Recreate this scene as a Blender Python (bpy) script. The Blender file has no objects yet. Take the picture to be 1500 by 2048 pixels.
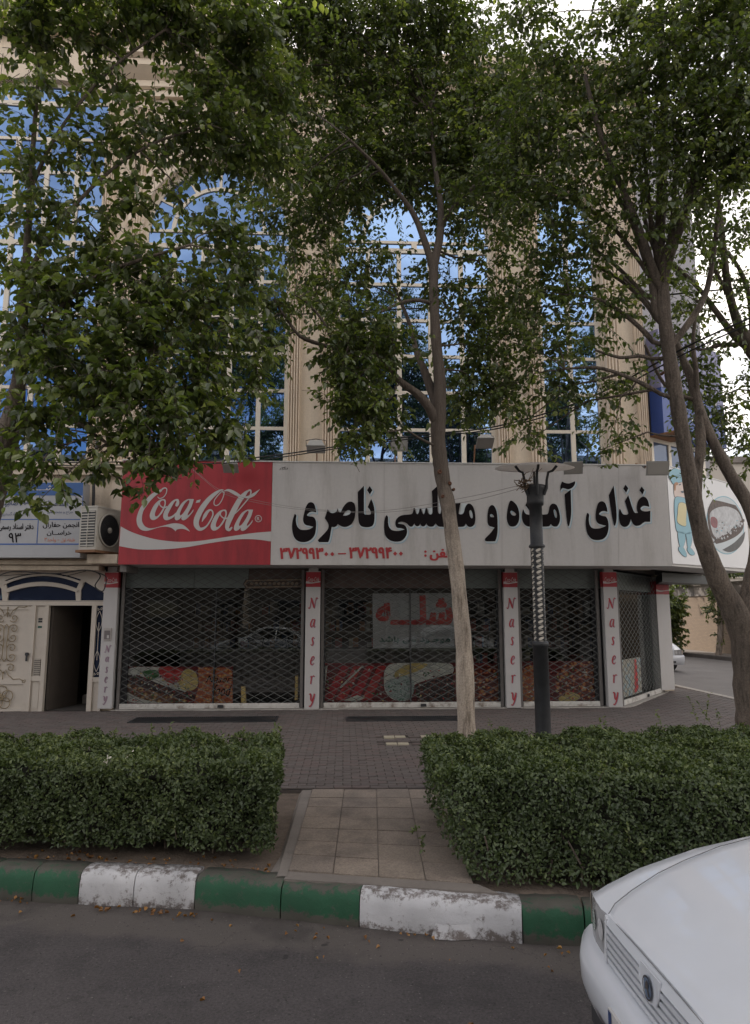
import bpy, bmesh, math, random
import numpy as np
from mathutils import Vector, Matrix
from mathutils.geometry import tessellate_polygon
R = math.radians
random.seed(7)
rng = np.random.default_rng(11)
sc = bpy.context.scene
COL = sc.collection

# ---------------------------------------------------------------- camera
FPX = 1367.0; CAM_H = 2.15; YAW = 0.045; PITCH = math.atan(200 / FPX)
cam = bpy.data.cameras.new('camera'); co = bpy.data.objects.new('camera', cam); COL.objects.link(co)
co.location = (0, 0, CAM_H); co.rotation_euler = (R(90) + PITCH, 0, -YAW)
cam.sensor_fit = 'HORIZONTAL'; cam.sensor_width = 36; cam.lens = 36 * FPX / 1500
cam.clip_start = 0.05; cam.clip_end = 2000
sc.camera = co
# ---------------------------------------------------------------- light
SUN_EL = 42; SUN_AZ = -40            # degrees; azimuth from +Y towards +X: the sun stands behind the building, to the left
EXPOSURE = 0.9
wd = bpy.data.worlds.new('World'); sc.world = wd; wd.use_nodes = True
nt = wd.node_tree; nt.nodes.clear(); N = nt.nodes.new; L = nt.links.new
out = N('ShaderNodeOutputWorld'); bg = N('ShaderNodeBackground'); sky = N('ShaderNodeTexSky')
sky.sky_type = 'NISHITA'; sky.sun_disc = False; sky.sun_elevation = R(SUN_EL); sky.sun_rotation = R(SUN_AZ)
sky.air_density = 1.0; sky.dust_density = 1.5; sky.altitude = 900
bg.inputs['Strength'].default_value = 0.1
tc = N('ShaderNodeTexCoord'); sep = N('ShaderNodeSeparateXYZ'); L(tc.outputs['Generated'], sep.inputs[0])
zz = N('ShaderNodeMath'); zz.operation = 'MAXIMUM'; L(sep.outputs['Z'], zz.inputs[0]); zz.inputs[1].default_value = 0.0
za = N('ShaderNodeMath'); za.operation = 'ADD'; L(zz.outputs[0], za.inputs[0]); za.inputs[1].default_value = 0.25
dv = N('ShaderNodeVectorMath'); dv.operation = 'DIVIDE'; L(tc.outputs['Generated'], dv.inputs[0])
cb = N('ShaderNodeCombineXYZ')
for i in range(3): L(za.outputs[0], cb.inputs[i])
L(cb.outputs[0], dv.inputs[1])
nz = N('ShaderNodeTexNoise'); nz.inputs['Scale'].default_value = 1.1; nz.inputs['Detail'].default_value = 7; nz.inputs['Roughness'].default_value = 0.55
L(dv.outputs[0], nz.inputs['Vector'])
cr = N('ShaderNodeValToRGB'); cr.color_ramp.elements[0].position = 0.40; cr.color_ramp.elements[1].position = 0.60
L(nz.outputs['Fac'], cr.inputs[0])
mx = N('ShaderNodeMix'); mx.data_type = 'RGBA'; L(cr.outputs[0], mx.inputs[0]); L(sky.outputs[0], mx.inputs[6])
mx.inputs[7].default_value = (13.6, 12.6, 11.6, 1)         # lit cloud, in the sky texture's own units
L(mx.outputs[2], bg.inputs['Color']); L(bg.outputs[0], out.inputs['Surface'])
sun = bpy.data.lights.new('sun', 'SUN'); sun.energy = 2.2; sun.angle = R(0.6); sun.color = (1.0, 0.93, 0.84)
so = bpy.data.objects.new('sun', sun); COL.objects.link(so); so.location = (-20, 30, 40)
sd = Vector((math.sin(R(SUN_AZ)) * math.cos(R(SUN_EL)), math.cos(R(SUN_AZ)) * math.cos(R(SUN_EL)), math.sin(R(SUN_EL))))
so.rotation_euler = sd.to_track_quat('Z', 'Y').to_euler()
vs = sc.view_settings; vs.view_transform = 'Standard'; vs.look = 'None'; vs.gamma = 1; vs.use_curve_mapping = False
vs.exposure = EXPOSURE
sc.cycles.use_denoising = True
sc.cycles.max_bounces = 8; sc.cycles.transparent_max_bounces = 16; sc.cycles.transmission_bounces = 6
sc.cycles.sample_clamp_indirect = 6

# ---------------------------------------------------------------- measuring: survey rays from the standpoint at (0, 0, CAM_H)
_c, _s = math.cos(PITCH), math.sin(PITCH); _cp, _sp = math.cos(YAW), math.sin(YAW)
def ray(px, py):
    u = (px - 750) / FPX; v = (1024 - py) / FPX
    y, z = _c - v * _s, _s + v * _c
    return Vector((u * _cp + y * _sp, -u * _sp + y * _cp, z))
def W(px, py, Y):
    r = ray(px, py); return Vector((0, 0, CAM_H)) + r * (Y / r.y)
def G(px, py, z=0.0):
    r = ray(px, py); return Vector((0, 0, CAM_H)) + r * ((z - CAM_H) / r.z)
def WV(px, py, p0, d):
    """point where the survey ray meets the upright plane through p0 running along d (both 2-D)"""
    r = ray(px, py); n = Vector((-d[1], d[0])); k = (n.x * p0[0] + n.y * p0[1]) / (n.x * r.x + n.y * r.y)
    return Vector((0, 0, CAM_H)) + r * k

# ---------------------------------------------------------------- objects
def tag(o, label=None, cat=None, group=None, kind=None):
    if label: o['label'] = label
    if cat: o['category'] = cat
    if group: o['group'] = group
    if kind: o['kind'] = kind
    return o
def empty(name, loc=(0, 0, 0), rz=0.0, label=None, cat=None, group=None, kind=None):
    o = bpy.data.objects.new(name, None); COL.objects.link(o)
    o.location = loc; o.rotation_euler = (0, 0, rz); o.empty_display_size = 0.2
    return tag(o, label, cat, group, kind)
def link(name, me, parent=None, local=False):
    o = bpy.data.objects.new(name, me); COL.objects.link(o)
    if parent is not None:
        o.parent = parent
        if not local: o.matrix_parent_inverse = mat_of(parent).inverted()
    return o
def mat_of(o):
    m = o.matrix_basis.copy(); p = o
    while p.parent is not None:
        m = p.parent.matrix_basis @ p.matrix_parent_inverse @ m; p = p.parent
    return m
def copy_tree(o, parent=None):
    c = o.copy(); COL.objects.link(c)
    if parent is not None: c.parent = parent
    for ch in [x for x in o.children]: copy_tree(ch, c)
    return c

class MB:
    def __init__(s): s.v = []; s.f = []; s.sm = []
    def add(s, vs, fs, smooth=False):
        b = len(s.v); s.v += [tuple(p) for p in vs]; s.f += [tuple(i + b for i in f) for f in fs]; s.sm += [smooth] * len(fs); return s
    def box(s, x0, x1, y0, y1, z0, z1, M=None):
        vs = [Vector(p) for p in ((x0,y0,z0),(x1,y0,z0),(x1,y1,z0),(x0,y1,z0),(x0,y0,z1),(x1,y0,z1),(x1,y1,z1),(x0,y1,z1))]
        if M is not None: vs = [M @ p for p in vs]
        return s.add(vs, [(0,3,2,1),(4,5,6,7),(0,1,5,4),(1,2,6,5),(2,3,7,6),(3,0,4,7)])
    def tube(s, pts, rad, n=6, cap=True, smooth=True):
        pts = [Vector(p) for p in pts]; m = len(pts)
        if not hasattr(rad, '__len__'): rad = [rad] * m
        vs = []; prev = None
        for i, p in enumerate(pts):
            t = (pts[min(i + 1, m - 1)] - pts[max(i - 1, 0)])
            t = t.normalized() if t.length > 1e-9 else Vector((0, 0, 1))
            a = prev if prev is not None else (Vector((1, 0, 0)) if abs(t.x) < .9 else Vector((0, 1, 0)))
            a = a - t * a.dot(t)
            if a.length < 1e-6: a = t.orthogonal()
            a.normalize(); b = t.cross(a); prev = a
            for k in range(n):
                g = 2 * math.pi * k / n
                vs.append(p + (a * math.cos(g) + b * math.sin(g)) * rad[i])
        fs = [(i*n+k, i*n+(k+1)%n, (i+1)*n+(k+1)%n, (i+1)*n+k) for i in range(m-1) for k in range(n)]
        s.add(vs, fs, smooth)
        if cap:
            s.add(vs[:n], [tuple(range(n))[::-1]]); s.add(vs[-n:], [tuple(range(n))])
        return s
    def lathe(s, prof, n=16, c=(0, 0, 0), smooth=True, M=None, cap=True):
        vs = []
        for r, z in prof:
            for k in range(n):
                g = 2 * math.pi * k / n
                p = Vector((r * math.cos(g), r * math.sin(g), z))
                if M is not None: p = M @ p
                vs.append(p + Vector(c))
        m = len(prof)
        fs = [(i*n+k, i*n+(k+1)%n, (i+1)*n+(k+1)%n, (i+1)*n+k) for i in range(m-1) for k in range(n)]
        s.add(vs, fs, smooth)
        if cap and prof[0][0] > 1e-4: s.add(vs[:n], [tuple(range(n))[::-1]])
        if cap and prof[-1][0] > 1e-4: s.add(vs[-n:], [tuple(range(n))])
        return s
    def prism(s, poly, place, d0, d1, holes=()):
        """2-D polygon (a, b) raised from d0 to d1 along the normal; place(a, b, d) gives the point"""
        loops = [list(poly)] + [list(h) for h in holes]
        tri = tessellate_polygon([[Vector((p[0], p[1], 0)) for p in l] for l in loops])
        flat = [p for l in loops for p in l]; n = len(flat)
        vs_ = [place(p[0], p[1], d1) for p in flat]; fs = [tuple(t) for t in tri]
        if abs(d1 - d0) > 1e-6:
            vs_ += [place(p[0], p[1], d0) for p in flat]; fs += [tuple(i + n for i in t)[::-1] for t in tri]; k = 0
            for l in loops:
                m = len(l); fs += [(k + i, k + (i+1) % m, n + k + (i+1) % m, n + k + i) for i in range(m)]; k += m
        return s.add(vs_, fs)
    def mesh(s, name, m=None):
        me = bpy.data.meshes.new(name); me.from_pydata(s.v, [], s.f); me.validate(); 
        if any(s.sm) and len(me.polygons) == len(s.sm): me.polygons.foreach_set('use_smooth', s.sm)
        bm = bmesh.new(); bm.from_mesh(me); bmesh.ops.recalc_face_normals(bm, faces=bm.faces); bm.to_mesh(me); bm.free()
        if m: me.materials.append(m)
        return me
    def build(s, name, m=None, parent=None, **k):
        return tag(link(name, s.mesh(name, m), parent), **k)

def spline(pts, sub=5, closed=True):
    """closed outline through points; a third value 1 marks a corner"""
    n = len(pts); P = [Vector((p[0], p[1])) for p in pts]; C = [len(p) > 2 and p[2] for p in pts]
    res = []
    for i in range(n if closed else n - 1):
        p1, p2 = P[i], P[(i+1) % n]
        p0 = P[i-1] if (closed or i > 0) else p1; p3 = P[(i+2) % n] if (closed or i + 2 < n) else p2
        t1 = (p2 - p0) * .5 if not C[i] else (p2 - p1) * .6
        t2 = (p3 - p1) * .5 if not C[(i+1) % n] else (p2 - p1) * .6
        d = (p2 - p1).length
        for t in (t1, t2):
            if t.length > d * 1.1: t *= d * 1.1 / t.length
        for k in range(sub):
            u = k / sub; u2 = u*u; u3 = u2*u
            res.append(tuple(p1*(2*u3-3*u2+1) + t1*(u3-2*u2+u) + p2*(-2*u3+3*u2) + t2*(u3-u2)))
    if not closed: res.append(tuple(P[-1]))
    return res
def ribbon(pts, sub=6):
    """outline of a pen stroke: points (x, y, width)"""
    c = spline([(p[0], p[1]) for p in pts], sub, False); w = []
    for i in range(len(pts) - 1): w += [pts[i][2] + (pts[i+1][2] - pts[i][2]) * k / sub for k in range(sub)]
    w.append(pts[-1][2]); a = []; b = []
    for i, p in enumerate(c):
        q0 = Vector(c[max(i-1, 0)]); q1 = Vector(c[min(i+1, len(c)-1)]); t = (q1 - q0).normalized(); n = Vector((-t.y, t.x)) * w[i] / 2
        a.append(tuple(Vector(p) + n)); b.append(tuple(Vector(p) - n))
    return a + b[::-1]
def strip_faces(mb, pts, place, d, sub=6):
    o = ribbon(pts, sub); m = len(o) // 2
    mb.add([place(p[0], p[1], d) for p in o], [(i, i+1, 2*m-2-i, 2*m-1-i) for i in range(m-1)])

# ---------------------------------------------------------------- lettering
AR = {}
for i, (ch, cp, n) in enumerate([('ا',0xFE8D,2),('ب',0xFE8F,4),('ت',0xFE95,4),('ج',0xFE9D,4),('ح',0xFEA1,4),('خ',0xFEA5,4),('د',0xFEA9,2),('ذ',0xFEAB,2),('ر',0xFEAD,2),('ز',0xFEAF,2),('س',0xFEB1,4),('ش',0xFEB5,4),('ص',0xFEB9,4),('ض',0xFEBD,4),('ط',0xFEC1,4),('ع',0xFEC9,4),('غ',0xFECD,4),('ف',0xFED1,4),('ق',0xFED5,4),('ل',0xFEDD,4),('م',0xFEE1,4),('ن',0xFEE5,4),('ه',0xFEE9,4),('و',0xFEED,2),('ئ',0xFE89,4),('ک',0xFB8E,4),('گ',0xFB92,4),('پ',0xFB56,4),('ی',0xFBFC,4),('ـ',0x640,1)]):
    AR[ch] = (cp, n)
def shape(s):
    o = []
    for i, ch in enumerate(s):
        if ch not in AR: o.append(ch); continue
        cp, n = AR[ch]; pr = s[i-1] if i else ' '; nx = s[i+1] if i + 1 < len(s) else ' '
        jp = pr in AR and AR[pr][1] in (4, 1); jn = nx in AR and n in (4, 1)
        if n == 1: o.append(ch)
        elif n == 2: o.append(chr(cp + (1 if jp else 0)))
        else: o.append(chr(cp + (3 if jp and jn else 1 if jp else 2 if jn else 0)))
    r = []; num = []
    for ch in o[::-1]:                       # visual order, digits kept left to right
        if '۰' <= ch <= '۹': num.append(ch)
        else: r += num[::-1]; num = []; r.append(ch)
    return ''.join(r + num[::-1])
_tcache = {}
def text2d(s, bold=0.0, shear=0.0):
    k = (s, bold, shear)
    if k in _tcache: return _tcache[k]
    cu = bpy.data.curves.new('t', 'FONT'); cu.body = s; cu.offset = bold; cu.shear = shear; cu.resolution_u = 3
    o = bpy.data.objects.new('t', cu); COL.objects.link(o); bpy.context.view_layer.update()
    dg = bpy.context.evaluated_depsgraph_get(); ev = o.evaluated_get(dg); me = ev.to_mesh()
    v = [(p.co.x, p.co.y) for p in me.vertices]; f = [tuple(p.vertices) for p in me.polygons]
    ev.to_mesh_clear(); bpy.data.objects.remove(o); bpy.data.curves.remove(cu)
    x0 = min(p[0] for p in v); x1 = max(p[0] for p in v); y0 = min(p[1] for p in v); y1 = max(p[1] for p in v)
    _tcache[k] = ([((x-x0)/(x1-x0), (y-y0)/(y1-y0)) for x, y in v], f, (x1-x0)/(y1-y0))
    return _tcache[k]
def put_text(mb, s, a0, b0, a1, b1, place, d, bold=0.0, shear=0.0):
    """text filling the box a0..a1 by b0..b1 of a plane"""
    v, f, _ = text2d(s, bold, shear)
    mb.add([place(a0 + (a1-a0)*x, b0 + (b1-b0)*y, d) for x, y in v], f)

# ---------------------------------------------------------------- materials
def new_mat(name):
    m = bpy.data.materials.new(name); m.use_nodes = True; t = m.node_tree; b = t.nodes['Principled BSDF']
    return m, t, b
def mat(name, col, rough=.6, var=.18, scale=3.0, bump=0.0, bscale=60.0, metal=0.0, spec=.5, grime=None, gscale=1.5, gamt=.5, stretch=(1,1,1), coat=0.0, speck=0.0, sscale=90):
    m, t, b = new_mat(name); n = t.nodes.new; l = t.links.new
    b.inputs['Roughness'].default_value = rough; b.inputs['Metallic'].default_value = metal
    b.inputs['Specular IOR Level'].default_value = spec; b.inputs['Coat Weight'].default_value = coat
    tcn = n('ShaderNodeTexCoord'); mp = n('ShaderNodeMapping'); mp.inputs['Scale'].default_value = stretch; l(tcn.outputs['Object'], mp.inputs[0])
    a = n('ShaderNodeTexNoise'); a.inputs['Scale'].default_value = scale; a.inputs['Detail'].default_value = 8; a.inputs['Roughness'].default_value = .65; l(mp.outputs[0], a.inputs['Vector'])
    r = n('ShaderNodeValToRGB'); l(a.outputs['Fac'], r.inputs[0])
    r.color_ramp.elements[0].position = .3; r.color_ramp.elements[1].position = .7
    r.color_ramp.elements[0].color = tuple(c * (1 - var) for c in col) + (1,); r.color_ramp.elements[1].color = tuple(min(1, c * (1 + var)) for c in col) + (1,)
    csock = r.outputs[0]
    if grime:
        g = n('ShaderNodeTexNoise'); g.inputs['Scale'].default_value = gscale; g.inputs['Detail'].default_value = 10; g.inputs['Roughness'].default_value = .7; l(mp.outputs[0], g.inputs['Vector'])
        gr = n('ShaderNodeValToRGB'); l(g.outputs['Fac'], gr.inputs[0]); gr.color_ramp.elements[0].position = .5; gr.color_ramp.elements[1].position = .68
        gr.color_ramp.elements[1].color = (gamt, gamt, gamt, 1); gr.color_ramp.elements[0].color = (0, 0, 0, 1)
        mi = n('ShaderNodeMix'); mi.data_type = 'RGBA'; l(gr.outputs[0], mi.inputs[0]); l(csock, mi.inputs[6]); mi.inputs[7].default_value = tuple(grime) + (1,)
        csock = mi.outputs[2]
    if speck:
        k = n('ShaderNodeTexNoise'); k.inputs['Scale'].default_value = sscale; k.inputs['Detail'].default_value = 3; k.inputs['Roughness'].default_value = .8; l(tcn.outputs['Object'], k.inputs['Vector'])
        kr = n('ShaderNodeMapRange'); l(k.outputs['Fac'], kr.inputs['Value']); kr.inputs['From Min'].default_value = .32; kr.inputs['From Max'].default_value = .68; kr.inputs['To Min'].default_value = 1 - speck; kr.inputs['To Max'].default_value = 1 + speck
        ku = n('ShaderNodeMix'); ku.data_type = 'RGBA'; ku.blend_type = 'MULTIPLY'; ku.inputs[0].default_value = 1; l(csock, ku.inputs[6]); l(kr.outputs[0], ku.inputs[7]); csock = ku.outputs[2]
    l(csock, b.inputs['Base Color'])
    if bump:
        q = n('ShaderNodeTexNoise'); q.inputs['Scale'].default_value = bscale; q.inputs['Detail'].default_value = 6; l(mp.outputs[0], q.inputs['Vector'])
        u = n('ShaderNodeBump'); u.inputs['Strength'].default_value = bump; u.inputs['Distance'].default_value = .02; l(q.outputs['Fac'], u.inputs['Height']); l(u.outputs[0], b.inputs['Normal'])
    return m
def leaf_mat(name, c0, c1, c2, trans=.35, gloss=.08, rough=.35):
    m = bpy.data.materials.new(name); m.use_nodes = True; t = m.node_tree; t.nodes.clear(); n = t.nodes.new; l = t.links.new
    o = n('ShaderNodeOutputMaterial'); at = n('ShaderNodeAttribute'); at.attribute_name = 'tint'
    r = n('ShaderNodeValToRGB'); l(at.outputs['Fac'], r.inputs[0])
    r.color_ramp.elements[0].color = c0 + (1,); r.color_ramp.elements[1].color = c2 + (1,); e = r.color_ramp.elements.new(.55); e.color = c1 + (1,)
    d = n('ShaderNodeBsdfDiffuse'); tr = n('ShaderNodeBsdfTranslucent'); g = n('ShaderNodeBsdfGlossy'); g.inputs['Roughness'].default_value = rough; g.inputs['Color'].default_value = (.9, .9, .9, 1)
    l(r.outputs[0], d.inputs['Color'])
    hs = n('ShaderNodeMix'); hs.data_type = 'RGBA'; hs.blend_type = 'MULTIPLY'; hs.inputs[0].default_value = 1; l(r.outputs[0], hs.inputs[6]); hs.inputs[7].default_value = (1.5, 1.6, .6, 1); l(hs.outputs[2], tr.inputs['Color'])
    m1 = n('ShaderNodeMixShader'); m1.inputs[0].default_value = trans; l(d.outputs[0], m1.inputs[1]); l(tr.outputs[0], m1.inputs[2])
    m2 = n('ShaderNodeMixShader'); m2.inputs[0].default_value = gloss; l(m1.outputs[0], m2.inputs[1]); l(g.outputs[0], m2.inputs[2]); l(m2.outputs[0], o.inputs['Surface'])
    return m
def glass_mat(name, tint=(.03, .04, .05), refl=(.9, .95, 1.0), base=.12, see=0.0, wave=.02, wscale=.7, ior=1.5):
    """window glass: a mirror film over a dark body (see = 0) or over what lies behind it"""
    m = bpy.data.materials.new(name); m.use_nodes = True; t = m.node_tree; t.nodes.clear(); n = t.nodes.new; l = t.links.new
    o = n('ShaderNodeOutputMaterial'); g = n('ShaderNodeBsdfGlossy'); g.inputs['Roughness'].default_value = .015; g.inputs['Color'].default_value = refl + (1,)
    if see > 0:
        d = n('ShaderNodeBsdfTransparent'); d.inputs['Color'].default_value = (see, see, see, 1)
    else:
        d = n('ShaderNodeBsdfDiffuse'); d.inputs['Color'].default_value = tint + (1,)
    fr = n('ShaderNodeFresnel'); fr.inputs['IOR'].default_value = ior
    ad = n('ShaderNodeMath'); ad.operation = 'ADD'; ad.use_clamp = True; l(fr.outputs[0], ad.inputs[0]); ad.inputs[1].default_value = base
    x = n('ShaderNodeMixShader'); l(ad.outputs[0], x.inputs[0]); l(d.outputs[0], x.inputs[1]); l(g.outputs[0], x.inputs[2]); l(x.outputs[0], o.inputs['Surface'])
    if wave:
        tcn = n('ShaderNodeTexCoord'); q = n('ShaderNodeTexNoise'); q.inputs['Scale'].default_value = wscale; q.inputs['Detail'].default_value = 2; l(tcn.outputs['Object'], q.inputs['Vector'])
        u = n('ShaderNodeBump'); u.inputs['Strength'].default_value = 1; u.inputs['Distance'].default_value = wave; l(q.outputs['Fac'], u.inputs['Height']); l(u.outputs[0], g.inputs['Normal'])
    return m
M = {}
M['asphalt'] = mat('asphalt', (.074, .064, .064), .85, .22, .9, .8, 150, grime=(.040, .035, .036), gscale=2.6, gamt=.75, speck=.38, sscale=55)
def road_mat():
    m = M['asphalt']; t = m.node_tree; n = t.nodes.new; l = t.links.new; b = t.nodes['Principled BSDF']; src = b.inputs['Base Color'].links[0].from_socket
    tcn = n('ShaderNodeTexCoord'); sp = n('ShaderNodeSeparateXYZ'); l(tcn.outputs['Object'], sp.inputs[0])
    def mth(op, a, b_):
        q = n('ShaderNodeMath'); q.operation = op
        for i, v in enumerate((a, b_)):
            if isinstance(v, (int, float)): q.inputs[i].default_value = v
            else: l(v, q.inputs[i])
        return q.outputs[0]
    def noi(sc_, det, rgh=.6):
        q = n('ShaderNodeTexNoise'); q.inputs['Scale'].default_value = sc_; q.inputs['Detail'].default_value = det; q.inputs['Roughness'].default_value = rgh; l(tcn.outputs['Object'], q.inputs['Vector']); return q
    def mixc(fac, a, c, mode='MIX'):
        q = n('ShaderNodeMix'); q.data_type = 'RGBA'; q.blend_type = mode; l(fac, q.inputs[0]) if not isinstance(fac, (int, float)) else None; l(a, q.inputs[6]); q.inputs[7].default_value = c + (1,); return q.outputs[2]
    def rng_(v, a, b_, c, d):
        q = n('ShaderNodeMapRange'); l(v, q.inputs['Value']); q.inputs['From Min'].default_value = a; q.inputs['From Max'].default_value = b_; q.inputs['To Min'].default_value = c; q.inputs['To Max'].default_value = d; return q.outputs[0]
    # cement washed along the kerb (the kerb runs along y = 5.08 - .22 x)
    s_ = mth('ADD', mth('ADD', sp.outputs['Y'], mth('MULTIPLY', sp.outputs['X'], .22)), mth('MULTIPLY', noi(1.7, 9, .7).outputs['Fac'], .62))
    c = mixc(rng_(s_, 4.93, 5.06, 0, .75), src, (.118, .100, .090))
    c = mixc(rng_(s_, 5.28, 5.44, 0, .8), c, (.050, .041, .038))       # silt in the angle of the kerb
    # oil and damp blotches
    c = mixc(rng_(noi(1.35, 3).outputs['Fac'], .60, .70, 0, .55), c, (.030, .026, .027))
    c = mixc(rng_(noi(6.5, 2).outputs['Fac'], .70, .74, 0, .8), c, (.026, .022, .023))
    c = mixc(rng_(noi(38, 1).outputs['Fac'], .69, .72, 0, .8), c, (.026, .022, .023)); c = mixc(rng_(noi(46, 1).outputs['Fac'], .27, .30, .6, 0), c, (.20, .18, .17))
    # cracks
    w = n('ShaderNodeVectorMath'); w.operation = 'ADD'; l(tcn.outputs['Object'], w.inputs[0]); sc = n('ShaderNodeVectorMath'); sc.operation = 'SCALE'; sc.inputs['Scale'].default_value = .5; l(noi(2.2, 6, .7).outputs['Color'], sc.inputs[0]); l(sc.outputs[0], w.inputs[1])
    v = n('ShaderNodeTexVoronoi'); v.feature = 'DISTANCE_TO_EDGE'; v.inputs['Scale'].default_value = .55; l(w.outputs[0], v.inputs['Vector'])
    c = mixc(rng_(mth('ADD', v.outputs['Distance'], mth('MULTIPLY', noi(3, 4).outputs['Fac'], .02)), .008, .014, .55, 0), c, (.032, .027, .026))
    l(c, b.inputs['Base Color'])
road_mat()
M['gutter'] = mat('gutter_concrete', (.105, .091, .084), .85, .25, 2.5, .5, 120, grime=(.062, .052, .048), gscale=3, gamt=.8, speck=.25, sscale=60)
M['paver'] = mat('paver', (.17, .148, .14), .8, .22, 5, .3, 90, grime=(.09, .075, .07), gscale=1.3, gamt=.6)
M['joint'] = mat('joint_sand', (.092, .077, .070), .9, .2, 6)
M['slab'] = mat('path_slab', (.27, .225, .19), .8, .2, 9, .4, 140, grime=(.13, .105, .09), gscale=2.2, gamt=.75)
M['concrete'] = mat('concrete', (.20, .175, .155), .85, .2, 4, .4, 80, grime=(.1, .085, .075), gscale=2, gamt=.7)
M['soil'] = mat('soil', (.13, .10, .078), .95, .3, 9, .8, 40)
M['tile_pale'] = mat('pale_tile', (.36, .32, .24), .7, .15, 8)
M['stone'] = mat('cream_stone', (.62, .52, .405), .7, .1, 2.5, .15, 60, grime=(.40, .32, .235), gscale=1.5, gamt=.75, stretch=(1,1,.25), speck=.08, sscale=30)
M['stone2'] = mat('cream_stone_trim', (.66, .555, .44), .7, .08, 2, .1, 60)
M['frame'] = mat('window_frame', (.66, .59, .49), .5, .06, 3)
M['pane'] = glass_mat('blue_mirror_glass', (.006, .010, .02), (.25, .39, .66), .62, 0, .010, .55)
M['shopglass'] = glass_mat('shop_glass', (.02,.02,.02), (.95, 1, .98), .010, .95, .004, .6, 1.42)
M['black'] = mat('black_paint', (.018, .018, .02), .45, .2, 8)
M['dark'] = mat('dark_interior', (.012, .011, .010), .9, .2, 4)
M['iron'] = mat('cast_iron', (.024, .025, .028), .5, .25, 10, .2, 60)
M['steel'] = mat('galvanised', (.115, .12, .117), .55, .25, 6)
M['rail'] = mat('shutter_rail', (.55, .53, .50), .55, .15, 4, grime=(.13, .08, .05), gscale=5, gamt=.9)
M['signwhite'] = mat('sign_banner_white', (.50, .475, .46), .55, .05, 1.2, .05, 8, grime=(.36, .335, .315), gscale=1.3, gamt=.8, stretch=(1.8, 1, .25), speck=.03, sscale=20)
M['signred'] = mat('sign_banner_red', (.37, .030, .040), .5, .10, 1.2, .05, 8, grime=(.20, .022, .030), gscale=1.4, gamt=.85, stretch=(1.8, 1, .3))
M['lwhite'] = mat('print_white', (.50, .48, .47), .55, .05, 1.2, grime=(.52, .50, .48), gscale=1.1, gamt=.6, stretch=(1.6, 1, .3))
M['lblack'] = mat('print_black', (.012, .009, .010), .9, .1, 3, spec=.12)
M['lblue'] = mat('print_blue', (.24, .44, .56), .55, .1, 3)
M['lhalo'] = mat('print_pale', (.54, .58, .60), .55, .05, 3)
M['lred'] = mat('print_red', (.38, .035, .04), .55, .1, 3)
M['lnavy'] = mat('print_navy', (.025, .045, .13), .55, .1, 3)
M['lorange'] = mat('print_orange', (.55, .14, .05), .55, .1, 3)
M['lgreen'] = mat('print_green', (.02, .09, .07), .55, .1, 3)
M['alu'] = mat('column_cladding', (.50, .48, .475), .45, .06, 2, grime=(.41, .39, .37), gscale=2, gamt=.5, stretch=(1,1,.4))
M['shopside'] = mat('grey_cladding', (.15, .137, .13), .6, .15, 3)
M['gate'] = mat('gate_paint', (.54, .48, .415), .5, .08, 3, grime=(.42, .36, .30), gscale=3, gamt=.6)
M['scroll'] = mat('gilt_scroll', (.27, .21, .13), .45, .2, 8, metal=.3)
M['kgreen'] = mat('kerb_green', (.022, .125, .055), .7, .25, 6, .6, 70, grime=(.10, .095, .08), gscale=4.5, gamt=.8)
M['kwhite'] = mat('kerb_white', (.62, .61, .60), .7, .08, 5, .6, 70, grime=(.17, .145, .13), gscale=6, gamt=.85)
M['bark'] = mat('bark', (.125, .098, .078), .9, .35, 9, 1.0, 40, grime=(.042, .032, .026), gscale=16, gamt=.95, stretch=(1, 1, .16), speck=.35, sscale=50)
M['bark_pale'] = mat('pale_bark', (.36, .30, .245), .9, .35, 9, 1.0, 50, grime=(.10, .075, .055), gscale=17, gamt=.95, stretch=(1, 1, .16), speck=.3, sscale=60)
M['scar'] = mat('cut_wood', (.13, .058, .034), .8, .3, 14)
M['leaf'] = leaf_mat('street_tree_leaf', (.046, .068, .020), (.108, .145, .042), (.235, .265, .088), .46, .06)
M['leaf_hedge'] = leaf_mat('hedge_leaf', (.046, .068, .030), (.092, .126, .047), (.19, .225, .08), .22, .04, .45)
M['carpaint'] = mat('white_car_paint', (.55, .565, .60), .28, .05, 1, coat=.6)
M['rubber'] = mat('tyre_rubber', (.02, .02, .02), .8, .2, 20)
M['chrome'] = mat('bright_metal', (.65, .66, .68), .18, .03, 3, metal=1.0)
M['carglass'] = glass_mat('car_glass', (.01, .012, .014), (1, 1, 1), .06, 0, 0)
M['lens'] = glass_mat('lamp_lens', (.24, .24, .245), (1, 1, 1), .06, 0, .002, 40)
M['plastic'] = mat('dark_plastic', (.035, .035, .038), .5, .15, 8)
M['acwhite'] = mat('ac_casing', (.43, .40, .35), .5, .06, 3, grime=(.27, .23, .18), gscale=3, gamt=.6)
M['rust'] = mat('rusty_iron', (.20, .10, .05), .8, .3, 8)
M['cable'] = mat('cable', (.02, .02, .021), .6, .1, 5)
M['cable_pale'] = mat('pale_cable', (.20, .18, .165), .6, .1, 5)
k_m = M['bark_pale']; k_t = k_m.node_tree; k_b = k_t.nodes['Principled BSDF']; k_src = k_b.inputs['Base Color'].links[0].from_socket     # the young upper trunk keeps its brown skin
k_tc = k_t.nodes.new('ShaderNodeTexCoord'); k_sp = k_t.nodes.new('ShaderNodeSeparateXYZ'); k_t.links.new(k_tc.outputs['Object'], k_sp.inputs[0]); k_n = k_t.nodes.new('ShaderNodeTexNoise'); k_n.inputs['Scale'].default_value = 5; k_t.links.new(k_tc.outputs['Object'], k_n.inputs['Vector'])
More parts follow.
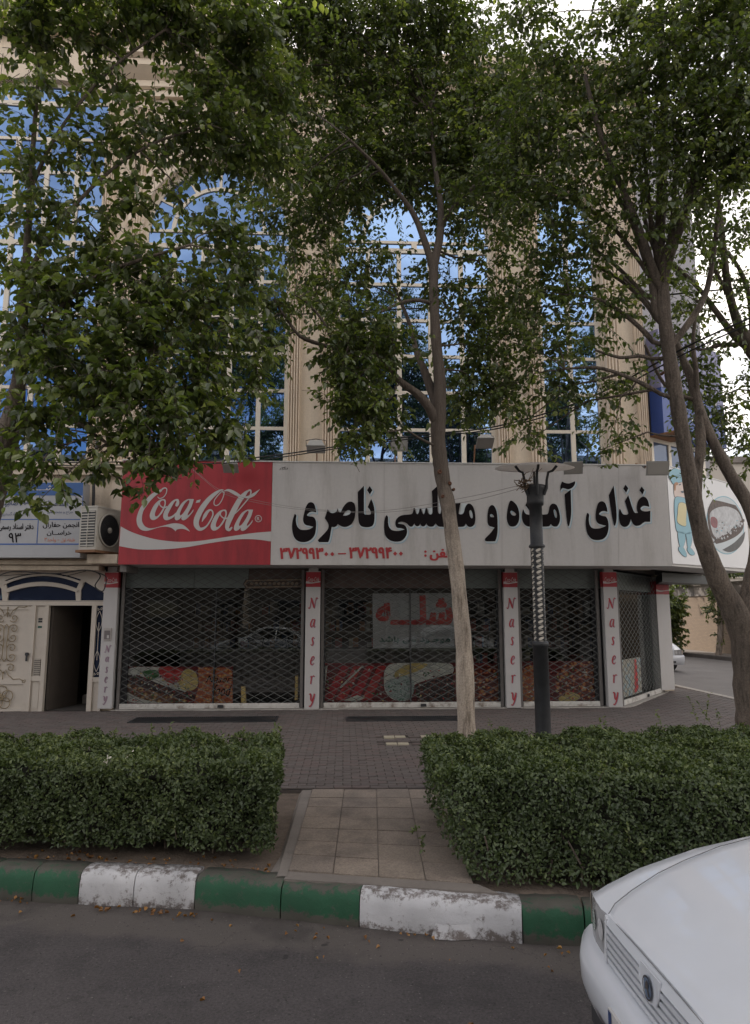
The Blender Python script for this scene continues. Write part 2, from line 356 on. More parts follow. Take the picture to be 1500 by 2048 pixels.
k_a = k_t.nodes.new('ShaderNodeMath'); k_a.operation = 'ADD'; k_t.links.new(k_sp.outputs['Z'], k_a.inputs[0]); k_t.links.new(k_n.outputs['Fac'], k_a.inputs[1])
k_r = k_t.nodes.new('ShaderNodeMapRange'); k_t.links.new(k_a.outputs[0], k_r.inputs['Value']); k_r.inputs['From Min'].default_value = 3.35; k_r.inputs['From Max'].default_value = 4.1; k_r.inputs['To Max'].default_value = .85
k_x = k_t.nodes.new('ShaderNodeMix'); k_x.data_type = 'RGBA'; k_t.links.new(k_r.outputs[0], k_x.inputs[0]); k_t.links.new(k_src, k_x.inputs[6]); k_x.inputs[7].default_value = (.066, .048, .037, 1); k_t.links.new(k_x.outputs[2], k_b.inputs['Base Color'])
# ================================================================ THE SETTING
def sheet(name, poly, z, m, **k):
    mb = MB(); mb.add([(p[0], p[1], z) for p in poly], [tuple(range(len(poly)))]); return mb.build(name, m, kind='structure', **k)
def slab(name, poly, z0, z1, m, **k):
    mb = MB(); mb.prism(poly, lambda a, b, d: Vector((a, b, d)), z0, z1); return mb.build(name, m, **k)
sheet('road', [(-250, -120), (250, -120), (250, 300), (-250, 300)], 0.0, M['asphalt'])
KERB = [(-16, 8.2), (-5.2, 6.10), (-2.58, 5.65), (-1.07, 5.40), (.12, 5.07), (1.18, 4.79), (1.55, 4.72), (4.5, 4.12), (9.2, 3.3)]
def kerb_y(x):
    for a, b in zip(KERB, KERB[1:]):
        if a[0] <= x <= b[0]: return a[1] + (b[1] - a[1]) * (x - a[0]) / (b[0] - a[0])
    return KERB[-1][1]
# concrete gutter strip beside the kerb, then the alley, the soil strip and the pavement
slab('alley_road', [(8.75, 9), (16.6, 9), (16.6, 26), (15.8, 34), (15.8, 70), (8.75, 70)], -.2, 0.10, mat('alley_asphalt', (.155, .145, .14), .85, .12, .8, .3, 120, grime=(.115, .105, .10), gscale=.9, gamt=.6), kind='structure')
slab('alley_pavement', [(16.6, 9), (18.4, 9), (18.4, 70), (15.8, 70), (15.8, 34), (16.35, 30), (16.6, 26)], -.2, .25, M['concrete'], kind='structure')
kb = MB()
for a, b in zip([(16.6, 9), (16.6, 26), (16.35, 30), (15.8, 34)], [(16.6, 26), (16.35, 30), (15.8, 34), (15.8, 60)]):
    a = Vector(a); b = Vector(b); n = Vector((-(b - a).y, (b - a).x)).normalized() * .16
    kb.prism([a, b, b + n, a + n], lambda p, q, d: Vector((p, q, d)), 0.0, .262)
kb.build('alley_kerb', mat('old_kerb', (.11, .10, .095), .85, .25, 3, .4, 60), kind='structure')
def back_edge(x): return 7.80 - .045 * x
px_ = [-16 + .5 * i for i in range(50)]
slab('planting_bed', [(x, kerb_y(x) + .16) for x in px_] + [(x, back_edge(x) - .004) for x in px_[::-1]], -.2, .20, M['soil'], kind='structure')
SW = [(x, back_edge(x)) for x in (-20, 8.75)] + [(8.75, 70), (-20, 70)]
side = slab('pavement', SW, -.2, .232, M['joint'], kind='structure')
slab('pavement_edge', [(8.56, 9), (8.75, 9), (8.75, 60), (8.56, 60)], -.1, .262, mat('kerb_stone', (.33, .30, .27), .8, .12, 3, .3, 70), kind='structure')
# pavers: the nearest, in the gap between the hedges, one by one; the rest as one joined part
PL, PW, PH = .20, .10, .022
var = []
for i in range(4):
    mb = MB(); h = .001 * i; g = .0020; b_ = .0045
    x0, x1, y0, y1 = -PL/2 + g, PL/2 - g, -PW/2 + g, PW/2 - g
    top = [(x0+b_, y0+b_, PH+h), (x1-b_, y0+b_, PH+h), (x1-b_, y1-b_, PH+h), (x0+b_, y1-b_, PH+h)]; bot = [(x0, y0, PH-.012), (x1, y0, PH-.012), (x1, y1, PH-.012), (x0, y1, PH-.012)]
    mb.add(top + bot, [(0,1,2,3)] + [(4+k, 4+(k+1) % 4, (k+1) % 4, k) for k in range(4)]); var.append(mb.mesh('paver', None))
pav_mats = [mat('paver_%s' % n, c, .8, .15, 6, .3, 90, grime=(.10, .085, .078), gscale=1.1, gamt=.55) for n, c in (('brown', (.112, .091, .084)), ('grey', (.115, .098, .091)), ('rosy', (.12, .092, .085)), ('dark', (.10, .083, .077)))]
for v_, m_ in zip(var, pav_mats): v_.materials.append(m_)
PALE = [(.79, 10.86), (.79, 10.30), (1.36, 10.86), (1.36, 10.30)]
rest = [MB() for _ in range(4)]; nind = 0
for j in range(110):
    yy = back_edge(0) + .06 + j * PW
    for i in range(-60, 45):
        xx = i * PL + (PL / 2 if j % 2 else 0)
        yb = yy - .045 * xx
        if yb > 13.86 and (xx < 5.66 or yb > 13.9 + (xx - 5.66) * 1.28): continue
        if yb > 17.6: continue
        if xx > 8.5: continue
        if any(abs(xx - p[0]) < .235 and abs(yb - p[1]) < .135 for p in PALE): continue
        k = random.randrange(4); dz = random.uniform(-.0015, .0015)
        if -.62 < xx < 1.15 and j < 14 and nind < 299:
            o = bpy.data.objects.new('paver', var[k]); COL.objects.link(o); o.parent = side; o.location = (xx, yb, .232 + dz); nind += 1
        else:
            me = var[k]; rest[k].add([(p.co.x + xx, p.co.y + yb, p.co.z + .232 + dz) for p in me.vertices], [tuple(f.vertices) for f in me.polygons])
for k in range(4): rest[k].build('paving_bricks', pav_mats[k], side, kind='stuff')
for (x, y) in PALE:
    for sx in (-1, 1):
        mb = MB(); mb.box(x + sx*.085 - .078, x + sx*.085 + .078, y - .085, y + .085, .232, .258); mb.build('pale_tile', M['tile_pale'], side)
# sloping slab path from the kerb to the pavement, between the hedges
PN = (Vector((-.40, 5.44)), Vector((.93, 5.14))); PF = (Vector((-.33, 7.785)), Vector((1.06, 7.735)))
def pth(u, v): return (PN[0].lerp(PN[1], u)).lerp(PF[0].lerp(PF[1], u), v)
path = MB(); q = [pth(0, 0), pth(1, 0), pth(1, 1), pth(0, 1)]
path.prism(q, lambda a, b, d: Vector((a, b, d)), 0, .236)
path.prism([pth(0, 0) + Vector((-.02, -.14)), pth(1, 0) + Vector((.14, -.16)), pth(1, 0) + Vector((.03, .0)), pth(0, 0)], lambda a, b, d: Vector((a, b, d)), 0, .241)
lw = [pth(0, 0) + Vector((-.003, -.1)), pth(0, 1) + Vector((-.003, 0))]
path.add([(lw[0].x, lw[0].y, .243), (lw[1].x, lw[1].y, .243), (lw[1].x - .10, lw[1].y, .243), (lw[0].x - .07, lw[0].y, .243), (lw[1].x - .26, lw[1].y, .05), (lw[0].x - .28, lw[0].y, .15)],
         [(0, 1, 2, 3), (3, 2, 4, 5)])
path = path.build('path', M['concrete'], kind='structure')
slm = [mat('path_slab_%d' % i, c, .85, .18, 3, .5, 140, grime=(.115, .092, .08), gscale=1.7, gamt=.8, speck=.28, sscale=70) for i, c in enumerate(((.250, .204, .166), (.235, .192, .158), (.226, .186, .155)))]
NR = 7
for i in range(4):
    for j in range(NR):
        e = .005; a = pth(i/4 + e*.5, j/NR + e*.5); b = pth((i+1)/4 - e*.5, j/NR + e*.5); c = pth((i+1)/4 - e*.5, (j+1)/NR - e*.5); d = pth(i/4 + e*.5, (j+1)/NR - e*.5)
        mb = MB(); z = .25 + random.uniform(-.003, .003)
        mb.prism([a, b, c, d], lambda p, q, w: Vector((p, q, w)), .22, z); mb.build('paving_slab', random.choice(slm), path)
# painted kerb blocks
kerb = empty('kerb', (0, 5.1, 0), kind='structure')
JX = [(-220, 1792), (-100, 1796), (-25, 1799), (62, 1804), (155, 1809), (265, 1814), (388, 1819), (560, 1838), (718, 1855), (1046, 1888), (1172, 1893), (1330, 1905), (1480, 1915), (1640, 1926), (1800, 1940)]
JC = ['kwhite', 'kgreen', 'kgreen', 'kgreen', 'kwhite', 'kwhite', 'kgreen', 'kgreen', 'kwhite', 'kgreen', 'kgreen', 'kwhite', 'kwhite', 'kgreen']
def kmat(key):
    m, t, b = new_mat('painted_' + key); n = t.nodes.new; l = t.links.new
    tcn = n('ShaderNodeTexCoord'); sp = n('ShaderNodeSeparateXYZ'); l(tcn.outputs['Object'], sp.inputs[0])
    a = n('ShaderNodeTexNoise'); a.inputs['Scale'].default_value = 13; a.inputs['Detail'].default_value = 12; a.inputs['Roughness'].default_value = .78; l(tcn.outputs['Object'], a.inputs['Vector'])
    # paint is worn where the stone is scuffed: low along the gutter and on the trodden top edge
    w = n('ShaderNodeMapRange'); w.inputs['From Min'].default_value = .015; w.inputs['From Max'].default_value = .09; w.inputs['To Min'].default_value = .27 if key == 'kgreen' else .13; w.inputs['To Max'].default_value = 0; l(sp.outputs['Z'], w.inputs['Value'])
    w2 = n('ShaderNodeMapRange'); w2.inputs['From Min'].default_value = .17; w2.inputs['From Max'].default_value = .235; w2.inputs['To Min'].default_value = 0; w2.inputs['To Max'].default_value = .2 if key == 'kgreen' else .12; l(sp.outputs['Z'], w2.inputs['Value'])
    s1 = n('ShaderNodeMath'); s1.operation = 'ADD'; l(a.outputs['Fac'], s1.inputs[0]); l(w.outputs[0], s1.inputs[1])
    s2 = n('ShaderNodeMath'); s2.operation = 'ADD'; l(s1.outputs[0], s2.inputs[0]); l(w2.outputs[0], s2.inputs[1])
    r = n('ShaderNodeValToRGB'); l(s2.outputs[0], r.inputs[0]); r.color_ramp.elements[0].position = .56; r.color_ramp.elements[1].position = .66
    c = (.017, .088, .043) if key == 'kgreen' else (.56, .555, .57); d = (.085, .080, .066) if key == 'kgreen' else (.17, .145, .135)
    r.color_ramp.elements[0].color = c + (1,); r.color_ramp.elements[1].color = d + (1,)
    a2 = n('ShaderNodeTexNoise'); a2.inputs['Scale'].default_value = 3; a2.inputs['Detail'].default_value = 6; l(tcn.outputs['Object'], a2.inputs['Vector'])
    mr = n('ShaderNodeMapRange'); l(a2.outputs['Fac'], mr.inputs['Value']); mr.inputs['From Min'].default_value = .3; mr.inputs['From Max'].default_value = .7; mr.inputs['To Min'].default_value = .72; mr.inputs['To Max'].default_value = 1.1
    mu = n('ShaderNodeMix'); mu.data_type = 'RGBA'; mu.blend_type = 'MULTIPLY'; mu.inputs[0].default_value = 1; l(r.outputs[0], mu.inputs[6]); l(mr.outputs[0], mu.inputs[7])
    l(mu.outputs[2], b.inputs['Base Color']); b.inputs['Roughness'].default_value = .75
    u = n('ShaderNodeBump'); u.inputs['Strength'].default_value = .7; u.inputs['Distance'].default_value = .012; l(a.outputs['Fac'], u.inputs['Height']); l(u.outputs[0], b.inputs['Normal'])
    return m
KM = {'kgreen': kmat('kgreen'), 'kwhite': kmat('kwhite')}
for (a, b), key in zip(zip(JX, JX[1:]), JC):
    A = G(a[0], a[1]); B = G(b[0], b[1]); A = Vector((A.x, A.y)); B = Vector((B.x, B.y)); t = (B - A).normalized(); n_ = Vector((-t.y, t.x))
    A = A + t * .004; B = B - t * .004; Ln = (B - A).length
    rough_ = a[0] > 380 and a[0] < 1200
    prof = [(0, 0), (-.004, .06), (.004, .15), (.02, .205), (.05, .228), (.12, .235), (.21, .23), (.21, 0)]
    K = 7; mb = MB(); vs_ = []
    for i in range(K + 1):
        jy = random.uniform(-.005, .005) * (1.0 if rough_ else .3); jz = random.uniform(-.006, .006) * (1.3 if rough_ else .3)
        e = .006 if i in (0, K) else 0
        for (d, z) in prof:
            p = A + t * (Ln * i / K) + n_ * (d + jy * (1 if d < .1 else 0) + e * (1 if d < .1 else 0)); vs_.append((p.x, p.y, z + (jz - e if z > .1 else 0)))
    m_ = len(prof)
    mb.add(vs_, [(i*m_+k, (i+1)*m_+k, (i+1)*m_+k+1, i*m_+k+1) for i in range(K) for k in range(m_-1)], True)
    mb.add(vs_[:m_], [tuple(range(m_))]); mb.add(vs_[-m_:], [tuple(range(m_))[::-1]])
    mb.build('kerb_block', KM[key], kerb)
# lump of mortar painted over at the foot of the patched white block
lp = G(915, 1879); mb = MB(); vs_ = []
for i in range(9):
    g = math.pi * i / 8; vs_ += [(lp.x - .17 * math.cos(g), lp.y - .055 * math.sin(g) + .03, .005), (lp.x - .14 * math.cos(g), lp.y - .035 * math.sin(g) + .035, .09)]
mb.add(vs_, [(2*i, 2*i+2, 2*i+3, 2*i+1) for i in range(8)]); mb.build('mortar_patch', KM['kwhite'], kerb)

# ================================================================ THE OFFICE BUILDING
FY = 14.2                                     # plane of the upper facade
XL, XR = -20.0, 6.62
bld = empty('office_building', (-4, 16, .25), label='cream stone office building with fluted pilasters and tall blue mirror-glass windows', cat='building')
P3 = lambda a, b, d: Vector((a, FY - d, b))   # (x, z, out of the wall)
TOP = 14.85
def arch_pts(xa, xb, zs, zt, n=16, flip=False):
    cx = (xa + xb) / 2; hw = (xb - xa) / 2; pts = [(cx - hw * math.cos(math.pi * i / n), zs + (zt - zs) * math.sin(math.pi * i / n)) for i in range(n + 1)]
    return pts[::-1] if flip else pts
BAYS = [(-8.70, -5.36, 13.6, 14.1), (-4.44, -1.23, 10.55, 12.15), (-.21, 3.27, 10.4, 12.12), (4.30, 5.67, 11.0, 11.68)]
wall = MB()
piers = [(XL, -8.70), (-5.36, -4.44), (-1.23, -.21), (3.27, 4.30), (5.67, XR)]
for a, b in piers: wall.box(a, b, FY, FY + .4, 3.05, TOP)
for (a, b, zs, zt) in BAYS:
    poly = [(a, TOP)] + [(a, zs)] + arch_pts(a, b, zs, zt)[1:-1] + [(b, zs), (b, TOP)]
    wall.prism(poly, P3, -.4, 0)
    wall.box(a, b, FY, FY + .4, 3.05, 4.92)
wall.build('facade_wall', M['stone'], bld)
bodyp = [(XL, FY + .41), (XR, FY + .41), (8.9, 15.95), (8.9, 42), (XL, 42)]
b1 = MB(); b1.prism([(XR - .002, FY + .3), (8.9, 15.95), (8.9, 42), (8.5, 42), (8.5, 16.1), (XR - .2, FY + .42)], lambda a, b, d: Vector((a, b, d)), 3.20, TOP)
b1.build('corner_wall', mat('grey_render', (.30, .29, .31), .7, .1, 1.5), bld)
b1 = MB(); b1.prism(bodyp, lambda a, b, d: Vector((a, b, d)), TOP - .5, TOP - .02); b1.build('roof', M['concrete'], bld)
# ground floor side walls, back of the shop, floor slab over the shop
g = MB(); g.box(XL, -8.8, 14.05, 14.4, .2, 3.04); g.box(7.75, 8.05, 16.75, 42, .2, 3.18); g.box(-4.62, -4.50, 14.05, 19, .24, 3.04); g.build('ground_wall', M['stone'], bld)
g = MB(); g.prism([(XL, 14.02), (5.5, 14.02), (7.6, 16.45), (8.85, 16.0), (8.85, 42), (XL, 42)], lambda a, b, d: Vector((a, b, d)), 3.05, 3.18); g.build('floor_slab', M['shopside'], bld)
# cornice and parapet
cz = [(0, 13.66), (.10, 13.66), (.10, 13.80), (.18, 13.84), (.18, 13.98), (.30, 14.06), (.44, 14.16), (.44, 14.30), (.56, 14.36), (.56, 14.46), (.0, 14.52)]
cn = MB(); 
for (a, b) in [(-5.30, XR + .3)]:
    cn.add([(a, FY - d - .002, z) for d, z in cz] + [(b, FY - d - .002, z) for d, z in cz], [(i, i+1, len(cz)+i+1, len(cz)+i) for i in range(len(cz)-1)] + [tuple(range(len(cz))), tuple(range(2*len(cz)-1, len(cz)-1, -1))])
cn.build('cornice', M['stone2'], bld)
pz = MB(); pz.box(-20, -2.2, FY + .10, FY + .5, TOP, 17.6); pz.box(-20, -2.0, FY - .12, FY + .09, 15.25, 15.45); pz.box(-20, -2.0, FY - .22, FY + .09, 15.47, 15.60); pz.box(-20, -2.0, FY - .16, FY + .09, 16.5, 16.72); pz.box(-20, -2.0, FY - .3, FY + .09, 16.74, 16.95)
pz.box(-2.2, XR + .1, FY - .08, FY + .3, TOP + .002, TOP + .16)
pz.build('parapet', M['stone'], bld)
bm_ = MB()                                    # hood mouldings over the arches
for (a, b, zs, zt) in BAYS[1:]:
    ins = arch_pts(a - .02, b + .02, zs, zt + .02, 20); outs = arch_pts(a - .24, b + .24, zs, zt + .26, 20)
    bm_.prism(outs + ins[::-1], P3, .001, .09)
    outs2 = arch_pts(a - .34, b + .34, zs, zt + .36, 20); ins2 = arch_pts(a - .26, b + .26, zs, zt + .28, 20); bm_.prism(outs2 + ins2[::-1], P3, .001, .14)
bm_.build('arch_moulding', M['stone2'], bld)
# fluted pilasters
def pilaster(x0, x1, z0=4.9, z1=13.64):
    w = x1 - x0; nf = 4; pr = []
    for k in range(nf):
        a = x0 + .02 + (w - .04) * k / nf; d = (w - .04) / nf
        pr += [(a + d*.08, .13), (a + d*.16, .13), (a + d*.3, .092), (a + d*.5, .08), (a + d*.7, .092), (a + d*.84, .13), (a + d*.92, .13)]
    pr = [(x0 + .02, .0)] + [(x0 + .02, .12)] + pr + [(x1 - .02, .12), (x1 - .02, .0)]
    mb = MB(); m_ = len(pr)
    zb = z0 + .36
    mb.add([(x, FY - d - .001, zb) for x, d in pr] + [(x, FY - d - .001, z1 - .3) for x, d in pr], [(i, i+1, m_+i+1, m_+i) for i in range(m_-1)])
    for (za, zc, e, d) in ((z0, z0 + .24, .0, .17), (z0 + .24, z0 + .285, .025, .20), (z0 + .285, z0 + .32, -.005, .155), (z0 + .32, z0 + .362, .012, .175), (z1 - .32, z1 - .26, .01, .16), (z1 - .26, z1 - .1, .0, .14), (z1 - .1, z1, .04, .22)):
        n_ = 8; pts = [(x0 - e + (w + 2*e) * i / n_, d * (1 - .55 * abs(2*i/n_ - 1) ** 2.5)) for i in range(n_ + 1)]
        pl = [(x0 - e, 0)] + pts + [(x1 + e, 0)]
        mb.prism(pl, lambda a, b, q: Vector((a, FY - b - .0015, q)), za, zc)
    mb.build('pilaster', M['stone2'], bld)
for a, b in ((-5.36, -5.10), (-4.72, -4.44), (-1.23, -.95), (-.50, -.21), (3.27, 3.55), (3.98, 4.30), (5.67, 6.02), (6.36, 6.60)): pilaster(a + .01, b - .01)
jm = mat('joint_line', (.33, .28, .22), .8)
for a, b in ((-5.08, -4.74), (-.93, -.52), (3.57, 3.96), (6.04, 6.34)):
    for z in (6.85, 9.4, 11.7): pj = MB(); pj.box(a, b, FY - .004, FY + .01, z, z + .010); pj.build('panel_joint', jm, bld)
# windows: frame (part) > panes (sub-parts)
ROWS = [4.93, 5.25, 6.05, 6.89, 7.72, 8.55, 9.39, 10.22]
def window(a, b, zs, zt, ncol, extra=()):
    fr = MB(); rows = ROWS + [z for z in extra]; y0, y1 = FY + .13, FY + .22
    fw = .07; xs = [a + (b - a) * i / ncol for i in range(ncol + 1)]
    def bx(x0, x1, z0, z1, dy=0): fr.box(x0, x1, y0 + dy, y1 - dy, z0, z1)
    zend = rows[-1]
    for i, x in enumerate(xs):
        h = .05 if 0 < i < ncol else .09
        bx(max(a, x - h), min(b, x + h), 4.93, zend + (.0 if zs > zend else 0), 0)
    for z in rows[1:]: bx(a, b, z - (.035 if abs(z - 10.22) > .01 else .075), z + .035, .004)
    # arch: rim, inner ring and spokes
    cx = (a + b) / 2; hw = (b - a) / 2
    if zs > zend:
        for x in (a, b, cx): bx(max(a, x - .06), min(b, x + .06), zend, zs)
        bx(a, b, zs - .03, zs + .03, .004)
    rim = arch_pts(a, b, zs, zt, 20) + arch_pts(a + .1, b - .1, zs, zt - .1, 20, True)
    PF_ = lambda p, q, d: Vector((p, y1 - d, q)); fr.prism(rim, PF_, 0.002, .088)
    if hw > 1:
        ring = arch_pts(a + .55, b - .55, zs, zt - .52, 20) + arch_pts(a + .64, b - .64, zs, zt - .60, 20, True); fr.prism(ring, PF_, .006, .084)
        for k in (1, 2, 3, 4, 5):
            g = math.pi * k / 6; p0 = (cx - (hw - .6) * math.cos(g), zs + (zt - .56 - zs) * math.sin(g)); p1 = (cx - (hw - .05) * math.cos(g), zs + (zt - .05 - zs) * math.sin(g))
            d = Vector((p1[0] - p0[0], p1[1] - p0[1])).normalized(); n_ = Vector((-d.y, d.x)) * .03
            fr.prism([(p0[0] - n_.x, p0[1] - n_.y), (p1[0] - n_.x, p1[1] - n_.y), (p1[0] + n_.x, p1[1] + n_.y), (p0[0] + n_.x, p0[1] + n_.y)], PF_, .010, .080)
    f = fr.build('window', M['frame'], bld)
    def pane(poly):
        mb = MB(); tx, tz = random.uniform(-.005, .005), random.uniform(-.005, .005); cxp = sum(p[0] for p in poly) / len(poly); czp = sum(p[1] for p in poly) / len(poly)
        mb.prism(poly, lambda p, q, d: Vector((p, FY + .18 - d + (p - cxp) * tx + (q - czp) * tz, q)), 0, .012); mb.build('pane', M['pane'], f)
    for z0, z1 in zip(rows, rows[1:]):
        for x0, x1 in zip(xs, xs[1:]): pane([(x0 + .01, z0 + .01), (x1 - .01, z0 + .01), (x1 - .01, z1 - .01), (x0 + .01, z1 - .01)])
    if zs > zend: 
        for x0, x1 in ((a, cx), (cx, b)): pane([(x0 + .01, zend + .01), (x1 - .01, zend + .01), (x1 - .01, zs - .01), (x0 + .01, zs - .01)])
    for k in range(6):
        g = [math.pi * (k + j / 3) / 6 for j in range(4)]
        o_ = [(cx - (hw - .02) * math.cos(q), zs + (zt - .02 - zs) * math.sin(q)) for q in g]; i_ = [(cx - max(hw - .6, .0) * math.cos(q), zs + max(zt - .56 - zs, .0) * math.sin(q)) for q in g]
        pane(o_ + (i_[::-1] if hw > 1 else [(cx, zs)]))
    if hw > 1: pane(arch_pts(a + .6, b - .6, zs, zt - .56, 14))
window(*BAYS[0], 5, (11.05, 11.88, 12.7)); window(*BAYS[1], 5); window(*BAYS[2], 5); window(*BAYS[3], 2)
sl = MB()
for (a, b, zs, zt) in BAYS: sl.box(a + .002, b - .002, FY - .1, FY + .13, 4.86, 4.927)
sl.build('window_sill', M['stone2'], bld)
g = MB(); g.box(XL, 8.5, 41.8, 42, .2, TOP - .6); g.box(XL, XL + .2, 14.5, 41.7, .2, TOP - .6); g.build('rear_wall', M['stone'], bld)
bk = MB(); bk.box(XL + .2, XR - .3, FY + .45, FY + .47, 3.3, TOP - .6); bk.build('dark_backing', M['dark'], bld)
# chamfered corner: windows under the blue sign
CA, CD = (6.62, 14.2), Vector((2.28, 1.45)).normalized(); CN = Vector((CD.y, -CD.x))
def CP(a, b, d): return Vector((CA[0] + CD.x * a + CN.x * (d + .0), CA[1] + .28 + CD.y * a + CN.y * d, b))
cw = MB(); cw.prism([(.12, 4.6), (2.3, 4.6), (2.3, 6.0), (.12, 6.0)], CP, .05, .10, holes=[[(.2 + .68*k, 4.68), (.2 + .68*k, 5.9), (.78 + .68*k, 5.9), (.78 + .68*k, 4.68)] for k in range(3)])
cw = cw.build('corner_window', M['frame'], bld)
for k in range(3):
    mb = MB(); mb.prism([(.19 + .68*k, 4.67), (.79 + .68*k, 4.67), (.79 + .68*k, 5.91), (.19 + .68*k, 5.91)], CP, .055, .07); mb.build('pane', bpy.data.materials.get('hazy_pane') or glass_mat('hazy_pane', (.10, .125, .19), (.7, .8, 1), .0, 0, .01, .8), cw)
# ================================================================ THE SHOP FRONT
SY = 13.0                                     # face of the long sign
def on_plane(Y):
    return lambda px, py, d: (lambda p: Vector((p.x, Y - d, p.z)))(W(px, py, Y))
SGN = empty('shop_sign', (1.05, 13.4, 3.02), label='long white and red shop sign box with big black script over the shutters', cat='sign')
ZB, ZT = 3.03, 5.01; XA, XB, XM = -4.22, 6.34, -1.39
DA = Vector((6.34, 13.0)); DD = Vector((9.12, 15.02)) - DA; DL = DD.length; DD.normalize(); DN = Vector((DD.y, -DD.x))
def onD(px, py, d):
    p = WV(px, py, DA, DD); return Vector((p.x + DN.x * d, p.y + DN.y * d, p.z))
def DP(a, b, d): return Vector((DA.x + DD.x * a + DN.x * d, DA.y + DD.y * a + DN.y * d, b))
bx = MB(); bx.prism([(XA, SY + .004), (XB, SY + .004), (9.12, 15.024), (8.7, 15.9), (6.55, 14.19), (XA, 14.19)], lambda a, b, d: Vector((a, b, d)), ZB + .006, ZT - .02)
bx.build('sign_box', mat('sign_casing', (.55, .53, .51), .6, .08, 2), SGN)
f = MB(); f.box(XA, XM - .003, SY - .03, SY, ZB, ZT); f.build('red_panel', M['signred'], SGN)
f = MB(); f.box(XM + .003, XB, SY - .03, SY, ZB, ZT); f.build('white_panel', M['signwhite'], SGN)
f = MB(); f.prism([(.004, ZB + .05), (DL, ZB + .08), (DL, ZT - .06), (.004, ZT)], DP, 0, .03); f.build('side_panel', mat('sign_side_white', (.72, .71, .71), .5, .04, 1.2), SGN)
f = MB(); f.box(XA - .02, XB, SY - .045, SY + .2, ZT + .002, ZT + .022); f.prism([(.004, ZT + .001), (DL, ZT - .058), (DL, ZT - .04), (.004, ZT + .02)], DP, -.1, .04); f.build('top_flashing', mat('flashing', (.6, .59, .57), .4, .05, 4), SGN)
f = MB(); f.prism([(6.9, 14.6), (8.6, 15.9), (8.6, 16.2), (7.5, 16.2)], lambda a, b, d: Vector((a, b, d)), 2.80, 3.0); f.build('soffit_beam', M['black'], SGN); f = MB(); f.box(XA, -4.1, 13.1, 13.84, 2.90, 3.028); f.build('soffit_beam', M['shopside'], SGN)
SO = .032                                     # how far the print stands off the panel plane
def Z(pts, ox, oy, s): return [((p[0] / s + ox), (p[1] / s + oy)) + ((1,) if len(p) > 2 else ()) for p in pts]
S75 = 7.5
A_, B_, C_, D_ = (570, 960, S75), (760, 960, S75), (950, 950, S75), (1140, 960, S75)
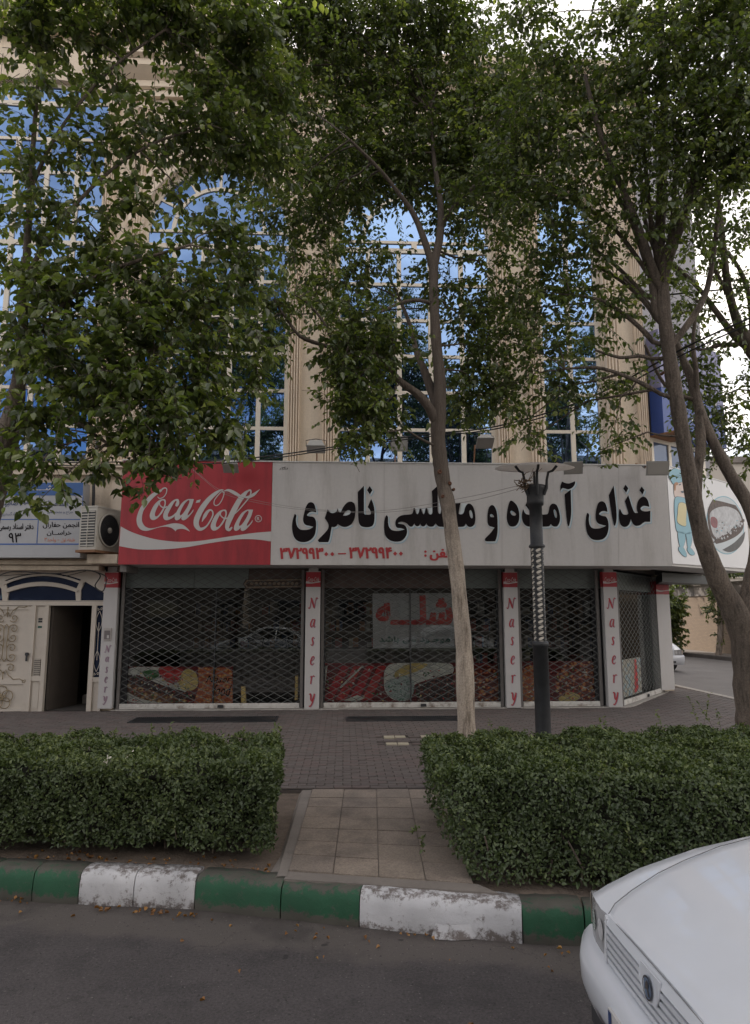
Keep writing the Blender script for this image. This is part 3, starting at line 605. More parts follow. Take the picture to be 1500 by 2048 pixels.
GL = [
 (A_, [(155,515),(172,540),(165,600),(180,685),(225,740),(290,752),(370,741),(425,706,1),(370,692),(312,678),(280,640),(273,580),(290,500),(312,415),(350,352),(395,337),(437,362),(461,430),(470,494,1),(420,478),(370,488),(331,532),(370,549),(420,556),(455,590),(468,650),(464,750),(445,830),(400,890),(340,925),(280,935),(210,925),(150,880),(118,800),(107,700),(115,620),(132,560),(143,522)], []),
 (A_, [(492,905,1),(590,805),(640,745),(655,690),(640,640),(598,578,1),(622,500),(642,440,1),(668,485),(715,500),(768,480),(788,427,1),(806,480),(835,488),(850,455),(880,400),(930,345),(985,328),(1035,352),(1057,420),(1055,500),(1040,590),(1000,660),(940,700),(880,708),(830,690),(792,662,1),(772,695),(735,710),(702,706,1),(690,770),(680,830),(668,890),(648,935,1),(510,935,1)], [[(868,540,1),(893,497),(930,462),(965,458),(986,482),(970,515),(925,535)]]),
 (A_, [(1090,185,1),(1183,92,1),(1184,470),(1188,512),(1210,522),(1270,522),(1287,512,1),(1285,490),(1270,450),(1240,412,1),(1265,350),(1292,288,1),(1325,370),(1340,450),(1342,560),(1335,640),(1310,690),(1260,710),(1190,710),(1140,695),(1110,650),(1098,560),(1092,300)], []),
 (A_, [(1270,95,1),(1310,158,1),(1272,222,1),(1230,158,1)], []),
 (B_, [(100,533),(118,560),(120,640),(132,700),(165,745),(220,765),(290,765),(368,744,1),(310,727),(262,722),(237,700),(228,650),(240,600),(280,555),(340,530),(420,522),(475,512),(490,485),(500,432),(511,425),(524,440),(535,490),(556,518),(578,490),(590,440),(603,428),(617,445),(630,490),(650,518),(668,490),(678,440),(691,425),(704,440),(716,490),(742,520),(773,512),(783,480),(780,300),(774,170,1),(860,93,1),(862,300),(864,470),(884,512),(905,500),(915,440),(940,385),(1050,352),(1202,350,1),(1187,430),(1177,490),(1182,515),(1228,515),(1255,480),(1270,420),(1300,370),(1337,358),(1377,385),(1405,440),(1422,520),(1425,590),(1412,660),(1380,700),(1335,708),(1305,690),(1283,658,1),(1260,695),(1220,707),(1050,706),(930,706),(870,698),(830,652,1),(800,695),(755,705),(715,690),(692,655,1),(670,690),(640,700),(617,690),(602,655,1),(580,690),(555,698),(532,690),(512,655,1),(490,692),(460,705),(430,690),(400,655),(350,633),(300,632),(268,652),(300,662),(350,672),(385,700),(402,750),(400,810),(370,870),(320,915),(250,928),(180,920),(120,890),(80,840),(62,770),(58,680),(65,610),(83,550)], [[(1332,480),(1355,455),(1378,500),(1385,560),(1370,580),(1345,550)]]),
 (C_, [(245,455),(285,475),(315,540),(328,620),(332,720),(332,850),(318,940),(296,997,1),(158,997),(142,970),(160,940),(230,870),(286,792,1),(245,780),(210,768),(185,730),(180,650),(185,570),(205,490)], [[(220,605),(235,592),(258,600),(280,632),(255,637),(228,630)]]),
 (C_, [(525,390),(570,405),(620,460),(650,540),(658,620),(648,700),(610,760),(560,778),(510,765),(480,710),(470,630),(480,530),(500,440)], [[(523,560),(540,540),(580,560),(609,595),(590,613),(548,604)]]),
 (C_, [(715,520),(735,562),(768,592),(845,598),(800,530),(750,458,1),(800,340,1),(900,500),(980,590),(1045,595),(1083,585),(1098,540),(1110,480),(1140,440),(1180,435),(1222,465),(1250,540),(1266,630),(1260,710),(1225,770),(1185,778),(1150,765),(1128,738,1),(1105,770),(1050,778),(800,778),(745,755),(708,700),(695,610)], [[(1170,545),(1182,520),(1206,545),(1222,610),(1210,650),(1187,620)]]),
 (C_, [(1335,295,1),(1426,225,1),(1431,400),(1434,560),(1423,670),(1400,770),(1385,765),(1365,650),(1345,450)], []),
 (C_, [(1296,103,1),(1345,125),(1400,132),(1450,115),(1492,98,1),(1490,140),(1450,195),(1390,220),(1340,208),(1300,203),(1272,240,1),(1272,170)], []),
 (D_, [(258,498),(277,530),(272,600),(287,680),(330,725),(400,732),(470,718),(530,690,1),(470,676),(412,655),(381,610),(375,530),(385,440),(415,350),(465,323),(515,350),(545,430),(551,482,1),(500,470),(455,480),(425,515),(470,541),(525,552),(555,600),(568,680),(562,760),(535,840),(480,890),(400,905),(320,890),(262,830),(235,750),(225,660),(232,560),(243,510)], []),
 (D_, [(570,235,1),(643,90,1),(662,250),(682,420),(688,560),(680,640),(661,690),(645,670),(620,560),(595,400)], []),
 (D_, [(740,440),(760,480),(782,515),(820,525),(862,510),(850,450),(810,325,1),(862,233,1),(900,350),(930,440),(960,495),(1007,498,1),(990,440),(995,370),(1020,300),(1075,255),(1120,265),(1155,310),(1175,385),(1176,408,1),(1130,395),(1082,395),(1045,430),(1072,465),(1130,475),(1193,465,1),(1190,630,1),(1110,630,1),(1080,650),(1030,685),(970,690),(925,650),(900,585,1),(880,660),(840,700),(790,705),(745,670),(725,590),(722,510),(729,455)], []),
 (D_, [(822,72,1),(862,132,1),(830,195,1),(788,135,1)], []),
 (D_, [(1063,103,1),(1105,158,1),(1075,222,1),(1030,160,1)], [])]
for fr_, o, hs in GL:
    op = spline(Z(o, *fr_), 4); hp = [spline(Z(h, *fr_), 4) for h in hs]
    def halo(k, g):
        q = []
        for i, p in enumerate(op):
            a = Vector(op[i-1]); b = Vector(op[(i+1) % len(op)]); t = (b - a).normalized(); n_ = Vector((-t.y, t.x)); q.append((p[0] + n_.x * g * k, p[1] + n_.y * g * k))
        return q
    ar = sum(op[i-1][0]*op[i][1] - op[i][0]*op[i-1][1] for i in range(len(op))); g = -1 if ar > 0 else 1
    sh = lambda q, dx, dy: [(p[0] + dx, p[1] + dy) for p in q]
    hs2 = [sh(h, .6, .4) for h in hp]
    lt = MB(); lt.prism(op, on_plane(SY), SO + .006, SO + .008, hp); lt = lt.build('lettering', M['lblack'], SGN)
    b = MB(); b.prism(sh(halo(1.2, g), 1.1, 1.6), on_plane(SY), SO + .003, SO + .0042, [sh(h, 1.2, .8) for h in hp] if hp else ()); b.build('letter_outline', M['lhalo'], lt)
    b = MB(); b.prism(sh(halo(1.2, g), 2.2, 2.6), on_plane(SY), SO + .001, SO + .002, [sh(h, 2.2, 1.6) for h in hp] if hp else ()); b.build('letter_shade', M['lblue'], lt)
# telephone numbers
def wtext(parent, s, x0, y0, x1, y1, m, plane, d, bold=.012, shear=0, name='lettering'):
    mb = MB(); k = bold * abs(y1 - y0)
    for i, (a, b) in enumerate(((0, 0), (k, k*.6), (-k, -k*.6), (k, -k*.6), (-k, k*.6), (k*1.3, 0), (-k*1.3, 0)) if k else ((0, 0),)): put_text(mb, s, x0 + a, y1 + b, x1 + a, y0 + b, plane, d + .0003 * i, 0, shear)
    return mb.build(name, m, parent)
PL_ = on_plane(SY)
wtext(SGN, '۳۷۲۹۹۳', 561, 1096, 646, 1118, M['lred'], PL_, SO + .004, .045); wtext(SGN, '۳۷۲۹۹۴', 699, 1095, 783, 1117, M['lred'], PL_, SO + .004, .045)
for cx, cy in ((652.5, 1108.5), (664.5, 1108.5), (790, 1107.5), (801.5, 1107.5)):
    mb = MB(); mb.prism([(cx, cy - 4.6), (cx + 4.2, cy), (cx, cy + 4.6), (cx - 4.2, cy)], PL_, SO + .002, SO + .004); mb.build('lettering', M['lred'], SGN)
mb = MB(); mb.prism([(676, 1106.6), (692, 1106.2), (692, 1108.8), (676, 1109.2)], PL_, SO + .002, SO + .004); mb.build('lettering', M['lred'], SGN)
wtext(SGN, shape('تلفن'), 860, 1096, 906, 1121, M['lred'], PL_, SO + .004, .04)
for cy in (1103.5, 1111.5):
    mb = MB(); mb.prism([(850.5 + 2.6*math.cos(k), cy + 2.6*math.sin(k)) for k in [i * math.pi / 4 for i in range(8)]], PL_, SO + .002, SO + .004); mb.build('lettering', M['lred'], SGN)
wtext(SGN, shape('نگار'), 558, 934, 576, 941, M['lblack'], PL_, SO + .004, .0)
# white script on the red panel
RA, RB_, R8 = (230, 950, 8.824), (380, 950, 8.824), (220, 910, 4.412)
wv = spline(Z([(100,632,1),(180,675),(290,715),(420,748),(560,765),(640,768),(760,763),(900,745),(1050,722),(1250,692),(1424,677,1),(1424,765,1),(1300,748),(1150,745),(1000,762),(850,785),(700,812),(560,828),(400,836),(250,833),(86,805,1)], *R8), 4)
wv = [(max(p[0], 239.5 + (1030 - p[1]) * .05), p[1]) for p in wv]
w_ = MB(); w_.prism(wv, PL_, SO + .001, SO + .003); w_.build('white_wave', M['lwhite'], SGN)
def glyph(fr_, o, hs=(), d=.004): 
    mb = MB(); mb.prism(spline(Z(o, *fr_), 4), PL_, SO + d - .002, SO + d, [spline(Z(h, *fr_), 4) for h in hs]); mb.build('lettering', M['lwhite'], SGN)
def stroke(fr_, pts, d=.006):
    mb = MB(); strip_faces(mb, [(p[0]/fr_[2] + fr_[0], p[1]/fr_[2] + fr_[1], p[2]/fr_[2]) for p in pts], PL_, SO + d); mb.build('lettering', M['lwhite'], SGN)
glyph(RA, [(830,255,1),(740,290),(640,350),(565,425),(500,515),(440,615),(402,720),(390,810),(410,900),(470,970),(560,990),(650,970),(780,930),(900,915),(1000,935),(1050,970),(1078,998,1),(1095,970),(1160,955),(1240,962),(1332,1004,1),(1290,950),(1210,885),(1120,860),(1030,858),(930,880),(800,915),(680,942),(600,940),(530,900),(490,830),(487,740),(510,640),(560,560),(630,465),(710,385),(780,330),(842,285,1)])
stroke(RA, [(835,262,26),(880,235,22),(920,250,18),(915,320,16),(870,390,16),(800,420,16),(760,390,14)])
OB = [(780,455),(850,430),(895,440),(906,500),(890,570),(850,660),(790,735),(740,780),(685,800),(640,780),(622,720),(645,640),(700,535)]
OH = [(800,495),(840,455),(875,462),(882,520),(842,615),(775,715),(730,738),(712,705),(735,620)]
glyph(RA, OB, [OH]); stroke(RA, [(800,480,12),(800,530,18),(840,572,22),(890,578,24),(930,560,18)])
glyph(RA, [(1140,465),(1138,520),(1105,560),(1073,548),(1080,510),(1096,475),(1075,462),(1040,510),(990,600),(945,690),(942,735),(972,742),(1030,715),(1085,665,1),(1062,730),(990,780),(920,803),(872,780),(858,720),(882,640),(942,550),(1012,470),(1072,435),(1118,430)])
AB = [(1280,437),(1330,430),(1400,432,1),(1360,560),(1292,690),(1292,718),(1340,680),(1392,608,1),(1385,650),(1330,720),(1270,780),(1212,805),(1180,780),(1182,745),(1140,788),(1090,803),(1062,770),(1075,700),(1130,590),(1200,490)]
AH = [(1270,475),(1312,447),(1320,485),(1272,590),(1202,690),(1162,718),(1152,690),(1182,610),(1232,520)]
glyph(RA, AB, [AH], .0062)
glyph(RB_, [(125,455,1),(195,437,1),(180,485,1),(108,500,1)])
stroke(RB_, [(600,270,10),(540,278,32),(450,335,60),(345,430,80),(240,560,92),(165,690,95),(122,800,96),(122,890,92),(170,955,66),(235,950,44),(305,900,26),(370,800,24),(410,710,24),(402,645,24),(360,622,28),(310,660,50),(270,725,60),(240,780,34),(218,832,4)])
stroke(RB_, [(560,300,14),(604,310,16),(602,360,16),(575,435,16),(525,515,16),(470,545,16),(432,520,16),(440,450,16),(500,365,16),(560,305,14)], .0085)
stroke(RB_, [(606,288,8),(680,275,42),(760,305,58),(840,352,58),(900,385,44),(980,398,28),(1060,388,48),(1130,350,52),(1190,300,26),(1237,258,2)], .0085)
dx = -250
glyph(RB_, [(x - 252, y + 186) + ((1,) if 0 else ()) for x, y in OB], [[(x - 252, y + 186) for x, y in OH]], .0045); stroke(RB_, [(548,666,12),(548,716,18),(588,758,22),(638,772,24),(700,745,18)], .0062)
stroke(RB_, [(1050,285,10),(1010,300,40),(950,365,78),(880,450,90),(800,590,95),(725,740,95),(672,870,86),(662,945,62),(700,972,48),(750,925,22)], .0105)
stroke(RB_, [(735,745,12),(850,640,18),(960,515,20),(1050,400,22),(1080,320,26),(1072,275,26),(1030,285,30)], .0125)
glyph(RB_, [(p[0] - 282, p[1] + 186) + tuple(p[2:]) for p in AB], [[(x - 282, y + 186) for x, y in AH]], .0045)
mb = MB(); 
for r0, r1 in ((62, 50),): mb.prism(Z([(1210 + r0*math.cos(k*math.pi/12), 775 + r0*math.sin(k*math.pi/12)) for k in range(24)], *RB_), PL_, SO + .002, SO + .004, [Z([(1210 + r1*math.cos(k*math.pi/12), 775 + r1*math.sin(k*math.pi/12)) for k in range(24)], *RB_)])
mb.build('registered_mark', M['lwhite'], SGN); wtext(SGN, 'R', *Z([(1185, 745)], *RB_)[0], *Z([(1235, 808)], *RB_)[0], M['lwhite'], PL_, SO + .0045, .01)
# cook and dish printed on the side panel
def dprint(poly, m, d, name='printed_cook', sm=True, crop=(1280, 880, 3.66)):
    mb = MB(); p = Z(poly, *crop); mb.prism(spline(p, 4) if sm else p, onD, .031 + d, .033 + d); return mb.build(name, m, SGN)
skyb = mat('print_sky_blue', (.22, .42, .50), .5, .05, 3); skin = mat('print_skin', (.62, .50, .44), .5, .05, 3); ylw = mat('print_yellow', (.60, .52, .28), .5, .05, 3); outl = mat('print_outline', (.07, .10, .13), .5)
for gr, m_, d in ((3.0, outl, 0), (0, None, .002)):
    def gro(p, g=gr):
        c = Vector((sum(q[0] for q in p)/len(p), sum(q[1] for q in p)/len(p))); return [tuple(Vector(q[:2]) + (Vector(q[:2]) - c).normalized() * g) for q in p]
    dprint(gro([(235,320),(240,410),(270,430),(310,430),(330,400),(325,340),(300,300),(250,300)]), m_ or skin, d)
    dprint(gro([(205,240),(230,215),(265,210),(300,225),(318,260),(305,300),(285,310),(240,322),(228,322),(215,300),(198,275)]), m_ or skyb, d + .004)
    dprint(gro([(245,425),(285,420),(340,440),(372,480),(385,560),(370,640),(362,682),(310,690),(258,668),(245,600),(238,500)]), m_ or skyb, d + .004)
    dprint(gro([(268,670),(312,685),(318,730),(302,785),(280,780),(268,725)]), m_ or skyb, d + .004); dprint(gro([(325,685),(362,680),(366,740),(352,790),(335,780),(330,730)]), m_ or skyb, d + .004)
    dprint(gro([(272,785),(300,785),(325,830),(325,855),(300,845),(272,810)]), m_ or skyb, d + .0045); dprint(gro([(335,790),(355,790),(385,825),(380,842),(355,838),(335,812)]), m_ or skyb, d + .0045)
    dprint(gro([(272,465),(320,470),(325,520),(322,580),(318,632),(262,605),(262,540)]), m_ or ylw, d + .008)
dprint([(238,318),(262,312),(262,330),(250,335),(246,370),(238,372)], mat('print_hair', (.35, .16, .07), .5), .009)
dprint([(272,326),(284,322),(284,330),(274,334)], outl, .009); dprint([(285,378),(305,374),(312,384),(296,390)], outl, .009)
for k, (rx, ry, m_, d) in enumerate(((138, 212, skyb, 0), (132, 205, M['lhalo'], .002))):
    dprint([(612 + rx*math.cos(a)*1.0 - ry*.16*math.sin(a)*0, 625 + ry*math.sin(a) + rx*.16*math.cos(a)) for a in [i*math.pi/12 for i in range(24)]], m_, d, 'printed_dish')
brown_ = mat('print_brown', (.09, .06, .05), .6, .5, 12); rice = mat('print_rice', (.48, .48, .49), .6, .25, 9); dk = mat('print_dark', (.05, .045, .045), .5, .3, 8)
dprint([(520,438,1),(600,455),(690,480,1),(735,560),(745,640),(700,700),(610,745),(545,762,1),(505,690),(484,600),(486,510)], brown_, .004, 'printed_dish')
dprint([(498,545),(545,500),(620,488),(690,515),(722,560),(728,600),(690,650),(620,690),(545,715),(512,660)], rice, .006, 'printed_dish')
rq = random.Random(5)
for i in range(44):
    t = i / 43; x = 520 + 222*t + rq.uniform(-8, 8); y = 738 - 30*t - 120*t*t + rq.uniform(-14, 16); w = rq.uniform(5, 9); dprint([(x - w, y), (x - w*.3, y - w*1.5), (x + w, y - w*.5), (x + w*.4, y + w)], (brown_, dk, rice)[i % 3], .008 + .0002*(i % 7), 'printed_dish')
for i in range(26):
    x = 560 + rq.uniform(-45, 150); y = 640 + rq.uniform(-30, 45) - (x - 560)*.3; w = rq.uniform(3, 7); dprint([(x - w, y), (x, y - w), (x + w, y), (x, y + w*.7)], rq.choice((brown_, M['lhalo'], skyb)), .0075 + .0002*(i % 5), 'printed_dish')
dprint([(590,805,1),(680,750),(758,670,1),(745,740),(700,800),(640,822)], dk, .004, 'printed_dish')
dprint([(505,570),(530,565),(553,590),(550,640),(525,642),(505,615)], mat('print_maroon', (.2, .04, .05), .5, .3, 9), .008, 'printed_dish')

# ---------------------------------------------------------------- roller shutters
LY = 13.98
def shutter(p0, d2, Ln, z0, z1, label, scale=1.0):
    """lattice shutter standing on the line from p0 along d2"""
    n2 = Vector((d2.y, -d2.x)); c = p0 + d2 * Ln / 2
    sh = empty('roller_shutter', (c.x, c.y, z0), label=label, cat='shutter', group='lattice roller shutters of the shop')
    def PP(a, b, d): return Vector((p0.x + d2.x*a + n2.x*d, p0.y + d2.y*a + n2.y*d, b))
    la = MB(); dw, dh = .262 * scale, .137; zb = z0 + .10; hw = .0048
    for sgn in (1, -1):
        sl_ = sgn * dh / dw; k0 = -int((z1 - zb) / dh) - int(Ln / dw) - 2
        for k in range(k0, -k0):
            c0 = zb + k * dh + random.uniform(-.0035, .0035)                            # line z = c0 + sl * a
            a0, a1 = 0.0, Ln; 
            for zl in (zb, z1):
                pass
            ts = sorted([(zb - c0) / sl_, (z1 - c0) / sl_]); a0, a1 = max(0, ts[0]), min(Ln, ts[1])
            if a1 - a0 < .02: continue
            z_0, z_1 = c0 + sl_ * a0, c0 + sl_ * a1; off = .004 if sgn > 0 else -.004; q = hw / math.cos(math.atan(sl_))
            vs_ = [PP(a0, z_0 - q, off), PP(a1, z_1 - q, off), PP(a1, z_1 + q, off), PP(a0, z_0 + q, off), PP(a0, z_0 - q, off - .006), PP(a1, z_1 - q, off - .006), PP(a1, z_1 + q, off - .006), PP(a0, z_0 + q, off - .006)]
            la.add(vs_, [(0,1,2,3), (7,6,5,4), (0,4,5,1), (2,6,7,3)])
    la.build('lattice', M['steel'], sh, kind='stuff')
    b = MB(); b.prism([(.01, z0 + .015), (Ln - .01, z0 + .015), (Ln - .01, z0 + .11), (.01, z0 + .11)], PP, -.02, .025); b.prism([(.01, z0 + .05), (Ln - .01, z0 + .05), (Ln - .01, z0 + .06), (.01, z0 + .06)], PP, .026, .034); b.build('bottom_rail', M['rail'], sh)
    for a in (0, Ln): 
        b = MB(); s_ = -1 if a == 0 else 1; b.prism([(a - .0*s_, z0), (a + .055*s_, z0), (a + .055*s_, z1), (a, z1)] if s_ > 0 else [(a - .055, z0), (a, z0), (a, z1), (a - .055, z1)], PP, -.03, .03); b.build('guide_rail', M['shopside'], sh)
    if Ln > 1.6:
        b = MB(); a = Ln * .56; b.prism([(a - .06, z0 + .03), (a + .06, z0 + .03), (a + .05, z0 + .085), (a - .05, z0 + .085)], PP, .036, .055); b.build('lock', M['iron'], sh)
ex = Vector((1, 0)); SB = .262; ST = 3.0
shutter(Vector((-4.38, LY)), ex, 3.52, SB, ST, 'lattice roller shutter pulled down before the kebab poster, beside the doorway')
shutter(Vector((-.40, LY)), ex, 3.56, SB, ST, 'lattice roller shutter pulled down before the red lettered notice, behind the tree trunk')
shutter(Vector((3.60, LY)), ex, 1.58, SB, ST, 'narrow lattice roller shutter pulled down behind the black lamp post')
CS = Vector((5.66, 14.03)); CD2 = (Vector((7.62, 16.42)) - CS); CL = CD2.length; CD2.normalize()
shutter(CS, CD2, CL - .05, SB, ST - .06, 'lattice roller shutter on the angled corner side of the shop')
# step under the shutters
st = MB(); st.prism([(-4.5, 13.86), (5.62, 13.86), (5.85, 13.98), (7.8, 16.5), (7.7, 16.7), (5.5, 14.2), (-4.5, 14.2)], lambda a, b, d: Vector((a, b, d)), .2, .268); st.build('shop_step', mat('step_stone', (.40, .37, .34), .7, .12, 3, grime=(.2, .17, .15), gscale=2), kind='structure')
# ---------------------------------------------------------------- name columns
mat_sh = mat('letter_shadow_print', (.25, .18, .24), .5); mat_fade = mat('faded_print', (.30, .20, .24), .5)
PEN = {'N': [[(-.02,.10,.05),(.05,.01,.09),(.16,.12,.06),(.30,.92,.05),(.20,.90,.04)],[(.29,.97,.10),(.45,.55,.17),(.64,.02,.10)],[(.64,.03,.05),(.78,.70,.05),(.90,.97,.08),(1.02,.90,.10)]],
 'a': [[(.80,.86,.05),(.52,.97,.10),(.20,.66,.15),(.08,.28,.15),(.22,.03,.11),(.50,.25,.06),(.80,.88,.05)],[(.88,.98,.13),(.74,.40,.14),(.72,.08,.12),(.84,.02,.07),(1.0,.18,.03)]],
 's': [[(.92,.80,.10),(.72,.97,.08),(.45,.88,.12),(.42,.66,.16),(.62,.40,.18),(.58,.12,.13),(.30,.0,.09),(.05,.14,.10)]],
 'e': [[(.22,.45,.05),(.60,.55,.06),(.88,.78,.09),(.74,.98,.10),(.40,.84,.13),(.14,.42,.17),(.20,.10,.15),(.48,.0,.10),(.88,.24,.03)]],
 'r': [[(.08,.80,.04),(.30,.96,.08),(.36,.80,.13),(.22,.02,.14)],[(.30,.50,.04),(.52,.86,.06),(.78,.97,.12),(.98,.90,.14)]],
 'y': [[(.06,.92,.04),(.24,.98,.09),(.34,.84,.13),(.36,.52,.11),(.50,.42,.06),(.84,.92,.04)],[(.90,.99,.11),(.80,.66,.12),(.58,.28,.10),(.28,.03,.08),(.06,.05,.12)]]}
def column(p0, d2, w, dep, z0, z1, label, text=True, logo=True, hand=False):
    n2 = Vector((d2.y, -d2.x))
    def PP(a, b, d): return Vector((p0.x + d2.x*a + n2.x*d, p0.y + d2.y*a + n2.y*d, b))
    c = empty('name_column', (p0.x, p0.y, z0), label=label, cat='column', group='white name columns between the shutters')
    zr = z1 - .31
    b = MB(); b.prism([(0, z0), (w, z0), (w, zr - .002), (0, zr - .002)], PP, -dep, 0); b.build('column_shaft', M['alu'], c)
    r = MB(); r.prism([(0, zr), (w, zr), (w, z1), (0, z1)], PP, -dep, .003); r = r.build('red_cap', M['signred'], c)
    k = MB(); k.prism([(.0, z1 - .012), (w, z1 - .012), (w, z1), (0, z1)], PP, .004, .01); k.prism([(.05, z1), (w-.05, z1), (w-.05, z1 + .1), (.05, z1 + .1)], PP, -dep + .05, -.03); k.build('cap_strip', M['lwhite'], c)
    if logo:
        q = MB(); put_text(q, 'Coca-Cola', w*.12, z1 - .205, w*.9, z1 - .115, PP, .0045, .0, .35); q.build('lettering', M['lwhite'], r)
    q = MB(); strip_faces(q, [(.0, z1 - .215, .05), (w*.3, z1 - .232, .026), (w*.6, z1 - .225, .018), (w, z1 - .205, .024)], PP, .0055); q.build('white_wave', M['lwhite'], r)
    if text:
        zs = [2.33, 1.93, 1.575, 1.20, .825, .44]; hs = [.22, .165, .165, .165, .165, .25]
        if hand: zs = [1.44, 1.24, 1.04, .85, .66, .46]; hs = [.14, .10, .11, .11, .11, .16]
        ws = [.62, .36, .26, .30, .32, .42] if not hand else [.44, .26, .2, .22, .24, .32]
        for ch, z, h, ww in zip('Nasery', zs, hs, ws):
            a = w*.5; y0 = z - h/2
            for dd, mm, o in ((.005, M['lred'] if not hand else mat_fade, (0, 0)), (.003, mat_sh, (.012, -.008))):
                q = MB(); x_ = a - w*ww/2
                for si, sk in enumerate(PEN[ch]): strip_faces(q, [(x_ + px*w*ww + o[0], y0 + py*h + o[1], pw*h*(.9 if dd > .004 else 1.05)) for px, py, pw in sk], PP, dd + .0005*si)
                q.build('lettering', mm, c)
    return c, PP
c1, PC = column(Vector((-4.755, 13.86)), ex, .27, .17, .30, 2.94, 'white name column beside the open doorway with an intercom box', hand=True)
column(Vector((-.765, 13.86)), ex, .29, .17, .27, 2.96, 'white name column between the two wide shutters')
column(Vector((3.245, 13.86)), ex, .285, .17, .25, 2.96, 'white name column just left of the black lamp post')
column(Vector((5.30, 13.84)), ex, .285, .17, .27, 2.97, 'white name column at the corner before the angled shutter')
column(Vector((7.48, 16.18)), Vector((.93, .37)).normalized(), .42, .25, .33, 2.88, 'wide unlettered white column at the alley end of the shop', text=False, logo=False)
ic = empty('intercom', (-4.62, 13.85, 1.70), label='small grey intercom panel on the column beside the doorway', cat='intercom')
b = MB(); b.prism([(.05, 1.60), (.19, 1.60), (.19, 1.84), (.05, 1.84)], PC, .004, .03); b.build('housing', mat('intercom_frame', (.42, .38, .36), .5), ic)
b = MB(); b.prism([(.065, 1.62), (.175, 1.62), (.175, 1.79), (.065, 1.79)], PC, .031, .035); b.build('panel', mat('intercom_face', (.16, .14, .14), .4), ic)
b = MB(); b.prism([(.12, 1.64), (.16, 1.64), (.16, 1.70), (.12, 1.70)], PC, .036, .039); b.build('button_plate', M['alu'], ic)

# ---------------------------------------------------------------- inside of the shop
room = MB(); rp = [(-4.48, 14.20), (5.55, 14.20), (7.55, 16.55), (7.55, 19.5), (-4.48, 19.5)]
room.add([(p[0], p[1], .30) for p in rp] + [(p[0], p[1], 3.04) for p in rp], [(0,1,2,3,4), (5,6,7,8,9), (2,7,8,3), (3,8,9,4), (4,9,5,0)])
room.build('shop_interior', mat('shop_wall', (.028, .024, .022), .8, .3, 1.5), bld)
def glassp(a, b, z0, z1, y=14.14):
    g = MB(); g.box(a, b, y, y + .008, z0, z1); return g
sf = empty('shop_window', (.6, 14.15, .27), label='dark shop window glazing behind the lattice shutters', cat='window')
for a, b in ((-4.30, -2.6), (-2.58, -.80), (-.38, 1.35), (1.37, 3.16), (3.60, 5.15)): glassp(a, b, .34, 2.62).build('pane', M['shopglass'], sf)
g = MB(); g.prism([(.1, .34), (CL - .2, .34), (CL - .2, 2.6), (.1, 2.6)], lambda a, b, d: Vector((CS.x + CD2.x*a - CD2.y*(.14 - d), CS.y + CD2.y*a + CD2.x*(.14 - d), b)), 0, .008); g.build('pane', M['shopglass'], sf)
fr = MB()
for a, b in ((-4.40, -4.29), (-2.602, -2.578), (-.81, -.68), (-.48, -.37), (1.348, 1.372), (3.15, 3.3), (3.5, 3.61), (5.14, 5.4)): fr.box(a, b, 14.10, 14.19, .27, 2.62)
for a, b in ((-4.4, -.68), (-.48, 3.3), (3.5, 5.4)): fr.box(a, b, 14.095, 14.195, .27, .34)
fr.build('window_frame', M['plastic'], sf)
tp = mat('transom_panel', (.17, .195, .185), .5, .08, 2); tpd = mat('dark_transom', (.10, .07, .06), .6, .3, 3)
for a, b, m_ in ((-4.40, -3.05, tp), (-3.04, -1.95, tp), (-1.94, -.68, tpd), (-.48, 2.2, tpd), (2.21, 3.3, tp), (3.5, 5.42, tp)):
    g = MB(); g.box(a, b, 14.10, 14.13, 2.635, 3.03); g.build('transom_panel', m_, sf)
g = MB(); g.prism([(.06, 2.62), (CL - .1, 2.62), (CL - .1, 3.0), (.06, 3.0)], lambda a, b, d: Vector((CS.x + CD2.x*a - CD2.y*(.12 - d), CS.y + CD2.y*a + CD2.x*(.12 - d), b)), 0, .01); g.build('transom_panel', tp, sf)
PY = 14.09
pp = on_plane(PY)
pl_ = empty('framed_plaque', (-1.3, 14.09, 2.66), label='ornate dark framed plaque at the top of the left shop window', cat='plaque')
g = MB(); g.prism(spline([(486,1168,1),(492,1158,1),(604,1156,1),(609,1166,1),(604,1176,1),(492,1178,1)], 1), pp, 0, .012); g.build('board', mat('plaque_brown', (.07, .045, .035), .5, .4, 10), pl_)
g = MB(); o1 = [(488,1168),(494,1160),(602,1158),(607,1166),(602,1174),(494,1176)]; o2 = [(491,1168),(496,1162.5),(600,1160.5),(604,1166),(600,1171.5),(496,1173.5)]; g.prism(o1, pp, .013, .018, [o2]); g.build('border', mat('plaque_gold', (.24, .18, .12), .5, .3, 12), pl_)
g = MB()
for i in range(11): g.prism(spline([(500 + 9*i, 1168), (503 + 9*i, 1164), (507 + 9*i, 1166), (505 + 9*i, 1170)], 3), pp, .013, .017)
g.build('ornament', mat('plaque_gold2', (.22, .17, .12), .5, .3, 12), pl_)
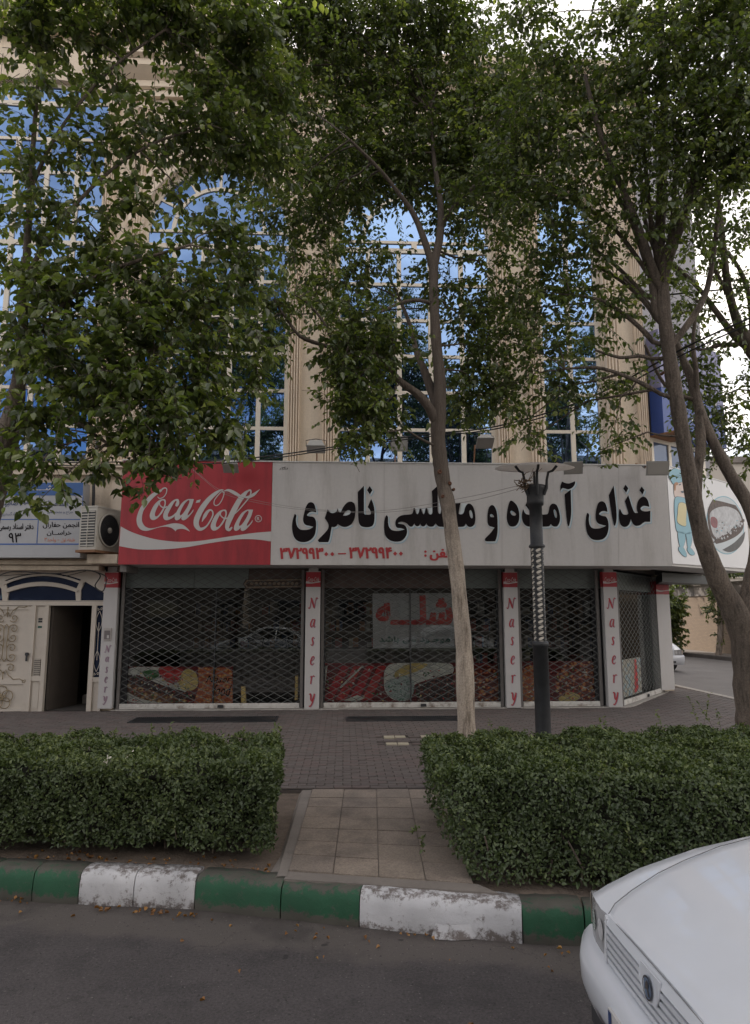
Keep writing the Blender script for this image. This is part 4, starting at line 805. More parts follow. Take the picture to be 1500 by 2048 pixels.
# posters along the foot of the glass
PG = on_plane(14.168)
def vor(name, c0, c1, c2, scale):
    m, t, b = new_mat(name); n = t.nodes.new; l = t.links.new; tcn = n('ShaderNodeTexCoord'); v = n('ShaderNodeTexVoronoi'); v.inputs['Scale'].default_value = scale; l(tcn.outputs['Object'], v.inputs['Vector'])
    z = n('ShaderNodeTexNoise'); z.inputs['Scale'].default_value = scale * .8; z.inputs['Detail'].default_value = 6; l(tcn.outputs['Object'], z.inputs['Vector'])
    x = n('ShaderNodeMath'); x.operation = 'ADD'; l(v.outputs['Distance'], x.inputs[0]); l(z.outputs['Fac'], x.inputs[1])
    r = n('ShaderNodeValToRGB'); l(x.outputs[0], r.inputs[0]); r.color_ramp.elements[0].position = .55; r.color_ramp.elements[1].position = 1.15; r.color_ramp.elements[0].color = c0 + (1,); r.color_ramp.elements[1].color = c2 + (1,); e = r.color_ramp.elements.new(.85); e.color = c1 + (1,)
    l(r.outputs[0], b.inputs['Base Color']); b.inputs['Roughness'].default_value = .4; return m
kebab = vor('print_kebab', (.26, .09, .05), (.12, .03, .02), (.03, .01, .01), 19); bread = vor('print_bread', (.70, .55, .30), (.50, .28, .10), (.18, .07, .03), 11); pizza = vor('print_pizza', (.68, .45, .16), (.55, .14, .05), (.16, .02, .01), 13); herb = vor('print_herb', (.04, .13, .07), (.30, .42, .38), (.45, .52, .50), 26); check = vor('print_checks', (.66, .42, .16), (.60, .27, .09), (.45, .12, .05), 15)
pmat = {'red': mat('print_poster_red', (.42, .02, .03), .4, .4, 2), 'bright': mat('print_bright_red', (.50, .04, .04), .4, .5, 6), 'dk': mat('print_wine', (.16, .012, .015), .4, .3, 2), 'plate': mat('print_plate', (.66, .66, .60), .4, .3, 7), 'lem': mat('print_lemon', (.66, .52, .20), .4, .2, 6), 'blue': mat('print_plate_blue', (.30, .40, .45), .4, .3, 8), 'grn': mat('print_leaf', (.05, .16, .05), .4, .4, 9)}
def poster(name, label, parts, xmax=9999):
    e = None
    for i, (nm, poly, m_, sm) in enumerate(parts):
        mb = MB(); mb.prism(spline(poly, 4) if sm else poly, PG, .0004 * 3 * i, .0004 * 3 * i + .0008)
        if e is None: c = W(sum(p[0] for p in poly)/len(poly), max(p[1] for p in poly), 14.132); e = empty(name, c, label=label, cat='poster')
        mb.build(nm, m_, e)
    rq = random.Random(len(label)); xs = [p[0] for p in parts[0][1]]; ys = [p[1] for p in parts[0][1]]
    for mi, key in enumerate(('dk', 'bright', 'grn', 'lem', 'plate')):       # crumbs, herbs and slices of the printed food
        mb = MB()
        for i in range(26):
            x = rq.uniform(min(xs) + 6, min(xmax, max(xs) - 6)); y = rq.uniform(min(ys) + 12, max(ys) - 5); w = rq.uniform(1.2, 4.2); a = rq.uniform(0, 3)
            mb.prism([(x + w*math.cos(a + k*1.57)*(1, .55)[k % 2], y + .8*w*math.sin(a + k*1.57)*(1, .55)[k % 2]) for k in range(4)], PG, .0148 + .0003*mi, .0149 + .0003*mi)
        mb.build('garnish_print', pmat[key], e, kind='stuff')
    return e
P1 = poster('food_poster', 'kebab and bread poster with an orange block in the shop window beside the doorway', [('sheet', [(243,1333),(466,1333),(466,1408),(243,1408)], pmat['dk'], False), ('plate_print', [(246,1345),(280,1334),(335,1338),(362,1360),(370,1385),(340,1404),(260,1404),(247,1380)], pmat['plate'], True), ('tomato_print', [(318,1336),(345,1333),(368,1342),(366,1360),(340,1366),(322,1352)], pmat['bright'], True), ('tomato_print', [(285,1344),(312,1340),(318,1352),(300,1360)], pmat['grn'], True),
   ('kebab_print', [(252,1352),(275,1350),(330,1372),(385,1388),(390,1398),(350,1396),(290,1380),(255,1364)], kebab, True), ('bread_print', [(250,1368),(275,1372),(330,1390),(380,1402),(370,1407),(300,1402),(255,1384)], bread, True), ('plate_print', [(362,1350),(375,1337),(392,1346),(396,1370),(380,1382),(360,1374)], pmat['lem'], True), ('block_print', [(396,1335),(455,1335),(465,1344),(465,1407),(388,1407),(398,1370)], check, False)], 384)
for s_, a, b, c_, d in (('Naser', 412, 1351, 464, 1365), ('food', 425, 1369, 464, 1392)):
    q = MB(); put_text(q, s_, a, d, c_, b, PG, .018, .0, .5); q.build('lettering', M['lblack'], P1)
P2 = poster('food_poster', 'red drinks and salad plate poster in the shop window behind the tree trunk', [('sheet', [(640,1326),(1006,1326),(1006,1409),(640,1409)], pmat['dk'], False)] +
   [('can_print', [(645 + 26*i, 1400), (665 + 26*i, 1400), (700 + 24*i, 1332), (684 + 24*i, 1332)], pmat['bright' if i % 2 else 'red'], False) for i in range(4)] + [('straw_print', [(679,1374),(682,1376),(728,1332),(724,1331)], pmat['plate'], False), ('can_print', [(641,1332),(655,1332),(647,1402),(641,1402)], pmat['plate'], False), ('can_print', [(688,1400),(715,1390),(730,1396),(712,1404)], pmat['plate'], False),
   ('plate_print', [(768,1365),(770,1340),(785,1327),(900,1327),(905,1346),(860,1358),(826,1372),(822,1398),(790,1400),(772,1385)], pmat['plate'], True), ('lemon_print', [(790,1345),(815,1328),(855,1328),(835,1342),(810,1350),(792,1356)], pmat['lem'], True), ('herb_print', [(770,1366),(790,1356),(815,1352),(828,1366),(824,1390),(800,1402),(776,1388)], herb, True), ('kebab_print', [(830,1372),(870,1356),(905,1346),(912,1400),(835,1404)], kebab, False), ('rice_print', [(942,1335),(1003,1330),(1003,1402),(946,1402)], pizza, False)])
poster('food_poster', 'pizza poster in the narrow shop window behind the black lamp post', [('sheet', [(1042,1322),(1201,1322),(1204,1404),(1045,1404)], pmat['dk'], False), ('rice_print', [(1045,1340),(1078,1336),(1082,1400),(1047,1400)], check, True), ('pizza_print', [(1118,1340),(1150,1324),(1196,1330),(1202,1398),(1130,1398),(1112,1372)], pizza, True), ('rim_print', [(1118,1395),(1140,1384),(1160,1392),(1150,1402),(1120,1402)], pmat['lem'], True)])
PO = lambda a, b, d: Vector((CS.x + CD2.x*a - CD2.y*(.11 - d), CS.y + CD2.y*a + CD2.x*(.11 - d), b))
po = empty('bright_poster', (6.4, 15.2, .35), label='bright many-coloured poster behind the angled corner shutter', cat='poster')
g = MB(); g.prism([(.25, .38), (1.75, .38), (1.75, 1.15), (.25, 1.15)], PO, 0, .002); g.build('sheet', vor('print_many', (.08, .20, .28), (.36, .44, .46), (.34, .32, .26), 8), po)
g = MB(); g.prism([(1.2, .40), (1.5, .46), (1.42, 1.12), (1.3, 1.1)], PO, .003, .005); g.build('red_print', pmat['bright'], po)
for q, lb_ in (([(482,1372),(492,1372),(493,1407),(482,1407)], 'tan upright board beside the orange block in the left shop window'), ([(590,1350),(597,1350),(596,1400),(589,1400)], 'tan board end against the column at the right of the left shop window')):
    c = W(q[2][0], q[2][1], 14.19); e = empty('board', c, label=lb_, cat='board'); mb = MB(); mb.prism(q, PG, .0, .02); mb.build('face', mat('tan_board', (.36, .25, .13), .6, .15, 6) if 'tan_board' not in bpy.data.materials else bpy.data.materials['tan_board'], e); mb = MB(); mb.prism([(p[0] + (1.2 if i in (0, 3) else -1.2), p[1] + (1.2 if i < 2 else -1.2)) for i, p in enumerate(q)], PG, .0205, .022); mb.build('edge_strip', pmat['lem'], e)
for xs_ in (768, 1003, 1236):                              # joins in the banner sheet, drawn as thin grey lines
    mb = MB(); mb.prism([(xs_, 930), (xs_ + .5, 930), (xs_ + .5, 1128), (xs_, 1128)], PL_, SO, SO + .0008); mb.build('sheet_join', mat('join_line', (.36, .34, .33), .6) if 'join_line' not in bpy.data.materials else bpy.data.materials['join_line'], SGN)
# notice hung in the middle window
NB = empty('notice_board', (1.25, 14.13, 1.3), label='pale notice with red word hung inside the shop window, left of the tree trunk', cat='notice')
g = MB(); g.prism([(745,1187),(908,1186),(909,1296),(746,1297)], PG, 0, .004); g.build('board', mat('notice_white', (.36, .37, .375), .5, .08, 2), NB)
wtext(NB, shape('شلـــه'), 755, 1192, 902, 1248, mat('notice_red', (.42, .02, .015), .5, .2, 8), PG, .006, .05); wtext(NB, shape('موجـود می باشد'), 758, 1272, 900, 1287, M['lgreen'], PG, .006, .04)
# counter, shelves and boxes deeper in the room
ct = empty('shop_counter', (0, 16.6, .30), label='dark counter standing inside the shop behind the glass', cat='counter')
g = MB(); g.box(-3.8, 2.9, 16.4, 17.0, .305, 1.25); g.build('base', M['shopside'], ct); g = MB(); g.box(-3.9, 3.0, 16.3, 17.05, 1.252, 1.30); g.build('worktop', mat('worktop', (.22, .22, .21), .3, .2, 5), ct)
shf = empty('wall_shelf', (0, 19.3, .30), label='tall shelving with packets against the back wall of the shop', cat='shelf')
for z in (.7, 1.15, 1.6, 2.05, 2.5):
    g = MB(); g.box(-4.2, 7.2, 19.05, 19.46, z, z + .03); g.build('shelf', M['shopside'], shf)
pk = [mat('packet_%d' % i, c, .5, .2, 6) for i, c in enumerate(((.2, .03, .025), (.22, .2, .14), (.04, .07, .14), (.2, .09, .03), (.22, .22, .2)))]
for i, mm in enumerate(pk):
    g = MB()
    for z in (.73, 1.18, 1.63, 2.08):
        for k in range(14):
            x = random.uniform(-4.1, 7.0); w = random.uniform(.08, .22); g.box(x, x + w, 19.12 + .003*i, 19.4, z + .0005, z + random.uniform(.15, .36))
    g.build('packets', mm, shf, kind='stuff')
# ================================================================ DOORWAY SIDE
DYY = 13.95
def X(px, py=1210, Y=DYY): return W(px, py, Y).x
def ZZ(py, px=100, Y=DYY): return W(px, py, Y).z
FP = lambda a, b, d: Vector((a, DYY - d, b))
ent = empty('entrance', (X(50), 14, .25), label='cream metal entrance with scrollwork gate, arched transom and open dark doorway', cat='entrance')
zb, zh0, zh1 = .24, ZZ(1211), ZZ(1203); zt = ZZ(1146)
xl, xr = X(-90), X(210)
f = MB()
f.box(xl, xr, DYY - .02, DYY + .08, zh0, zh1)
for a, b in ((66, 73), (91, 99), (185, 194), (207, 212), (-66, -58)): f.box(X(a), X(b), DYY - .02, DYY + .08, zb, zh0 - .001)
f.box(X(73) + .001, X(91) - .001, DYY - .012, DYY + .07, ZZ(1362), ZZ(1352)); f.box(X(194) + .001, X(207) - .001, DYY - .012, DYY + .07, ZZ(1364), ZZ(1355))
f.build('frame', M['gate'], ent)
def PXP(pts): return [(lambda p: (p.x, p.z))(W(a, b, DYY)) for a, b in pts]
# arched head: cream plate pierced by the glass
def arc(xa, ya, xm, ym, xb, yb, n=14): return [((1-t)**2*xa + 2*t*(1-t)*xm + t*t*xb, (1-t)**2*ya + 2*t*(1-t)*ym + t*t*yb) for t in [i/n for i in range(n+1)]]
h1 = arc(11, 1160, 88, 1132, 162, 1159) + arc(153, 1177, 85, 1150, 14, 1177); h2 = arc(17, 1185, 85, 1160, 151, 1184) + [(152, 1201), (15, 1201)]; h3 = [(161, 1201), (162, 1180), (170, 1163), (209, 1186), (209, 1201)]; h4 = [(-60, 1201), (-60, 1170), (-10, 1160), (3, 1178), (5, 1201)]
hd = MB(); hd.prism(PXP([(-90, 1202.5), (-90, 1139), (211, 1139), (211, 1202.5)]), FP, -.06, .005, holes=[PXP(h) for h in (h1, h2, h3, h4)]); hd = hd.build('arched_head', M['gate'], ent)
blg = glass_mat('blue_door_glass', (.012, .018, .04), (.5, .65, 1), .03, 0, .01, 2)
g = MB(); g.box(-19.8, X(99) - .03, DYY + .16, DYY + .2, .24, 3.04); g.box(X(185) + .02, -4.6, DYY + .16, DYY + .2, .24, 3.04); g.build('leak_screen', M['dark'], ent)  # unseen dark screen behind the gate, added to stop the sun leaking in
g = MB(); g.box(xl, xr, DYY + .03, DYY + .038, zh1, zt + .2); g.build('pane', blg, hd)
m_ = MB()
for off, wd_ in ((0, 3), ):
    o = arc(5, 1166, 88, 1130, 168, 1165) + arc(165, 1169, 86, 1134.5, 8, 1170); m_.prism(PXP(o), FP, .006, .03); o = arc(10, 1181, 85, 1154, 157, 1180) + arc(155, 1185, 85, 1158, 13, 1186); m_.prism(PXP(o), FP, .006, .03)
m_.build('arch_rib', M['gate'], ent)
# gate leaf
lf = MB(); gx0, gx1 = X(-58), X(66); zg0, zg1, zgm0, zgm1 = ZZ(1424), ZZ(1212), ZZ(1366), ZZ(1360)
lf.box(gx0, gx1, DYY + .02, DYY + .05, zg0, zg1); lf = lf.build('gate_leaf', M['gate'], ent)
r = MB()
for a, b, c_, d in ((gx0, gx0 + .07, zg0, zg1), (gx1 - .07, gx1, zg0, zg1), (gx0, gx1, zg0, zg0 + .07), (gx0, gx1, zg1 - .07, zg1), (gx0, gx1, zgm0 - .02, zgm1 + .04)): r.box(a, b, DYY - .01 + random.uniform(0, .004), DYY + .0195, c_, d)
r.build('gate_rail', M['gate'], lf)
cxg = X(17)
def spiral(cx, cz, r0, a0, turns, sg, n=22): return [(cx + r0*(1 - .85*i/n)*math.cos(a0 + sg*turns*2*math.pi*i/n), cz + r0*(1 - .85*i/n)*math.sin(a0 + sg*turns*2*math.pi*i/n)) for i in range(n+1)]
sw = MB(); T3 = lambda pts: [Vector((p[0], DYY - .012, p[1])) for p in pts]
zc = (zgm1 + zg1) / 2; hh = (zg1 - zgm1) / 2
for s_ in (1, -1):
    for v_ in (1, -1):
        q = lambda pts: T3([(cxg + s_*p[0], zc + v_*p[1]) for p in pts])
        sw.tube(q(spiral(.14, .27, .10, math.pi*1.1, 1.35, -1)), .009, 5); sw.tube(q(spiral(.13, .48, .085, math.pi*1.2, 1.2, 1)), .009, 5); sw.tube(q(spiral(.13, .10, .095, math.pi*.9, 1.3, 1)), .009, 5)
        sw.tube(q([(.0, .60), (.05, .52), (.1, .62), (.2, .70), (.32, .69), (.38, .72)]), .009, 5); sw.tube(q(spiral(.40, .735, .04, -1, 1.2, 1, 12)), .007, 4)
        sw.tube(q([(.0, .36), (.045, .30), (.04, .16), (.03, 0)]), .009, 5)
sw.tube(T3([(cxg, zc - .7), (cxg, zc - .55)]), .009, 5); sw.tube(T3([(cxg, zc + .7), (cxg, zc + .5)]), .009, 5)
zc2 = (zg0 + zgm0) / 2
for k in range(5): sw.tube(T3([(cxg + .12*math.cos(k*1.2566+.3) + .105*math.cos(a), zc2 + .12*math.sin(k*1.2566+.3) + .105*math.sin(a)) for a in [i*math.pi/8 for i in range(17)]]), .009, 5)
sw.tube(T3(spiral(cxg, zc2, .07, 0, 1.6, 1)), .009, 5)
sw.build('scrollwork', M['scroll'], lf)
b = MB(); b.tube([Vector((gx1 - .03, DYY - .03, ZZ(1308))), Vector((gx1 - .03, DYY - .06, ZZ(1308)))], .035, 10); b.box(gx1 - .05, gx1 - .02, DYY - .05, DYY - .03, ZZ(1322), ZZ(1309)); b.build('gate_lock', M['iron'], lf)
# narrow fixed panel with louvres, side light
p = MB(); p.box(X(73) + .001, X(91) - .001, DYY + .02, DYY + .04, zb, zh0 - .001); p = p.build('side_panel', M['gate'], ent)
lv0, lv1 = ZZ(1354), ZZ(1318)
b = MB(); b.box(X(73) + .03, X(91) - .02, DYY + .012, DYY + .0195, lv0, lv1); b.build('vent_void', M['dark'], p)
for k in range(9):
    z = lv0 + (lv1 - lv0) * (k + .5) / 9; b = MB(); b.box(X(73) + .03, X(91) - .02, DYY - .004, DYY + .0115, z - .006, z + .012); b.build('louvre', M['gate'], p)
b = MB(); b.box(X(73) + .03, X(91) - .02, DYY + .008, DYY + .0195, zb + .06, ZZ(1366)); b.build('raised_panel', M['gate'], p)
for zz_, mm in ((1238, M['iron']), (1243, M['iron']), (1254, M['lgreen'])):
    b = MB(); b.box(X(78), X(86), DYY + .015, DYY + .0195, ZZ(zz_ + 2), ZZ(zz_ - 2)); b.build('sticker', mm, p)
s = MB(); s.box(X(194), X(207), DYY + .02, DYY + .04, zb, ZZ(1364)); s = s.build('side_light', M['gate'], ent)
b = MB(); b.box(X(194), X(207), DYY + .03, DYY + .036, ZZ(1355), zh0); b.build('pane', blg, s)
cxs = (X(194) + X(207)) / 2; z0s, z1s = ZZ(1352), ZZ(1214); b = MB()
for zc_ in (z0s + .28, z1s - .28):
    for s_ in (1, -1): b.tube(T3([(cxs + s_*.06*math.sin(math.pi*t/10), zc_ - .2 + .4*t/10) for t in range(11)]), .006, 5)
b.tube(T3([(cxs, z0s + .3), (cxs, z1s - .3)]), .006, 5)
for zc_ in (z0s + .04, z1s - .04):
    for s_ in (1, -1): b.tube(T3(spiral(cxs + s_*.035, zc_, .03, 0, 1.3, s_, 12)), .006, 4)
b.build('side_light_scroll', M['gate'], s)
# corridor behind the doorway
cx0, cx1 = X(99), X(185)
c = MB(); vs_ = [(cx0 - .01, DYY + .09), (cx1 + .01, DYY + .09), (cx1 + .01, 18.5), (cx0 - .01, 18.5)]
c.add([(p[0], p[1], .245) for p in vs_] + [(p[0], p[1], 2.6) for p in vs_], [(0,1,2,3), (4,5,6,7), (1,2,6,5), (2,3,7,6), (3,0,4,7)]); c.build('corridor', mat('corridor_wall', (.10, .09, .08), .8, .2, 2), ent)
c = MB(); c.prism([(cx0 + .01, DYY + .1), (cx0 + .05, DYY + .1), (cx0 + .30, DYY + .95), (cx0 + .26, DYY + .96)], lambda a, b, d: Vector((a, b, d)), .25, zh0 - .01); c.build('open_door', mat('dark_door', (.085, .07, .06), .5, .15, 3), ent)
for k in range(6):
    c = MB(); c.box(cx0 + .35, cx1, DYY + 1.1 + .28*k, DYY + 1.1 + .28*(k+1), .25 + .17*k, .25 + .17*(k+1)); c.build('stair', mat('stair_stone', (.2, .18, .16), .6) if k == 0 else bpy.data.materials['stair_stone'], ent)
# band of wall over the entrance
bw = MB(); bw.box(X(-400), -4.8, 13.62, 14.19, ZZ(1140, 100, 13.62), ZZ(1131, 100, 13.62)); bw.box(X(-400), -4.8, 13.55, 14.18, ZZ(1129, 100, 13.55), ZZ(1121, 100, 13.55)); bw.box(X(-400), -4.42, 13.9, 14.17, ZZ(1120, 100, 13.8), 4.88); bw.box(X(-400), -4.25, 13.75, 14.16, 4.885, 5.02); bw.box(X(-400), -4.25, 13.68, 14.15, 5.03, 5.10)
bw.box(X(-400), X(-92), 13.9, 14.04, .24, ZZ(1141, 100, 13.62)); bw.box(-4.82, -4.5, 14.0, 14.17, .24, 3.05)
bw.build('entrance_wall', M['stone'], bld)
pb = MB(); pb.box(-4.72, -4.45, 13.86, 13.898, 3.3, 4.8); pb.box(-4.68, -4.49, 13.835, 13.858, 3.4, 4.7); pb.build('wall_panel', M['stone2'], bld)
# ---------------------------------------------------------------- office sign, left
OY = 13.3; OP = on_plane(OY)
off = empty('office_sign', (X(60), 13.5, 3.2), label='white and blue board of office names over the scrollwork gate', cat='sign')
def W2(poly, m, d, name, e=off):
    mb = MB(); mb.prism(poly, OP, d, d + .003); return mb.build(name, m, e)
ob = MB(); ob.prism([(-320, 964), (167, 964), (160, 1115), (-320, 1115)], OP, -.35, 0); ob.build('box', mat('office_sign_white', (.40, .40, .41), .5, .05, 2, grime=(.31, .31, .32), gscale=2), off)
W2([(-320, 965.5), (166.5, 965.5), (166, 991), (-320, 991)], mat('office_sign_blue', (.04, .11, .30), .5, .08, 2), .001, 'blue_band')
lb = M['lnavy']; lbl = mat('office_line_blue', (.03, .10, .33), .5)
for q in ([(-320, 1037.6), (164, 1038), (164, 1039.6), (-320, 1039.4)], [(-320, 1087), (162, 1087), (162, 1089.5), (-320, 1090)]): W2(q, lbl, .001, 'rule_line')
for q in ([(79, 991.5), (80.6, 991.5), (77.5, 1037), (76, 1037)], [(76, 1040), (77.5, 1040), (74.5, 1086.5), (73, 1086.5)], [(165.5, 991.5), (167, 991.5), (164.6, 1037), (163.2, 1037)], [(163, 1040), (164.5, 1040), (162, 1086.5), (160.5, 1086.5)]): W2(q, lbl, .0015, 'rule_line')
for s_, x0, y0, x1, y1, m_, bd in (('دکتر احمد ضیائی', 90, 1001, 155, 1015, lb, .01), ('جراح و متخصص', 95, 1021, 146, 1029, lb, 0), ('انجمن حفاران', 86, 1044, 158, 1057, M['lblack'], .015), ('خراســان', 94, 1061, 143, 1072, M['lblack'], .015), ('طبقه اول', 122, 1076, 150, 1085, M['lorange'], 0), ('واحد۳', 89, 1075, 112, 1085, M['lorange'], 0), ('ابراهیم', 40, 999, 75, 1012, lb, .01), ('صائبیان', -2, 999, 36, 1014, lb, .01), ('پایه یک دادگستری', 2, 1024, 60, 1033, lb, 0), ('دفتر اسناد رسمی', -3, 1047, 67, 1062, M['lblack'], .015), ('تشــــخیصـم', 0, 971, 116, 986, M['lwhite'], .015)):
    wtext(off, shape(s_), x0, y0, x1, y1, m_, OP, .005, bd)
wtext(off, '۹۳', 18, 1066, 42, 1085, M['lblack'], OP, .005, .015); wtext(off, '-', 115, 1079.5, 119, 1080.5, M['lorange'], OP, .005, 0)
# ---------------------------------------------------------------- air conditioner
acw = empty('air_conditioner', (-4.72, 13.4, 3.28), R(-14), label='cream air conditioner unit standing on a rusty bracket between the two signs', cat='air conditioner')
AM = Matrix.Translation((-4.98, 13.02, 3.30)) @ Matrix.Rotation(R(-17), 4, 'Z'); aw, ad, ah = .36, .80, .80
def AB_(mb, x0, x1, y0, y1, z0, z1): return mb.box(x0, x1, y0, y1, z0, z1, AM)
b = MB(); AB_(b, 0, aw, 0, ad, 0, ah); b.build('casing', M['acwhite'], acw); b = MB(); AB_(b, -.012, aw + .012, -.012, ad + .01, ah + .001, ah + .03); b.build('top_cover', M['acwhite'], acw)
b = MB(); AB_(b, .03, aw - .03, -.004, -.001, .06, ah - .06); b.build('coil_void', M['plastic'], acw)
for k in range(13):
    z = .08 + (ah - .16) * k / 12
    for xa, xb in ((.03, aw/2 - .008), (aw/2 + .008, aw - .03)):
        b = MB(); AB_(b, xa, xb, -.022, -.0045, z - .008, z + .012); b.build('louvre', M['acwhite'], acw)
b = MB(); AB_(b, aw/2 - .008, aw/2 + .008, -.023, -.0045, .05, ah - .05); b.build('grille_rib', M['acwhite'], acw)
RM = AM @ Matrix.Translation((aw + .001, ad * .48, ah * .5)) @ Matrix.Rotation(R(90), 4, 'Y')
b = MB(); b.lathe([(.30, .0), (.33, .0), (.33, .025), (.30, .025), (.30, .0)], 28, M=RM, cap=False); b.build('fan_ring', M['acwhite'], acw)
b = MB(); b.lathe([(.0, .004), (.30, .004)], 28, M=RM); b.build('fan_void', M['plastic'], acw)
b = MB()
for r_ in (.08, .12, .16, .20, .24, .28): b.lathe([(r_, .014), (r_ + .008, .014), (r_ + .008, .02), (r_, .02), (r_, .014)], 28, M=RM, cap=False)
b.build('fan_grille', M['plastic'], acw)
b = MB(); b.lathe([(0, .03), (.055, .03), (.055, .006)], 16, M=RM); b.build('fan_hub', M['acwhite'], acw)
b = MB(); AB_(b, -.03, aw + .03, -.05, .0, -.05, -.002); AB_(b, -.03, aw + .03, ad - .05, ad, -.05, -.002); AB_(b, -.03, .02, .001, ad + .1, -.052, -.003); AB_(b, aw - .02, aw + .03, .001, ad + .1, -.052, -.003); b.build('bracket', M['rust'], acw)
b = MB(); b.box(-4.86, -4.3, 13.15, 14.0, 3.06, 3.235); b.build('plinth', M['stone'], bld)
# ---------------------------------------------------------------- floodlights on arms above the sign
def floodlight(px, py, Y, w, h, tilt, label, arm=True, yaw=0):
    c = W(px, py, Y); e = empty('floodlight', c, label=label, cat='floodlight', group='floodlights along the top of the shop sign')
    m_ = Matrix.Translation(c) @ Matrix.Rotation(yaw, 4, 'Z') @ Matrix.Rotation(tilt, 4, 'X')
    b = MB(); vs_ = [(-w/2, -.05, -h/2), (w/2, -.05, -h/2), (w/2, -.05, h/2), (-w/2, -.05, h/2), (-w/2*.7, .09, -h/2*.7), (w/2*.7, .09, -h/2*.7), (w/2*.7, .09, h/2*.7), (-w/2*.7, .09, h/2*.7)]
    b.add([m_ @ Vector(p) for p in vs_], [(4,5,6,7), (0,1,5,4), (1,2,6,5), (2,3,7,6), (3,0,4,7), (0,3,2,1)]); b.build('housing', mat('floodlight_grey', (.32, .31, .29), .5, .1, 8) if 'floodlight_grey' not in bpy.data.materials else bpy.data.materials['floodlight_grey'], e)
    b = MB(); b.box(-w/2 - .012, w/2 + .012, -.066, -.051, -h/2 - .012, h/2 + .012, m_); rim = b.build('rim', bpy.data.materials['floodlight_grey'], e)
    b = MB(); b.box(-w/2 + .012, w/2 - .012, -.072, -.0665, -h/2 + .012, h/2 - .012, m_); b.build('lens', glass_mat('flood_lens', (.36, .34, .31), (1, 1, 1), .08, 0, .003, 30) if 'flood_lens' not in bpy.data.materials else bpy.data.materials['flood_lens'], e)
    b = MB(); b.tube([m_ @ Vector(p) for p in ((-w/2 - .02, 0, 0), (-w/2 - .03, .12, .02), (0, .15, .03), (w/2 + .03, .12, .02), (w/2 + .02, 0, 0))], .008, 5); b.build('yoke', M['iron'], e)
    if arm:
        b = MB(); b.tube([c + Vector((0, .15, .0)), Vector((c.x - .02, SY + .35, max(c.z, ZT) + .12)), Vector((c.x - .02, SY + .55, ZT - .05))], .014, 6); b.build('arm', M['rust'], e)
floodlight(798, 887, 12.72, .30, .27, R(20), 'grey floodlight facing the street left of the tree trunk, above the white panel')
floodlight(632, 893, 12.5, .32, .24, R(70), 'small floodlight aimed down before the pilaster above the white panel')
floodlight(969, 882, 12.5, .30, .25, R(55), 'floodlight aimed down at the sign just right of the tree trunk')
floodlight(1146, 934, 12.45, .32, .22, R(30), 'pale floodlight beside the white dish of the street lamp', yaw=-.25)
floodlight(1313, 936, 12.5, .40, .25, R(18), 'floodlight at the corner of the sign above the printed cook', yaw=-.1)
floodlight(462, 932, 12.6, .26, .2, R(50), 'floodlight above the white script on the red panel')
# ---------------------------------------------------------------- cables
def cable(name, label, pts, r=.012, m_='cable', sag=0, group=None):
    P = [W(*p) for p in pts]; sp = []
    for i in range(len(P) - 1):
        a = P[max(i-1, 0)]; b = P[i]; c_ = P[i+1]; d = P[min(i+2, len(P)-1)]
        for k in range(8):
            t = k / 8; sp.append(.5*((2*b) + (c_-a)*t + (2*a-5*b+4*c_-d)*t*t + (3*b-a-3*c_+d)*t**3))
    sp.append(P[-1]); mb = MB(); mb.tube(sp, r, 5); return mb.build(name, M[m_], label=label, cat='cable', group=group)
cable('power_cable', 'thick black cable crossing in front of the upper windows above the long sign', [(100, 925, 12.0), (380, 922, 11.6), (520, 914, 11.3), (700, 889, 10.8), (860, 868, 10.4), (1000, 851, 9.9), (1180, 795, 9.0), (1380, 690, 7.6), (1560, 610, 6.8)], .012)
cable('power_cable', 'second black cable just under the thick one above the long sign', [(100, 931, 12.0), (380, 928, 11.6), (520, 920, 11.3), (700, 893, 10.8), (860, 873, 10.4), (1000, 856, 9.9), (1180, 803, 9.0), (1380, 702, 7.6), (1560, 622, 6.8)], .010)
cable('power_cable', 'black cable high up crossing the pilasters at branch height', [(300, 640, 12.5), (560, 630, 12), (660, 625, 11.8), (860, 616, 11.2), (1000, 620, 10.8), (1330, 590, 9.6), (1560, 568, 9)], .013)
cable('lamp_cable', 'pale sagging wire from the red panel to the street lamp head', [(360, 915, 12.6), (400, 950, 12.2), (450, 984, 11.7), (560, 1010, 10.9), (680, 1022, 10.0), (780, 1020, 9.4), (930, 995, 8.5), (1042, 970, 7.72)], .0028, 'cable_pale')
cable('lamp_cable', 'second pale wire sagging below the first to the street lamp head', [(362, 917, 12.6), (402, 954, 12.2), (452, 989, 11.7), (562, 1014, 10.9), (680, 1024, 10.0), (780, 1024, 9.4), (930, 1004, 8.5), (1042, 976, 7.72)], .0028, 'cable_pale')
cable('loose_wire', 'tangle of black wires under the ledge beside the name column', [(0, 1150, 13.5), (30, 1143, 13.5), (110, 1147, 13.5), (170, 1140, 13.5), (200, 1150, 13.5), (190, 1172, 13.5), (206, 1182, 13.5), (212, 1155, 13.5), (195, 1145, 13.5)], .012)
cable('loose_wire', 'thin black wire hanging across the arched transom', [(0, 1152, 13.6), (60, 1148, 13.6), (116, 1147, 13.6), (130, 1152, 13.6), (172, 1142, 13.6)], .007)
cable('drain_pipe', 'bundle of dark pipes running down behind the air conditioner', [(195, 880, 13.5), (188, 940, 13.5), (187, 1000, 13.5), (183, 1060, 13.7)], .03, 'plastic')
